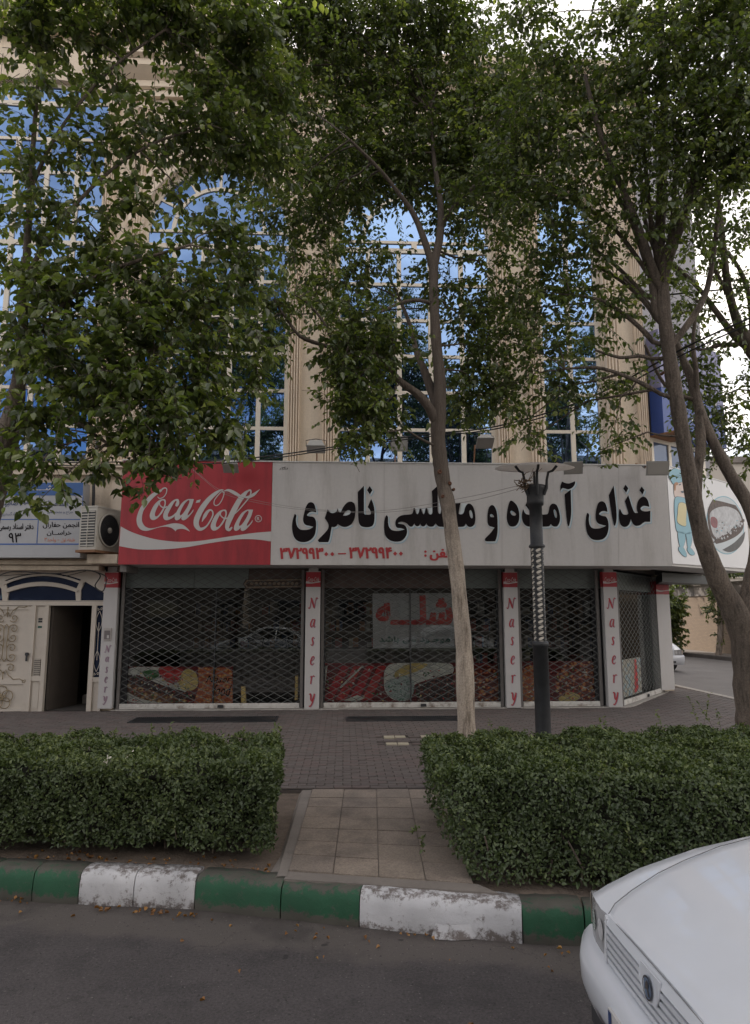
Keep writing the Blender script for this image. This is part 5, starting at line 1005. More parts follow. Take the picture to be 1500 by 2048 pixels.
# ---------------------------------------------------------------- drain gratings
for x0, x1, y0, y1, lb_ in ((-3.72, -1.17, 12.35, 12.95, 'flat dark steel grating in the pavement before the left shutter'), (.05, 2.15, 12.35, 12.85, 'flat dark steel grating in the pavement before the middle shutter')):
    e = empty('drain_grating', ((x0+x1)/2, (y0+y1)/2, .255), label=lb_, cat='grating'); b = MB()
    for q in ((x0, x1, y0, y0 + .03), (x0, x1, y1 - .03, y1), (x0, x0 + .03, y0 + .031, y1 - .031), (x1 - .03, x1, y0 + .031, y1 - .031)): b.box(*q, .25, .272)
    b.build('frame', M['iron'], e); b = MB(); b.box(x0 + .031, x1 - .031, y0 + .031, y1 - .031, .2535, .2565); b.build('pit', M['black'], e); b = MB(); n_ = int((x1 - x0) / .035)
    for k in range(n_): b.box(x0 + .035 + .035*k, x0 + .047 + .035*k, y0 + .032, y1 - .032, .257, .268)
    b.build('bars', M['iron'], e, kind='stuff')
# ================================================================ STREET LAMP
LX, LYY = 2.20, 7.70
lamp = empty('street_lamp', (LX, LYY, .2), label='black iron street lamp with pierced spiral shaft and white dish shade', cat='street lamp')
zl = lambda py: W(1085, py, LYY).z
Z1, Z2, Z3, Z4 = zl(1284), zl(1092), zl(1012), zl(985)
b = MB(); b.lathe([(.12, .2), (.12, .26), (.086, .30), (.083, Z1 - .05), (.091, Z1 - .045), (.091, Z1), (.075, Z1 + .012)], 20, (LX, LYY, 0)); b.build('lower_shaft', M['iron'], lamp)
b = MB(); b.lathe([(.0668, Z1), (.0668, Z2)], 18, (LX, LYY, 0)); b.build('inner_tube', mat('lamp_core', (.62, .57, .50), .6, .05, 4), lamp)
ps = MB(); ncol = 5; RR = .073; rows_ = 17; chh = (Z2 - Z1 - .03) / rows_; cw_ = 2 * math.pi / ncol
for k in range(ncol):
    for j in range(rows_):
        rect = [(cw_*i/8, 0) for i in range(9)] + [(cw_, chh*i/2) for i in (1, 2)] + [(cw_*(8-i)/8, chh) for i in range(1, 9)] + [(0, chh/2)]
        cxh, czh = cw_/2, chh/2; hole = []
        for i in range(14):
            a = 2*math.pi*i/14; ux = .0355*math.copysign(abs(math.cos(a))**.7, math.cos(a)); uz = .0150*math.copysign(abs(math.sin(a))**.8, math.sin(a)); g = math.radians(24)
            hole.append((cxh + (ux*math.cos(g) - uz*math.sin(g))/RR, czh + ux*math.sin(g) + uz*math.cos(g)))
        a0 = k*cw_ - 2.24
        ps.prism(rect, lambda a, bz, d: Vector((LX + (RR + d)*math.cos(a0 + a), LYY + (RR + d)*math.sin(a0 + a), Z1 + .012 + j*chh + bz)), -.006, 0, [hole])
ps.build('pierced_shaft', M['iron'], lamp)
b = MB(); b.lathe([(.086, Z2 - .02), (.094, Z2 - .005), (.086, Z2 + .012), (.072, Z2 + .02), (.072, Z3), (.09, Z3 + .004), (.096, Z3 + .05), (.098, Z3 + .16), (.125, Z3 + .2), (.125, Z3 + .235), (.105, Z3 + .24), (.0, Z3 + .245)], 20, (LX, LYY, 0)); b.build('upper_shaft', M['iron'], lamp)
zr = zl(941) + .0; ZD = zl(935); b = MB()
for k, g in enumerate((R(200), R(75), R(330), R(265))):
    dx_, dy_ = math.cos(g), math.sin(g); b = MB(); zs_ = Z3 + .12
    b.tube([(LX + dx_*r_, LYY + dy_*r_, z) for r_, z in ((.10, zs_), (.135, zs_ + .08), (.14, zs_ + .17), (.16, zs_ + .26), (.21, ZD - .06), (.26, ZD - .005))], [.018, .018, .016, .015, .015, .016], 7); b.build('arm', M['iron'], lamp)

dishm, _t, _b = new_mat('lamp_dish'); _tr = _t.nodes.new('ShaderNodeBsdfTranslucent'); _df = _t.nodes.new('ShaderNodeBsdfDiffuse'); _ms = _t.nodes.new('ShaderNodeMixShader'); _ms.inputs[0].default_value = .72
for q in (_tr, _df): q.inputs['Color'].default_value = (.74, .70, .67, 1)
_t.links.new(_df.outputs[0], _ms.inputs[1]); _t.links.new(_tr.outputs[0], _ms.inputs[2]); _t.links.new(_ms.outputs[0], _t.nodes['Material Output'].inputs['Surface'])
b = MB(); b.lathe([(0, .045), (.2, .035), (.40, .005), (.45, -.014), (.455, -.012), (.40, .009), (.2, .039), (0, .049)], 36, (LX, LYY, ZD), M=Matrix.Rotation(R(6), 4, 'X')); b.build('dish_shade', dishm, lamp)
b = MB(); rg = random.Random(3)
for i in range(40):
    c = Vector((LX - .14 + rg.gauss(0, .04), LYY - .07 + rg.gauss(0, .04), Z4 + .10 + rg.gauss(0, .04))); a = rg.uniform(0, 6.3); d = Vector((math.cos(a), math.sin(a), rg.uniform(-.6, .6))) * rg.uniform(.03, .06)
    b.tube([c - d, c + Vector((0, 0, rg.uniform(-.02, .02))), c + d], .005, 4)
for i in range(3): b.tube([(LX - .1, LYY - .08, Z4 + .12), (LX - .05 + .03*i, LYY - .08, Z4 + .22), (LX - .03 + .05*i, LYY - .07, Z4 + .27)], .003, 4)
nest = b.build('wire_tangle', mat('dry_tangle', (.16, .11, .07), .9, .4, 12), label='knot of brown twigs and wire caught on the street lamp head', cat='tangle')
# ================================================================ ROUND THE CORNER
bs = empty('blue_sign', (7.8, 15, 5.95), label='tall blue and lavender sign box with white marks on the corner of the building', cat='sign')
b = MB(); b.prism([(.12, 6.02), (2.72, 6.02), (2.72, 7.05), (.12, 7.05)], CP, .12, .42); b.build('blue_panel', mat('corner_blue', (.03, .07, .27), .45, .1, 2), bs)
b = MB(); b.prism([(.12, 7.06), (2.72, 7.06), (2.72, 8.4), (.12, 8.4)], CP, .12, .42); b.build('lavender_panel', mat('corner_lavender', (.22, .22, .36), .5, .1, 1.5), bs)
b = MB()
for a, z, dx_, dz_ in ((.62, 6.95, .12, .28), (.75, 6.6, .1, .2), (1.75, 7.0, .15, .3), (1.9, 6.55, .18, .2), (2.3, 6.9, .12, .25), (2.42, 6.35, .08, .2), (1.25, 6.45, .2, .1), (2.1, 7.3, .1, .35)):
    strip_faces(b, [(a, z, .02), (a + dx_*.4, z + dz_*.6, .07), (a + dx_, z + dz_, .03)], CP, .424)
b.build('white_mark', M['lwhite'], bs)
b = MB(); b.prism([(.1, 5.98), (.9, 5.98), (.9, 6.015), (.1, 6.015)], CP, .05, .7); b.build('awning_bracket', M['rust'], bs)
# walls across the alley
def brickmat():
    m, t, b = new_mat('buff_brick'); n = t.nodes.new; l = t.links.new; tcn = n('ShaderNodeTexCoord'); mp = n('ShaderNodeMapping'); mp.inputs['Rotation'].default_value = (R(90), 0, R(90)); l(tcn.outputs['Object'], mp.inputs[0])
    sp = n('ShaderNodeSeparateXYZ'); cb_ = n('ShaderNodeCombineXYZ'); l(tcn.outputs['Object'], sp.inputs[0]); l(sp.outputs['Y'], cb_.inputs[0]); l(sp.outputs['Z'], cb_.inputs[1])
    k = n('ShaderNodeTexBrick'); k.inputs['Scale'].default_value = 1; k.inputs['Brick Width'].default_value = .22; k.inputs['Row Height'].default_value = .07; k.inputs['Mortar Size'].default_value = .007; l(cb_.outputs[0], k.inputs['Vector'])
    k.inputs['Color1'].default_value = (.30, .22, .155, 1); k.inputs['Color2'].default_value = (.26, .19, .135, 1); k.inputs['Mortar'].default_value = (.20, .155, .115, 1)
    l(k.outputs['Color'], b.inputs['Base Color']); b.inputs['Roughness'].default_value = .8; return m
gw = empty('garden_wall', (17.7, 32, .25), label='buff brick garden wall with grey stone top across the alley', cat='wall')
b = MB(); b.box(17.6, 17.9, 12, 60, .24, 2.92); b.build('brick_face', brickmat(), gw)
for k in range(40):
    b = MB(); y = 20.2 + .85*k; b.box(17.56, 17.94, y, y + .835, 2.93 + .0, 3.42); b.build('stone', mat('wall_stone_%d' % k, random.choice([(.21, .185, .17), (.17, .155, .145), (.25, .22, .2)]), .8, .2, 3) if k < 3 else bpy.data.materials['wall_stone_%d' % random.randrange(3)], gw)
b = MB(); b.box(17.5, 18.0, 12, 60, 3.425, 3.52); b.build('coping', M['concrete'], gw)
b = MB(); b.box(17.54, 17.6, 27.2, 27.5, .25, 3.0); b.box(17.54, 17.6, 30.4, 30.62, .25, 3.0); b.build('white_pier', M['lwhite'], gw)
b = MB(); b.box(17.55, 17.6, 29.2, 30.38, .35, 2.6); lg = b.build('louvre_gate', mat('tan_metal', (.30, .235, .15), .6), gw)
for k in range(26):
    b = MB(); b.box(17.53, 17.549, 29.25, 30.33, .45 + .082*k, .50 + .082*k); b.build('slat', lg.data.materials[0], lg)
hb = empty('far_house', (27, 48, .2), label='pale grey house beyond the garden wall across the alley', cat='house')
b = MB(); b.box(22.6, 36, 41, 56, .1, 11.4); b.build('wall', mat('far_render', (.42, .38, .33), .8, .08, .6), hb)
b = MB(); b.box(22.4, 36.2, 40.8, 56.2, 11.41, 11.8); b.build('roof', M['concrete'], hb)
for z in (4.2, 7.4):
    for x in (23.6, 26.2, 28.8):
        b = MB(); b.box(x, x + 1.5, 40.93, 40.995, z, z + 1.6); wn = b.build('window', M['frame'], hb); b = MB(); b.box(x + .08, x + 1.42, 40.90, 40.928, z + .08, z + 1.52); b.build('pane', M['carglass'], wn)
# ================================================================ FOLIAGE
def nrm(a): return a / np.maximum(np.linalg.norm(a, axis=-1, keepdims=True), 1e-9)
def fast_mesh(name, verts, nf, idx, sizes, m, tint=None):
    me = bpy.data.meshes.new(name); nv = len(verts)
    me.vertices.add(nv); me.vertices.foreach_set('co', np.ascontiguousarray(verts, dtype=np.float32).ravel())
    me.loops.add(len(idx)); me.loops.foreach_set('vertex_index', idx.astype(np.int32))
    me.polygons.add(nf); st = np.concatenate([[0], np.cumsum(sizes)[:-1]]); me.polygons.foreach_set('loop_start', st.astype(np.int32))
    me.update(calc_edges=True)
    if tint is not None:
        a = me.attributes.new('tint', 'FLOAT', 'POINT'); a.data.foreach_set('value', tint.astype(np.float32))
    me.materials.append(m); return me
def leaves_mesh(name, pos, axis, nor, length, width, m, tint, fold=.18):
    n = len(pos); axis = nrm(axis); nor = nrm(nor - axis * np.sum(nor*axis, 1, keepdims=True)); side_ = np.cross(axis, nor)
    L_ = length[:, None]; w_ = width[:, None]; up = nor * w_ * fold
    droop = -nor * L_ * .12
    v = np.stack([pos, pos + axis*L_*.28 + side_*w_*.44 + up, pos + axis*L_*.62 + side_*w_*.40 + up + droop*.5, pos + axis*L_ + droop*1.6, pos + axis*L_*.62 - side_*w_*.40 + up + droop*.5, pos + axis*L_*.28 - side_*w_*.44 + up], 1).reshape(-1, 3)
    base = (np.arange(n) * 6)[:, None]; f = np.concatenate([base + np.array([0, 1, 2, 3]), base + np.array([0, 3, 4, 5])], 1).reshape(-1)
    return fast_mesh(name, v, 2*n, f, np.full(2*n, 4), m, np.repeat(tint, 6))
def tubes_mesh(name, A, B, C, r0, m):
    """n bent three-sided twigs A-B-C"""
    n = len(A); t = nrm(C - A); u = nrm(np.cross(t, np.array([.3, .2, 1.0]) + 0*t)); w = np.cross(t, u); vs_ = []
    for p, r in ((A, r0), (B, r0*.75), (C, r0*.35)):
        for k in range(3):
            g = 2*math.pi*k/3; vs_.append(p + (u*math.cos(g) + w*math.sin(g)) * r[:, None])
    v = np.stack(vs_, 1).reshape(-1, 3); base = (np.arange(n)*9)[:, None]; q = []
    for s in range(2):
        for k in range(3): q.append(np.array([s*3+k, s*3+(k+1) % 3, (s+1)*3+(k+1) % 3, (s+1)*3+k]))
    f = (base + np.concatenate(q)[None, :]).reshape(-1)
    return fast_mesh(name, v, n*6, f, np.full(n*6, 4), m)
def limb_points(limb):
    P = [W(p[0], p[1], p[2]) for p in limb]; r = [p[3] * .5 * p[2] / FPX for p in limb]; sp = []; rr = []
    for i in range(len(P) - 1):
        a = P[max(i-1, 0)]; b = P[i]; c = P[i+1]; d = P[min(i+2, len(P)-1)]; K = max(3, min(7, int((c-b).length / .12)))
        for k in range(K):
            t = k / K; sp.append(.5*((2*b) + (c-a)*t + (2*a-5*b+4*c-d)*t*t + (3*b-a-3*c+d)*t**3)); rr.append(r[i] + (r[i+1]-r[i])*t)
    return sp + [P[-1]], rr + [r[-1]]
def make_tree(label, limbs, clusters, base, bark='bark', leaf=(.075, .052), per=11, name='street_tree', group='street trees', seed=1, lm='leaf', droop=.35, scars=(), twl=.42):
    rg = np.random.default_rng(seed); rr_ = random.Random(seed)
    root = empty(name, base, label=label, cat='tree', group=group)
    tk = MB(); nodes = []
    for lb_ in limbs:
        sp, rr = limb_points(lb_)
        if nodes:      # a bough grows out of the wood it stands on
            q, qr = min(nodes, key=lambda w: (w[0] - sp[0]).length)
            if .004 < (q - sp[0]).length < .8: sp = [q, q.lerp(sp[0], .6)] + sp[1:] if len(sp) > 3 else [q] + sp; rr = [min(rr[0]*1.25, qr)] + rr if len(sp) == len(rr) + 1 else rr
        n_ = 12 if rr[0] > .07 else 8 if rr[0] > .03 else 5
        j = [r * (1 + rr_.uniform(-.07, .07)) for r in rr]; tk.tube(sp, j, n_)
        nodes += [(p, r) for p, r in zip(sp, rr)]
    C = [W(c[0], c[1], c[2]) for c in clusters]
    for c, cl in zip(C, clusters):
        # a bough from the nearest limb to the middle of the leaf cluster
        p, r = min(nodes, key=lambda q: (q[0] - c).length + (0.6 if q[0].z > c.z + .5 else 0))
        d = c - p; L0 = d.length
        if L0 < .15: continue
        mid = p + d*.5 + Vector((rr_.uniform(-.1, .1), rr_.uniform(-.1, .1), .12*L0))
        r1 = min(r*.7, .010 + .006*L0)
        tk.tube([p, p + d*.25 + Vector((0, 0, .06*L0)), mid, c], [r1, r1*.85, r1*.65, r1*.3], 5)
    root_t = tk.build('trunk', M[bark], root)
    for (px, py, d, w) in scars:
        c = W(px, py, d); b = MB(); b.lathe([(0, -.004), (w*.45, -.002), (w*.6, .006), (w*.95, .002), (w*1.2, -.012), (w*1.35, -.05)], 11, M=Matrix.Translation(c) @ Matrix.Rotation(R(90), 4, 'X')); b.build('branch_scar', M['scar'], root_t)
    A = []; T = []
    for c, cl in zip(C, clusters):
        rx, rz = cl[3]*cl[2]/FPX, cl[4]*cl[2]/FPX; ry = cl[6] if len(cl) > 6 else (rx + rz)*.5; n = cl[5]
        u = rg.normal(size=(n, 3)) * .60; tip = np.array(c) + u * np.array([rx, ry, rz])
        outd = nrm(u*np.array([1, 1, .5]) + rg.normal(size=(n, 3))*.55 + np.array([0, 0, -.05])); ln = twl * rg.uniform(.55, 1.15, (n, 1))
        A.append(tip - outd*ln*.6); T.append(outd * ln)
    A = np.concatenate(A); T = np.concatenate(T); n = len(A); ln = np.linalg.norm(T, axis=1, keepdims=True)
    sag = np.array([0, 0, -1.0]) * ln * rg.uniform(.05, droop, (n, 1)); B = A + T*.5 + sag*.2; E = A + T + sag
    link('twigs', tubes_mesh('twigs', A, B, E, np.full(n, .0035), M[bark]), root)['kind'] = 'stuff'
    t = (np.arange(per)[None, :] + rg.uniform(.2, .8, (n, per))) / per * .88 + .12; t = t[:, :, None]
    pos = A[:, None]*(1-t)**2 + 2*B[:, None]*t*(1-t) + E[:, None]*t*t
    dr = nrm(T)[:, None] + 0*pos; hz = nrm(np.cross(dr, np.array([0, 0, 1.0]) + rg.normal(size=dr.shape)*.25)); sg = np.where(np.arange(per) % 2, 1, -1)[None, :, None]
    ax = nrm(dr*.55 + hz*sg*rg.uniform(.4, 1.1, (n, per, 1)) + np.array([0, 0, -1.0])*rg.uniform(.15, .9, (n, per, 1)) + rg.normal(size=dr.shape)*.22)
    nr = nrm(np.array([0, 0, 1.0]) + rg.normal(size=dr.shape)*.5 + hz*sg*.3)
    pos = pos + ax*.015; k = n*per
    tint = np.clip(.45 + rg.normal(size=(n, 1))*.20 + rg.normal(size=(n, per))*.20, 0, 1).reshape(-1)
    Ls = leaf[0] * rg.uniform(.45, 1.28, k); Wd = Ls * (leaf[1]/leaf[0]) * rg.uniform(.8, 1.15, k)
    link('crown', leaves_mesh('crown', pos.reshape(k, 3), ax.reshape(k, 3), nr.reshape(k, 3), Ls, Wd, M[lm], tint), root)
    return root
# --- the tree in the middle
DC = 7.7
center = make_tree('straight street tree standing before the middle shutter, with a pale smooth lower trunk',
  [[(935,1500,DC,42),(933,1450,DC,37),(928,1300,DC,33),(921,1220,DC,33),(914,1145,DC,30),(904,1070,DC,29),(895,1005,DC,31),(890,985,DC,29),(884,950,DC,31),(881,925,DC,33),(877,895,DC,29),(876,860,DC,30),(878,820,DC,29),(880,760,DC,25),(873,690,DC+.05,23),(868,600,DC+.1,21),(868,530,DC+.2,20),(880,470,DC+.3,17),(880,400,DC+.5,13),(868,320,DC+.7,10),(860,220,DC+.9,7)],
   [(876,850,DC,22),(858,815,DC-.05,20),(835,788,DC-.1,17),(803,765,DC-.2,14),(775,735,DC-.3,11),(745,700,DC-.4,8)],
   [(878,830,DC,22),(866,790,DC+.1,20),(850,745,DC+.2,17),(832,700,DC+.3,13),(820,650,DC+.5,9),(800,600,DC+.7,7)],
   [(868,545,DC+.2,17),(852,490,DC+.2,15),(828,430,DC+.2,12),(800,390,DC+.1,10),(760,340,DC,8),(700,280,DC-.2,6)],
   [(866,608,DC+.1,9),(835,600,DC,8),(800,606,DC-.1,7),(760,625,DC-.2,5)],
   [(880,450,DC+.3,12),(930,390,DC+.4,9),(990,350,DC+.5,8),(1060,380,DC+.5,6)],
   [(745,700,DC-.4,8),(690,700,DC-.4,9),(640,688,DC-.4,9),(600,672,DC-.4,8),(575,640,DC-.4,6),(548,600,DC-.4,4)],
   [(668,690,DC-.4,8),(650,650,DC-.4,7),(620,610,DC-.4,5),(590,590,DC-.4,4)]],
  [(740,330,8.6,60,50,76),(820,370,8.6,60,40,60),(700,400,8.4,50,40,51),(900,350,8.8,60,50,68),(1020,330,8.6,70,60,76),(700,660,7.3,60,70,80),(720,740,7.2,60,55,87),(690,790,7.1,40,45,51),(750,830,7.2,45,45,58),(770,680,7.3,50,60,58),(720,870,7,35,30,24),(680,700,7.2,35,50,29),
   (945,640,8.2,70,60,65),(950,720,8.2,60,55,73),(935,800,8.2,45,50,58),(900,560,8.4,80,60,65),(980,780,8.3,35,45,32),(1000,590,8.5,70,60,58),
   (700,560,8.2,90,60,65),(600,540,8.2,80,55,44),(760,520,8.3,60,50,36),(640,600,8,60,40,29),(560,600,7.4,50,45,34),(520,650,7.3,40,45,26),(550,690,7.3,35,30,16),
   (560,420,8.4,90,70,92),(660,340,8.6,110,80,235),(640,450,8.4,80,60,65),(780,300,8.8,120,80,320),(930,300,8.8,120,80,320),(900,430,8.7,60,50,57),(990,450,8.6,80,70,80),
   (560,230,8.8,110,80,231),(700,180,8.9,120,80,352),(850,180,9,120,80,352),(990,200,8.8,110,80,306),(620,90,9,90,55,177),(760,70,9,110,70,272),(920,80,9,100,50,192),(780,20,8.4,90,60,130),(880,40,8.5,70,60,110),(620,10,8.5,80,60,120),(570,40,8.6,55,50,90),(660,50,8.6,60,50,80),(470,140,8.8,70,60,113),(700,-20,9,120,60,143),(900,-40,9,120,60,129)],
  W(933,1500,DC), 'bark_pale', (.075, .052), 11, seed=4, scars=((880,943,7.612,.024),(900,966,7.622,.020),(886,992,7.618,.018),(908,978,7.636,.014)))
# --- the forked tree on the right
DR = 7.8
right = make_tree('dark forked street tree on the right whose left limb leans across the printed cook',
  [[(1508,1490,DR,66),(1503,1440,DR,57),(1497,1370,DR,55),(1492,1300,DR,54),(1483,1250,DR,56),(1464,1212,DR,50),(1442,1172,DR-.05,40),(1418,1115,DR-.1,36),(1400,1060,DR-.15,34),(1384,980,DR-.2,31),(1370,900,DR-.25,31),(1357,820,DR-.3,30),(1343,740,DR-.35,29),(1332,660,DR-.4,28),(1326,600,DR-.4,28),(1324,545,DR-.4,29)],
   [(1324,560,DR-.4,26),(1318,500,DR-.4,25),(1322,420,DR-.4,23),(1325,320,DR-.4,20),(1328,220,DR-.4,17),(1325,120,DR-.4,14),(1320,20,DR-.4,11),(1318,-80,DR-.4,8)],
   [(1322,560,DR-.4,26),(1340,500,DR-.5,28),(1362,440,DR-.6,25),(1385,370,DR-.7,20),(1400,300,DR-.8,16),(1420,200,DR-.9,13),(1440,90,DR-1,10)],
   [(1320,580,DR-.4,22),(1298,520,DR-.5,20),(1278,460,DR-.6,18),(1250,390,DR-.7,15),(1225,330,DR-.8,12),(1195,250,DR-.9,10),(1170,150,DR-1,8)],
   [(1330,540,DR-.45,14),(1345,440,DR-.5,11),(1352,330,DR-.6,9),(1362,200,DR-.7,7),(1368,60,DR-.8,5)],
   [(1300,520,DR-.5,12),(1262,420,DR-.6,10),(1222,340,DR-.5,8),(1170,270,DR-.4,6),(1110,230,DR-.3,4)],
   [(1318,540,DR-.4,13),(1300,430,DR-.5,11),(1288,300,DR-.6,9),(1270,170,DR-.7,7),(1258,30,DR-.8,5)],
   [(1305,560,DR-.4,11),(1240,470,DR-.3,9),(1180,420,DR-.2,7),(1100,390,DR-.1,5),(1030,380,DR,3)],
   [(1300,600,DR-.3,10),(1230,530,DR-.1,8),(1160,480,DR+.1,6),(1090,450,DR+.2,4)],
   [(1312,640,DR-.35,16),(1303,560,DR-.4,15),(1285,500,DR-.3,14),(1262,440,DR-.2,11),(1230,380,DR-.1,9),(1205,310,DR,8)],
   [(1318,520,DR-.4,10),(1290,440,DR-.2,9),(1280,330,DR-.1,8),(1265,200,DR,7),(1250,60,DR,6)],
   [(1310,690,DR-.3,10),(1290,665,DR-.3,11),(1250,630,DR-.3,9),(1200,600,DR-.3,7),(1140,590,DR-.3,5)],
   [(1312,720,DR-.3,9),(1280,712,DR-.3,8),(1240,715,DR-.3,7),(1190,700,DR-.3,5)],
   [(1333,795,DR-.3,10),(1290,770,DR-.3,10),(1240,748,DR-.3,9),(1190,735,DR-.3,7),(1130,738,DR-.3,5)],
   [(1320,650,DR-.3,9),(1285,600,DR-.2,9),(1240,560,DR-.1,8),(1190,530,DR,6)],
   [(1335,700,DR-.4,14),(1360,670,DR-.4,14),(1395,620,DR-.4,14),(1415,575,DR-.4,13),(1428,500,DR-.4,11),(1436,420,DR-.4,9),(1445,330,DR-.4,7)],
   [(1486,1265,DR,52),(1502,1190,DR,44),(1518,1110,DR,36),(1520,1050,DR,32)],
   [(1518,1060,DR,32),(1495,1005,DR+.1,27),(1462,952,DR+.2,24),(1432,895,DR+.3,22),(1405,838,DR+.4,21),(1394,800,DR+.5,20),(1382,755,DR+.6,18),(1362,710,DR+.7,15),(1340,660,DR+.8,12),(1290,600,DR+.8,9),(1240,550,DR+.8,7)],
   [(1406,1085,DR+.05,22),(1395,1010,DR+.15,20),(1396,940,DR+.25,19),(1402,890,DR+.3,20),(1398,835,DR+.4,20)],
   [(1394,800,DR+.5,12),(1392,740,DR+.5,11),(1386,690,DR+.5,9),(1392,620,DR+.5,7)],
   [(1385,800,DR+.5,9),(1330,770,DR+.6,8),(1290,690,DR+.7,6)]],
  [(1120,520,7.6,90,60,74),(1060,600,7.8,80,60,62),(1180,600,7.6,80,60,62),(1120,680,7.6,90,45,62),(1010,680,7.9,50,45,31),(1090,770,7.8,70,40,43),(1010,780,8,40,50,29),(1040,850,8,40,35,16),(1180,780,7.7,60,40,31),(1230,850,7.7,40,50,21),(1260,760,7.8,40,40,16),(1060,880,8,30,20,5),(1200,900,7.7,16,24,4),
   (1100,400,7.4,110,80,171),(1230,450,7.2,70,70,37),(1000,370,7.8,80,60,90),(1180,300,7.2,110,80,129),(1060,270,7.5,100,70,199),(1300,300,6.9,100,100,122),(1400,380,6.8,80,70,54),(1420,260,6.7,100,80,199),(1480,150,6.5,90,100,211),(1340,150,6.8,110,90,234),(1200,170,7.2,100,60,140),(1100,130,7.4,80,60,117),(1240,40,7,70,40,70),(1380,30,6.7,100,60,176),(1480,30,6.5,80,70,140),(1060,30,7.4,80,40,70),(1330,480,7.2,60,60,20),(1440,340,7,60,50,32),(1490,440,7,30,60,11),(1310,-60,7,160,60,140),(1480,300,6.7,60,70,105),(1390,480,7,40,40,9),(1370,590,7.4,30,40,7)],
  W(1508,1490,DR), 'bark', (.07, .050), 11, seed=9, scars=((1327,745,7.38,.014),))
# --- the tree beyond the right edge of the pavement
DF = 9.2
far = make_tree('sparse street tree at the right edge with pale boughs against the white sky',
  [[(1640,1480,DF,50),(1620,1200,DF,44),(1590,950,DF,40),(1540,760,DF,38),(1500,690,DF,34),(1482,665,DF,28)],
   [(1488,680,DF,24),(1470,630,DF,18),(1455,570,DF,16),(1447,500,DF,14),(1440,430,DF,11),(1430,350,DF,8)],
   [(1490,690,DF,22),(1460,660,DF,15),(1430,620,DF,12),(1400,580,DF,10),(1360,540,DF,8),(1310,500,DF,6)],
   [(1485,670,DF,14),(1460,600,DF,10),(1430,540,DF,8),(1400,470,DF,7),(1390,380,DF,5)],
   [(1470,690,DF,10),(1440,690,DF,9),(1405,700,DF,7),(1370,690,DF,5)],
   [(1510,700,DF,20),(1500,600,DF,12),(1480,540,DF,9),(1450,500,DF,7)]],
  [(1400,600,9.2,40,40,14),(1440,700,9.2,40,30,14),(1460,800,9.2,50,60,34),(1400,760,9.3,40,60,36),(1440,880,9.2,40,50,26),(1490,900,9.2,30,50,22),(1420,830,9.2,40,40,20),(1480,640,9,30,40,12),(1420,520,9.2,50,40,24),(1480,560,9,40,40,20),(1350,640,9.4,60,50,40),(1370,720,9.5,50,60,50),(1380,820,9.6,30,60,34),(1390,930,9.6,26,24,10),(1500,760,9.2,30,60,20),(1460,460,9,60,50,40),(1330,560,9.5,60,50,40),(1380,400,9.2,60,60,50)],
  W(1640,1480,DF), 'bark', (.078, .052), 9, seed=21, droop=.6)
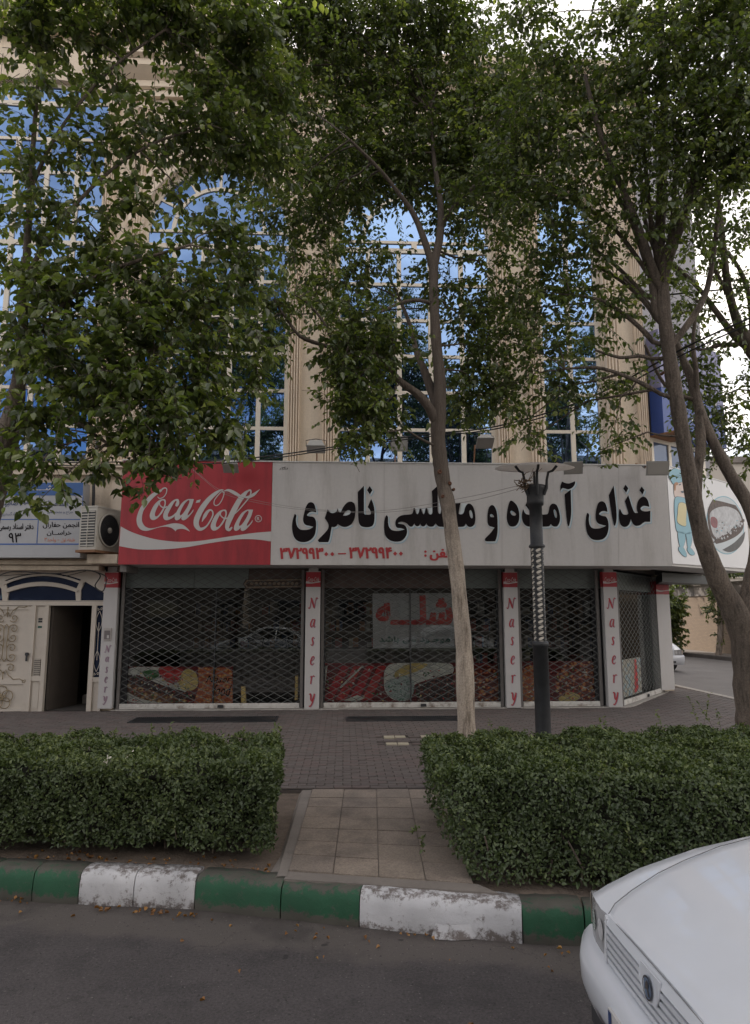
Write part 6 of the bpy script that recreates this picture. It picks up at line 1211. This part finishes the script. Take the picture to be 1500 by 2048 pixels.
# --- the near tree on the left
DL_ = 6.3
left = make_tree('near broad-leaved street tree at the left edge with low boughs over the red panel',
  [[(-120,1560,DL_,74),(-95,1350,DL_,66),(-60,1150,DL_,60),(-20,1000,DL_,54),(8,900,DL_,46),(28,820,DL_,36),(40,740,DL_,26),(46,650,DL_,20),(50,560,DL_,17),(56,470,DL_,15),(62,360,DL_,12),(70,240,DL_,9),(80,120,DL_,7)],
   [(0,900,DL_,20),(60,850,DL_-.1,12),(120,838,DL_-.2,10),(165,850,DL_-.3,9),(200,878,DL_-.4,7),(250,900,DL_-.5,5),(310,905,DL_-.5,4)],
   [(28,840,DL_,18),(85,830,DL_,13),(130,790,DL_,10),(165,760,DL_-.1,9),(250,720,DL_-.2,7),(330,690,DL_-.3,5)],
   [(42,720,DL_,14),(100,640,DL_-.1,11),(180,560,DL_-.2,9),(280,520,DL_-.3,7),(380,490,DL_-.3,5)],
   [(50,560,DL_,12),(110,460,DL_,10),(200,360,DL_,8),(300,290,DL_,6),(420,250,DL_,5)],
   [(60,380,DL_,10),(120,260,DL_,8),(220,140,DL_,7),(330,60,DL_,5)],
   [(-5,900,DL_,30),(-20,780,DL_,24),(-30,600,DL_,18),(-30,400,DL_,13),(-20,200,DL_,9)]],
  [(350,20,6.4,90,50,70),(200,0,6.2,100,50,70),(480,50,6.7,80,60,70),(80,20,6.1,90,50,60),(420,170,6.7,60,30,26),(540,190,7,60,50,50),(120,600,6.2,90,70,72),(60,680,6.2,70,60,52),(200,680,6,90,60,78),(300,640,6,90,60,78),(330,560,6.2,90,60,65),(230,560,6.2,80,60,58),(420,600,6.3,60,60,46),(440,700,6.2,40,60,32),(390,780,6.1,60,55,46),(300,760,5.9,80,55,72),(200,770,5.8,70,45,52),(120,780,6,60,45,29),(60,830,6,60,45,29),(100,700,5.7,60,40,26),
   (330,850,5.8,60,50,41),(430,850,6.1,40,45,29),(260,850,5.7,50,40,26),(310,905,5.7,36,30,14),(335,935,5.8,24,18,5),(285,965,5.8,16,20,2),(140,870,5.8,60,30,13),(210,905,5.7,36,24,6),(100,915,5.6,60,24,10),(50,965,5.7,50,24,6),(120,965,5.6,45,20,4),(185,940,5.7,24,24,3),(380,905,6,26,20,6),(450,880,6.2,30,16,5),(480,850,6.2,22,26,6),(20,915,6,50,30,11),(80,1000,5.7,34,16,2),(252,975,5.8,8,18,2),(510,760,6.4,30,40,13),(520,690,6.4,40,40,17),
   (60,440,6.2,80,60,30),(150,430,6.2,70,60,26),(60,300,6.2,80,70,33),(170,290,6.3,80,60,35),(280,270,6.4,100,50,51),(400,260,6.6,100,55,109),(500,300,6.8,80,60,86),(260,400,6.3,60,50,24),(210,480,6.3,60,50,24),(60,180,6.2,80,60,30),(60,80,6.2,90,60,40),(180,70,6.3,90,60,46),(310,50,6.5,90,50,70),(420,80,6.8,90,70,56),(510,120,7,70,70,70),(120,560,6.3,60,40,26),(440,460,6.6,80,50,39),(380,420,6.6,60,40,10),(480,540,6.6,60,50,46),(240,180,6.4,60,40,14),(30,540,6.2,60,50,21),(450,200,6.9,70,40,33),(100,-40,6.2,200,60,56),(400,-50,6.5,160,60,86),(350,360,6.5,60,30,5)],
  W(-120,1560,DL_), 'bark', (.088, .062), 10, seed=33, droop=.3)
# --- a trailing shoot before the red panel
# --- trees behind the standpoint, across the street: seen only as reflections in the glass
for i, (dx_, dy_, lb_) in enumerate(((-7, -17.5, 'street tree across the road, first of the row mirrored in the glass'), (2.5, -18.5, 'street tree across the road, second of the row mirrored in the glass'), (11, -18, 'street tree across the road, last of the row mirrored in the glass'))):
    c = copy_tree(center if i % 2 == 0 else right); c.scale = (1.3, 1.3, 1.3); c.location.x += dx_ - (2 if i % 2 else 0); c.location.y += dy_; c['label'] = lb_
# --- plants in the alley
def at(p): # world point to survey pixel, used only to reuse the tree builder's units
    v = Vector(p) - Vector((0, 0, CAM_H)); x = v.x*_cp - v.y*_sp; y = v.x*_sp + v.y*_cp; Y = y*_c + v.z*_s; Zc = -y*_s + v.z*_c
    return 750 + FPX*x/Y, 1024 - FPX*Zc/Y
DA_ = 30.5
make_tree('slim pale-trunked tree growing beside the brick garden wall in the alley', [[(1437,1312,DA_,13),(1441,1260,DA_,11),(1440,1220,DA_,10),(1436,1180,DA_,9),(1432,1140,DA_,7)]],
  [(1428,1215,DA_,12,18,30),(1426,1190,DA_,10,16,24),(1438,1240,DA_,9,10,10),(1443,1275,DA_,9,8,9),(1432,1150,DA_,18,22,40),(1440,1110,DA_,30,24,50)], W(1437,1312,DA_), 'bark_pale', (.13, .085), 10, name='alley_tree', group='trees in the alley', seed=51)
make_tree('dense round dark shrub against the garden wall behind the white car', [[(1338,1312,32.5,12),(1340,1260,32.5,9),(1336,1200,32.5,7),(1342,1170,32.5,6)]],
  [(1336,1225,32.5,24,32,170),(1345,1255,32.5,16,24,90),(1330,1200,32.5,22,22,90),(1350,1215,32.5,11,16,50),(1325,1270,32.5,22,20,80)], W(1338,1312,32.5), 'bark', (.17, .12), 10, name='shrub', group=None, seed=52)
cr_ = make_tree('leafy creeper trailing over the stone top of the garden wall', [[(1330,1175,36,4),(1360,1160,35.5,4),(1400,1150,33,4),(1440,1145,31,4)]],
  [(1330,1158,36.4,16,9,50),(1355,1160,35.4,16,10,60),(1380,1158,34.2,18,10,70),(1405,1150,32.8,18,10,70),(1440,1140,30.8,20,10,70),(1470,1140,29.5,20,9,60),(1495,1130,28,20,12,60)], W(1400,1172,33), 'bark', (.15, .10), 9, name='creeper', group=None, seed=53); cr_['category'] = 'creeper'
# ---------------------------------------------------------------- clipped hedges
def hedge(label, bot, top, zb_, zt_, n_, seed, shoots=()):
    """bot and top: four corners (front-left, front-right, back-right, back-left)"""
    rg = np.random.default_rng(seed); base = Vector((sum(p[0] for p in bot)/4, sum(p[1] for p in bot)/4, zb_))
    root = empty('hedge', base, label=label, cat='hedge', group='clipped hedges beside the path')
    def zt(p, q=0): return zt_
    Bv = [np.array([p[0], p[1], zb_]) for p in bot]; Tv = [np.array([p[0], p[1], zt_ + (p[2] if len(p) > 2 else 0)]) for p in top]
    quads = [(Bv[0], Bv[1], Tv[1], Tv[0]), (Bv[1], Bv[2], Tv[2], Tv[1]), (Bv[2], Bv[3], Tv[3], Tv[2]), (Bv[3], Bv[0], Tv[0], Tv[3]), (Tv[0], Tv[1], Tv[2], Tv[3])]
    wts = [1.0, 1.0, .25, .15, .9]; ar = []
    for q in quads: ar.append(np.linalg.norm(np.cross(q[1]-q[0], q[3]-q[0])) * .5 + np.linalg.norm(np.cross(q[1]-q[2], q[3]-q[2])) * .5)
    tot = sum(a*w for a, w in zip(ar, wts)); P = []; NN = []
    for q, a, w in zip(quads, ar, wts):
        k = int(n_ * a * w / tot); u = rg.random((k, 1)); v = rg.random((k, 1)); p = q[0]*(1-u)*(1-v) + q[1]*u*(1-v) + q[2]*u*v + q[3]*(1-u)*v
        nn = np.cross(q[1]-q[0], q[3]-q[0]); nn /= np.linalg.norm(nn); dep = np.abs(rg.normal(size=(k, 1)))*.036
        # clumps: the face swells and sinks by a few centimetres
        lump = .035*np.sin(p[:, :1]*6.3 + p[:, 2:]*5) + .03*np.sin(p[:, :1]*13.1 + p[:, 1:2]*9 - p[:, 2:]*11) + .02*np.sin(p[:, 1:2]*17 + p[:, :1]*4) + .018*np.sin(p[:, :1]*27 + p[:, 2:]*23)
        edge = np.minimum(np.minimum(u, 1-u)*np.linalg.norm(q[1]-q[0]), np.minimum(v, 1-v)*np.linalg.norm(q[3]-q[0])); rd = -np.clip(.10 - edge, 0, .1)**2 / .2 * .9
        P.append(p + nn*(lump*.9 - dep + rd)); NN.append(np.repeat(nn[None], k, 0))
    P = np.concatenate(P); NN = np.concatenate(NN)
    hole = np.sin(P[:, 0]*8.7 + 1.3*np.sin(P[:, 2]*9) + P[:, 1]*5)*np.sin(P[:, 2]*12.3 + P[:, 0]*4.1 + 1) + .35*np.sin(P[:, 0]*31 + P[:, 2]*27)     # thin, twiggy places
    keep = (rg.random(len(P)) > .75*np.clip((hole - .72)/.3, 0, 1)) & (rg.random(len(P)) > .55*np.clip(1 - (P[:, 2] - zb_)/.16, 0, 1)); P = P[keep]; NN = NN[keep]; k = len(P)
    ax = nrm(rg.normal(size=(k, 3))*.75 + NN*.3 + np.array([0, 0, .2])); nr = nrm(NN*1.0 + rg.normal(size=(k, 3))*.5 + np.array([0, 0, .55]))
    Ls = .032 * rg.uniform(.6, 1.35, k); Wd = Ls*.60*rg.uniform(.85, 1.2, k)
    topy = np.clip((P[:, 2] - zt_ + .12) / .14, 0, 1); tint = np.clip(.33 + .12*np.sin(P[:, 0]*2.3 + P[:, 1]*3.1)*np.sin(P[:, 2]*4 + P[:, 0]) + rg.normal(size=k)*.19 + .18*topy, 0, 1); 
    link('foliage', leaves_mesh('hedge_leaves', P, ax, nr, Ls, Wd, M['leaf_hedge'], tint, .22), root)
    # loose young shoots standing out of the clipped faces
    S = []; 
    for _ in range(int(70)):
        q = quads[4] if rg.random() < .75 else quads[0]; u, v = rg.random(), rg.random(); p = q[0]*(1-u)*(1-v) + q[1]*u*(1-v) + q[2]*u*v + q[3]*(1-u)*v; S.append((p, .03 + .07*rg.random()**2))
    for (px, py, d, h) in shoots: S.append((np.array(W(px, py, d)), h))
    A = np.array([s[0] for s in S]); H_ = np.array([s[1] for s in S]); D = nrm(np.array([0, 0, 1.0]) + rg.normal(size=A.shape)*.22); C2 = A + D*H_[:, None]; A = A - D*.08
    link('shoots', tubes_mesh('shoots', A, (A+C2)/2, C2, np.full(len(A), .0022), M['bark']), root)['kind'] = 'stuff'
    per = 14; t = np.linspace(.3, 1, per)[None, :, None]; pos = (A[:, None]*(1-t) + C2[:, None]*t).reshape(-1, 3); kk = len(pos)
    ax = nrm(rg.normal(size=(kk, 3)) + np.array([0, 0, .5])); nr = nrm(np.array([0, 0, 1.0]) + rg.normal(size=(kk, 3))*.5)
    Ls = .04*rg.uniform(.6, 1.2, kk); link('young_leaves', leaves_mesh('young_leaves', pos, ax, nr, Ls, Ls*.5, M['leaf_hedge'], np.clip(.72 + rg.normal(size=kk)*.15, 0, 1), .2), root)
    # woody core
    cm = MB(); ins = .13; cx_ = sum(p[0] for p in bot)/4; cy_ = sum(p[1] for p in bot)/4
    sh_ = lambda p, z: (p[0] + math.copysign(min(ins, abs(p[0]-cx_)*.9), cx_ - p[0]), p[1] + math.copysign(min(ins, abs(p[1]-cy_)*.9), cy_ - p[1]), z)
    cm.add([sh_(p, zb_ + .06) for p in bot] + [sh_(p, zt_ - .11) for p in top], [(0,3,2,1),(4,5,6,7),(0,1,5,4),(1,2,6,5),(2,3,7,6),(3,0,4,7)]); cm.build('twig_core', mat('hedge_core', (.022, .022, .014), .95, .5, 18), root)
    st_ = MB(); rs = random.Random(seed)
    for i in range(26):
        u = rs.random(); x = bot[0][0] + (bot[1][0]-bot[0][0])*u; y = bot[0][1] + (bot[1][1]-bot[0][1])*u + .08 + .2*rs.random(); st_.tube([(x, y, zb_ - .03), (x + rs.uniform(-.04, .04), y, zb_ + .1), (x + rs.uniform(-.1, .1), y + rs.uniform(-.05, .1), zb_ + .28)], [.011, .009, .006], 5)
    st_.build('stems', M['bark'], root, kind='stuff')
    return root
hl = hedge('clipped hedge left of the slab path with two white blossoms on top', [(-6.2, 6.40), (-.54, 5.66), (-.66, 6.95), (-6.2, 7.3)], [(-6.2, 6.25, .0), (-.53, 5.62, .03), (-.62, 7.05, .04), (-6.2, 7.35, 0)], .28, .93, 84000, 61, ((140, 1478, 6.6, .1), (338, 1470, 6.7, .1), (560, 1465, 6.6, .07)))
for (px, py) in ((215, 1524), (258, 1522), (262, 1517)):
    c = W(px, py, 5.95 if px < 240 else 6.0); b = MB(); rs = random.Random(px)
    for i in range(26):
        o = Vector((rs.gauss(0, .013), rs.gauss(0, .012), rs.gauss(0, .018))); n_ = Vector((rs.uniform(-1, 1), rs.uniform(-1, 0), rs.uniform(0, 1))).normalized(); a = n_.orthogonal().normalized()*.011; d = n_.cross(a); b.add([c + o + a, c + o + d, c + o - a, c + o - d], [(0, 1, 2, 3)])
    b.build('blossom', mat('white_petal', (.62, .58, .50), .6) if 'white_petal' not in bpy.data.materials else bpy.data.materials['white_petal'], hl)
hr = hedge('clipped hedge right of the slab path below the lamp post and the white car', [(.90, 5.16), (6.6, 3.95), (6.6, 7.6), (.86, 6.95)], [(.70, 5.42, .02), (6.6, 4.5, .0), (6.6, 7.6, .0), (.76, 6.95, .02)], .26, .94, 135000, 62, ((1395, 1448, 7.2, .28), (1408, 1448, 7.25, .34), (1422, 1448, 7.1, .24), (1440, 1450, 7.1, .16), (1322, 1450, 7.1, .15), (1200, 1458, 7, .1), (1210, 1458, 6.9, .12), (985, 1462, 6.8, .1), (830, 1660, 5.7, .06), (845, 1690, 5.6, .06)))
# low suckers at the foot of the hedges
# ---------------------------------------------------------------- dead leaves in the gutter
rs = np.random.default_rng(5); pts = []
for (px, py, n) in ((5, 1802, 4), (48, 1806, 4), (215, 1820, 7), (275, 1825, 8), (325, 1828, 8), (365, 1833, 9), (308, 1822, 4), (560, 1868, 2), (624, 1875, 2), (632, 1912, 2), (735, 1878, 2), (818, 1872, 4), (880, 1880, 2), (1130, 1908, 4), (1095, 1938, 2), (590, 1560, 3), (600, 1845, 1), (420, 1846, 1), (890, 1930, 1)):
    g_ = G(px, py, .01)
    for i in range(n): pts.append((g_.x + rs.normal()*.05, g_.y + rs.normal()*.022, .012 + .012*rs.random()))
for i in range(26):
    x = rs.uniform(-3, 3); pts.append((x, kerb_y(x) - rs.random()**2*1.2 - .02, .008))
for i in range(90):
    x = rs.uniform(-2.6, -.45); pts.append((x, kerb_y(x) + .2 + .25*rs.random(), .208))
pts = np.array(pts); n = len(pts); a = nrm(rs.normal(size=(n, 3))*np.array([1, 1, .25])); nn = nrm(rs.normal(size=(n, 3))*.5 + np.array([0, 0, 1.0])); Ls = .032*rs.uniform(.5, 1.3, n)
me = leaves_mesh('fallen_leaves', pts, a, nn, Ls, Ls*.7, leaf_mat('dead_leaf', (.16, .075, .03), (.28, .13, .045), (.40, .22, .08), .2, .03), rs.random(n), .5); tag(link('fallen_leaves', me), kind='stuff')
# ================================================================ CARS
M['lensring'] = glass_mat('lamp_reflector', (.42, .42, .43), (1, 1, 1), .2, 0, .003, 50)
M['seam'] = mat('panel_gap', (.16, .16, .165), .8)
def make_car(label, loc, rz, group=None, round_=0.0):
    car = empty('parked_car', loc, rz, label=label, cat='car', group=group)
    HWD = .835; LEN = 4.45
    T = Matrix.Translation(loc) @ Matrix.Rotation(rz, 4, 'Z') @ Matrix.Diagonal((1, 1, 1.09, 1))   # a tall three-box saloon
    def nose(y, amt=1.0): v = abs(y) / HWD; return amt * (.012*v**2 + .05*max(0, v - .7)**2 / .09)
    def V(x, y, z): return T @ Vector((x, y, z))
    # body shell: sections from nose to tail; x, half width, sill z, shoulder z, centre z
    st_ = [(.045, .80, .30, .690, .698), (.12, .815, .27, .722, .732), (.3, .828, .24, .788, .800), (.6, .835, .22, .866, .880), (.95, .835, .20, .927, .945), (1.25, .835, .20, .965, .985), (1.5, .835, .20, .975, .99), (2.2, .84, .20, .97, .975), (3.2, .835, .20, .97, .975), (3.7, .83, .22, .94, .98), (4.2, .81, .27, .93, .97), (4.4, .79, .32, .88, .92)]
    mb = MB(); K = 13; rows = []
    for (x, w, zs, zt_, zc) in st_:
        row = []
        prof = [(0, zc), (.35*w, zc - .004), (.62*w, zc - .016 - (zc - zt_)*.25), (.80*w, zt_ + (zc - zt_)*.42), (.90*w, zt_ + .004), (.955*w, zt_ - .03), (.985*w, zt_ - .085), (w, zt_ - .17), (w*1.003, .52), (w*.995, .42), (w*.99, .36), (w*.97, zs + .04), (w*.93, zs)]
        for s_ in (1, -1):
            for (y, z) in (prof if s_ == 1 else prof[::-1]):
                xx = x + nose(y)*max(0, 1 - x/.9) if x < .9 else x - (nose(y)*.8*max(0, 1 - (LEN - x)/.9) if x > 3.5 else 0)
                row.append(V(xx, s_*y, z))
        rows.append(row)
    m_ = 2*K
    for r in rows: pass
    mb.add([p for r in rows for p in r], [(i*m_+k, i*m_+(k+1) % m_, (i+1)*m_+(k+1) % m_, (i+1)*m_+k) for i in range(len(rows)-1) for k in range(m_) ], True)
    mb.add(rows[0], [tuple(range(m_))]); mb.add(rows[-1], [tuple(range(m_))[::-1]])
    body = mb.build('body', M['carpaint'], car)
    # bonnet: a panel just proud of the shell, parted by a seam
    hb = MB(); hs = [(.05, .704), (.10, .730), (.2, .768), (.35, .820), (.5, .860), (.7, .907), (.95, .956), (1.12, .981), (1.3, 1.0)]
    ys = [-1, -.9, -.75, -.5, -.25, 0, .25, .5, .75, .9, 1]; vs_ = []
    for (x, z) in hs:
        w = .48 + .19*min(1, max(0, x - .05)/.6)**.6 + .015*x
        for v in ys: vs_.append(V(x + nose(w*v)*max(0, 1 - x/.9)*1.0, w*v, z - .014*abs(v)**2.2 + .005))
    n_ = len(ys); f_ = [(i*n_+k, i*n_+k+1, (i+1)*n_+k+1, (i+1)*n_+k) for i in range(len(hs)-1) for k in range(n_-1)]
    hb.add(vs_, f_, True); hb = hb.build('bonnet', M['carpaint'], car); sm = hb.modifiers.new('thick', 'SOLIDIFY'); sm.thickness = .012; sm.offset = -1; bv = hb.modifiers.new('round', 'BEVEL'); bv.width = .006; bv.segments = 2; bv.limit_method = 'ANGLE'
    for e in ([0, 1], [n_-2, n_-1]):
        sd_ = 1 if e[0] else -1; q = MB(); q.tube([vs_[i*n_ + (n_-1 if sd_ > 0 else 0)] + (T.to_3x3() @ Vector((0, sd_*.004, .001))) for i in range(len(hs))], .0022, 5); q.build('bonnet_seam', M['seam'], hb)
    q = MB(); q.tube([vs_[k] + (T.to_3x3() @ Vector((-.004, 0, -.002))) for k in range(n_)], .002, 5); q.build('bonnet_seam', M['seam'], hb)
    # front face: grille, lamps, bumper on the curved nose
    def FPt(y, z, d): # d forwards of the nose surface
        zz_ = min(max(z, .3), .74); x0 = .05 + (.05 if zz_ > .68 else 0)*(zz_ - .68)/.06; return V(x0 + nose(y)*.97 - d, y, z)
    def front(poly, d0, d1, m, name, par, sub=7):
        # a panel whose outline is given as (y, z) left and right edges by columns so that it follows the nose
        b = MB(); cols = poly; n = len(cols); vs_ = []
        for (y, za, zb_) in cols: vs_ += [FPt(y, za, d1), FPt(y, zb_, d1), FPt(y, za, d0), FPt(y, zb_, d0)]
        for i in range(n-1):
            a = 4*i; c = 4*(i+1); b.add([], []); b.f += []; 
        fs = []
        for i in range(n-1):
            a = 4*i; c = 4*(i+1); fs += [(a, c, c+1, a+1), (a+1, c+1, c+3, a+3), (a+2, a+3, c+3, c+2), (a, a+2, c+2, c)]
        fs += [(0, 1, 3, 2), (4*n-4, 4*n-2, 4*n-1, 4*n-3)]
        b.add(vs_, fs, False); return b.build(name, m, par)
    cols = lambda a, b, za, zb_, n=12: [(a + (b-a)*i/n, za, zb_) for i in range(n+1)]
    gv = front(cols(-.46, .46, .525, .668), .0, .008, M['plastic'], 'grille', car)
    for k in range(5):
        z = .528 + .0285*k
        if k < 3: front(cols(-.45, .45, z, z + .017), .0085, .024, M['carpaint'], 'slat', gv)
        else:
            for a, b in ((-.45, -.075), (.075, .45)): front(cols(a, b, z, z + .017, 7), .0085, .024, M['carpaint'], 'slat', gv)
    front(cols(-.48, .48, .669, .700), -.0, .022, M['carpaint'], 'grille_top', gv); 
    for s_ in (1, -1): front([(s_*.455, .52, .69), (s_*.485, .52, .695)], .0, .028, M['carpaint'], 'grille_side', gv)
    dp = front([(-.09, .64, .69), (-.06, .60, .69), (0, .585, .69), (.06, .60, .69), (.09, .64, .69)], .0245, .03, M['carpaint'], 'badge_mount', gv)
    b = MB(); b.add([FPt(.036*math.cos(t*math.pi/10), .635 + .040*math.sin(t*math.pi/10), .033) for t in range(20)], [tuple(range(20))]); bd = b.build('badge', mat('badge_blue', (.10, .14, .21), .3, .3, 30) if 'badge_blue' not in bpy.data.materials else bpy.data.materials['badge_blue'], gv)
    b = MB(); o = [FPt(r_*math.cos(t*math.pi/10), .635 + r_*math.sin(t*math.pi/10), .036) for r_ in (.034, .040) for t in range(20)]; b.add(o, [(t, (t+1) % 20, 20+(t+1) % 20, 20+t) for t in range(20)])
    b.add([FPt(p, q, .036) for p, q in ((-.02, .61), (-.006, .61), (.004, .63), (.02, .625), (.016, .645), (.0, .662), (-.014, .655), (-.01, .635))], [tuple(range(8))]); b.build('badge_ring', M['chrome'], bd)
    for s_ in (1, -1):
        lc = [(s_*y, za, zb_) for y, za, zb_ in ((.49, .505, .686), (.58, .50, .687), (.66, .50, .688), (.72, .50, .687), (.77, .505, .684), (.80, .512, .68), (.828, .53, .672))]
        hl_ = front(lc, -.02, .010, M['lens'], 'headlight', car)
        for yy_ in (.57, .68):
            b = MB(); b.add([FPt(s_*(yy_) + .036*math.cos(t*math.pi/8), .605 + .042*math.sin(t*math.pi/8), .0115) for t in range(16)], [tuple(range(16))]); b.build('reflector', M['lensring'], hl_)
        front([(s_*.775, .555, .68), (s_*.80, .56, .675), (s_*.815, .565, .67)], .0105, .013, mat('indicator', (.40, .33, .27), .2) if 'indicator' not in bpy.data.materials else bpy.data.materials['indicator'], 'indicator', hl_)
    # bumper
    bp = MB(); sec = [(.0, .52), (.035, .515), (.075, .49), (.09, .44), (.085, .36), (.06, .30), (.03, .25), (.0, .22)]; ycol = [(-1 + 2*i/24)*.855 for i in range(25)]; vs_ = []
    for y in ycol:
        for d, z in sec: vs_.append(V(.05 + nose(y*.975)*1.12 - d*(1 - .25*(abs(y)/.855)**6), y, z))
    n_ = len(sec); bp.add(vs_, [(i*n_+k, (i+1)*n_+k, (i+1)*n_+k+1, i*n_+k+1) for i in range(24) for k in range(n_-1)], True)
    for s_ in (1, -1):
        e = []
        for i in range(9):
            for d, z in sec: e.append(V(.05 + nose(.855*.975)*1.12 - d*.75*(1-i/8)*1 + (.62)*i/8, s_*(.855 + .004*math.sin(i/8*math.pi)), z))
        bp.add(e, [(i*n_+k, (i+1)*n_+k, (i+1)*n_+k+1, i*n_+k+1) for i in range(8) for k in range(n_-1)], True)
    bp.build('bumper', M['carpaint'], car)
    def BP(y, z, d): return V(.05 + nose(y*.975)*1.12 - .088 - d, y, z)
    for a, b, z0, z1 in ((-.5, .5, .285, .345),):
        q = MB(); q.add([BP(y, z, .004) for y in [a + (b-a)*i/10 for i in range(11)] for z in (z0, z1)], [(2*i, 2*i+2, 2*i+3, 2*i+1) for i in range(10)]); q.build('air_intake', M['plastic'], car)
    q = MB(); c_ = [BP(0, 0, .012)]; vs_ = [BP(y, z, .012) for y, z in ((-.26, .35), (.26, .35), (.26, .45), (-.26, .45))] + [BP(y, z, .0) for y, z in ((-.26, .35), (.26, .35), (.26, .45), (-.26, .45))]
    q.add(vs_, [(0,1,2,3), (0,4,5,1), (1,5,6,2), (2,6,7,3), (3,7,4,0)]); npl = q.build('number_plate', M['lwhite'], car); q = MB(); q.add([BP(y, z, .014) for y, z in ((.22, .355), (.255, .355), (.255, .445), (.22, .445))], [(0,1,2,3)]); q.build('plate_band', M['lnavy'], npl)
    # cabin
    cb_ = [(1.38, .73, .985), (1.62, .70, 1.09), (1.95, .635, 1.30), (2.2, .60, 1.385), (2.7, .59, 1.41), (3.15, .60, 1.375), (3.5, .655, 1.19), (3.82, .71, .975)]
    q = MB(); vs_ = []
    for (x, w, z) in cb_: vs_ += [V(x, -w, z - .03), V(x, -w*.86, z), V(x, 0, z + .018), V(x, w*.86, z), V(x, w, z - .03)]
    q.add(vs_, [(5*i+k, 5*i+k+1, 5*i+5+k+1, 5*i+5+k) for i in range(2, 5) for k in range(4)], True)
    # pillars as bars
    for s_ in (1, -1):
        q.tube([V(x, s_*w, z - .03) for x, w, z in cb_], .035, 6); q.tube([V(2.72, s_*.59, 1.38), V(2.68, s_*.80, .90)], .03, 6)
    q.build('roof', M['carpaint'], car)
    q = MB(); q.add(vs_[:15], [(k, k+1, 5+k+1, 5+k) for k in range(4)] + [(5+k, 5+k+1, 10+k+1, 10+k) for k in range(4)], True); q.build('windscreen', M['carglass'], car)
    q = MB(); q.add(vs_[25:], [(k, k+1, 5+k+1, 5+k) for k in range(4)] + [(5+k, 5+k+1, 10+k+1, 10+k) for k in range(4)], True); q.build('rear_window', M['carglass'], car)
    for s_ in (1, -1):
        q = MB(); up = [V(x, s_*w, z - .035) for x, w, z in cb_[1:7]]; lo = [V(x, s_*.80, .95) for x, w, z in cb_[1:7]]; q.add(up + lo, [(i, i+1, 7+i, 6+i) for i in range(5)]); q.build('side_window', M['carglass'], car)
        q = MB(); q.box(2.6, 2.78, s_*.845 - .012, s_*.845 + .012, .78, .81, T); q.build('door_handle', M['carpaint'], car)
        q = MB(); q.lathe([(0, -.09), (.05, -.1), (.085, -.06), (.085, .04), (.05, .06), (0, .06)], 10, M=T @ Matrix.Translation((1.72, s_*.93, 1.0)) @ Matrix.Rotation(R(90), 4, 'Y')); q.build('wing_mirror', M['carpaint'], car)
        for xw in (.86, 3.5):
            WM = T @ Matrix.Translation((xw, s_*.76, .30)) @ Matrix.Rotation(R(90), 4, 'X')
            q = MB(); q.lathe([(.19, -.09), (.27, -.09), (.30, -.06), (.30, .06), (.27, .09), (.19, .09)], 22, M=WM); ty = q.build('tyre', M['rubber'], car); q = MB(); q.lathe([(0, .07), (.08, .075), (.19, .085), (.195, .06), (.195, -.085), (.1, -.08), (0, -.08)], 18, M=WM); q.build('rim', M['alu'], ty)
    return car
car = make_car('white saloon car nosing in from the right, with slatted grille and dark blue badge', Vector((1.165, 2.83, .02)), R(0))
alley_car = make_car('small white car facing the street at the mouth of the alley', Vector((10.95, 23.6, .10)), R(90))

for x, y, lb_ in ((-6.6, -3.4, 'first white saloon parked across the road, mirrored in the left shop window'), (.4, -3.6, 'second white saloon parked across the road, mirrored in the middle shop window')):
    c = copy_tree(car); c.location = (x, y, 0); c['label'] = lb_; c['group'] = 'cars parked across the road'
fh = empty('facing_house', (0, -26, 0), label='long brown brick house across the road, seen only mirrored in the glass', cat='house')
b = MB(); b.box(-26, 24, -34, -24, -.05, 14); b.build('wall', mat('facing_brick', (.045, .036, .030), .85, .2, .6), fh); b = MB(); b.box(-26.3, 24.3, -34.2, -23.7, 14.01, 14.4); b.build('roof', M['concrete'], fh)
for k in range(10):
    for z in (1.2, 5.0):
        b = MB(); x = -24 + 4.7*k; b.box(x, x + 2.2, -23.99, -23.93, z, z + 1.9); w_ = b.build('window', M['plastic'], fh); b = MB(); b.box(x + .1, x + 2.1, -23.925, -23.90, z + .1, z + 1.8); b.build('pane', M['carglass'], w_)
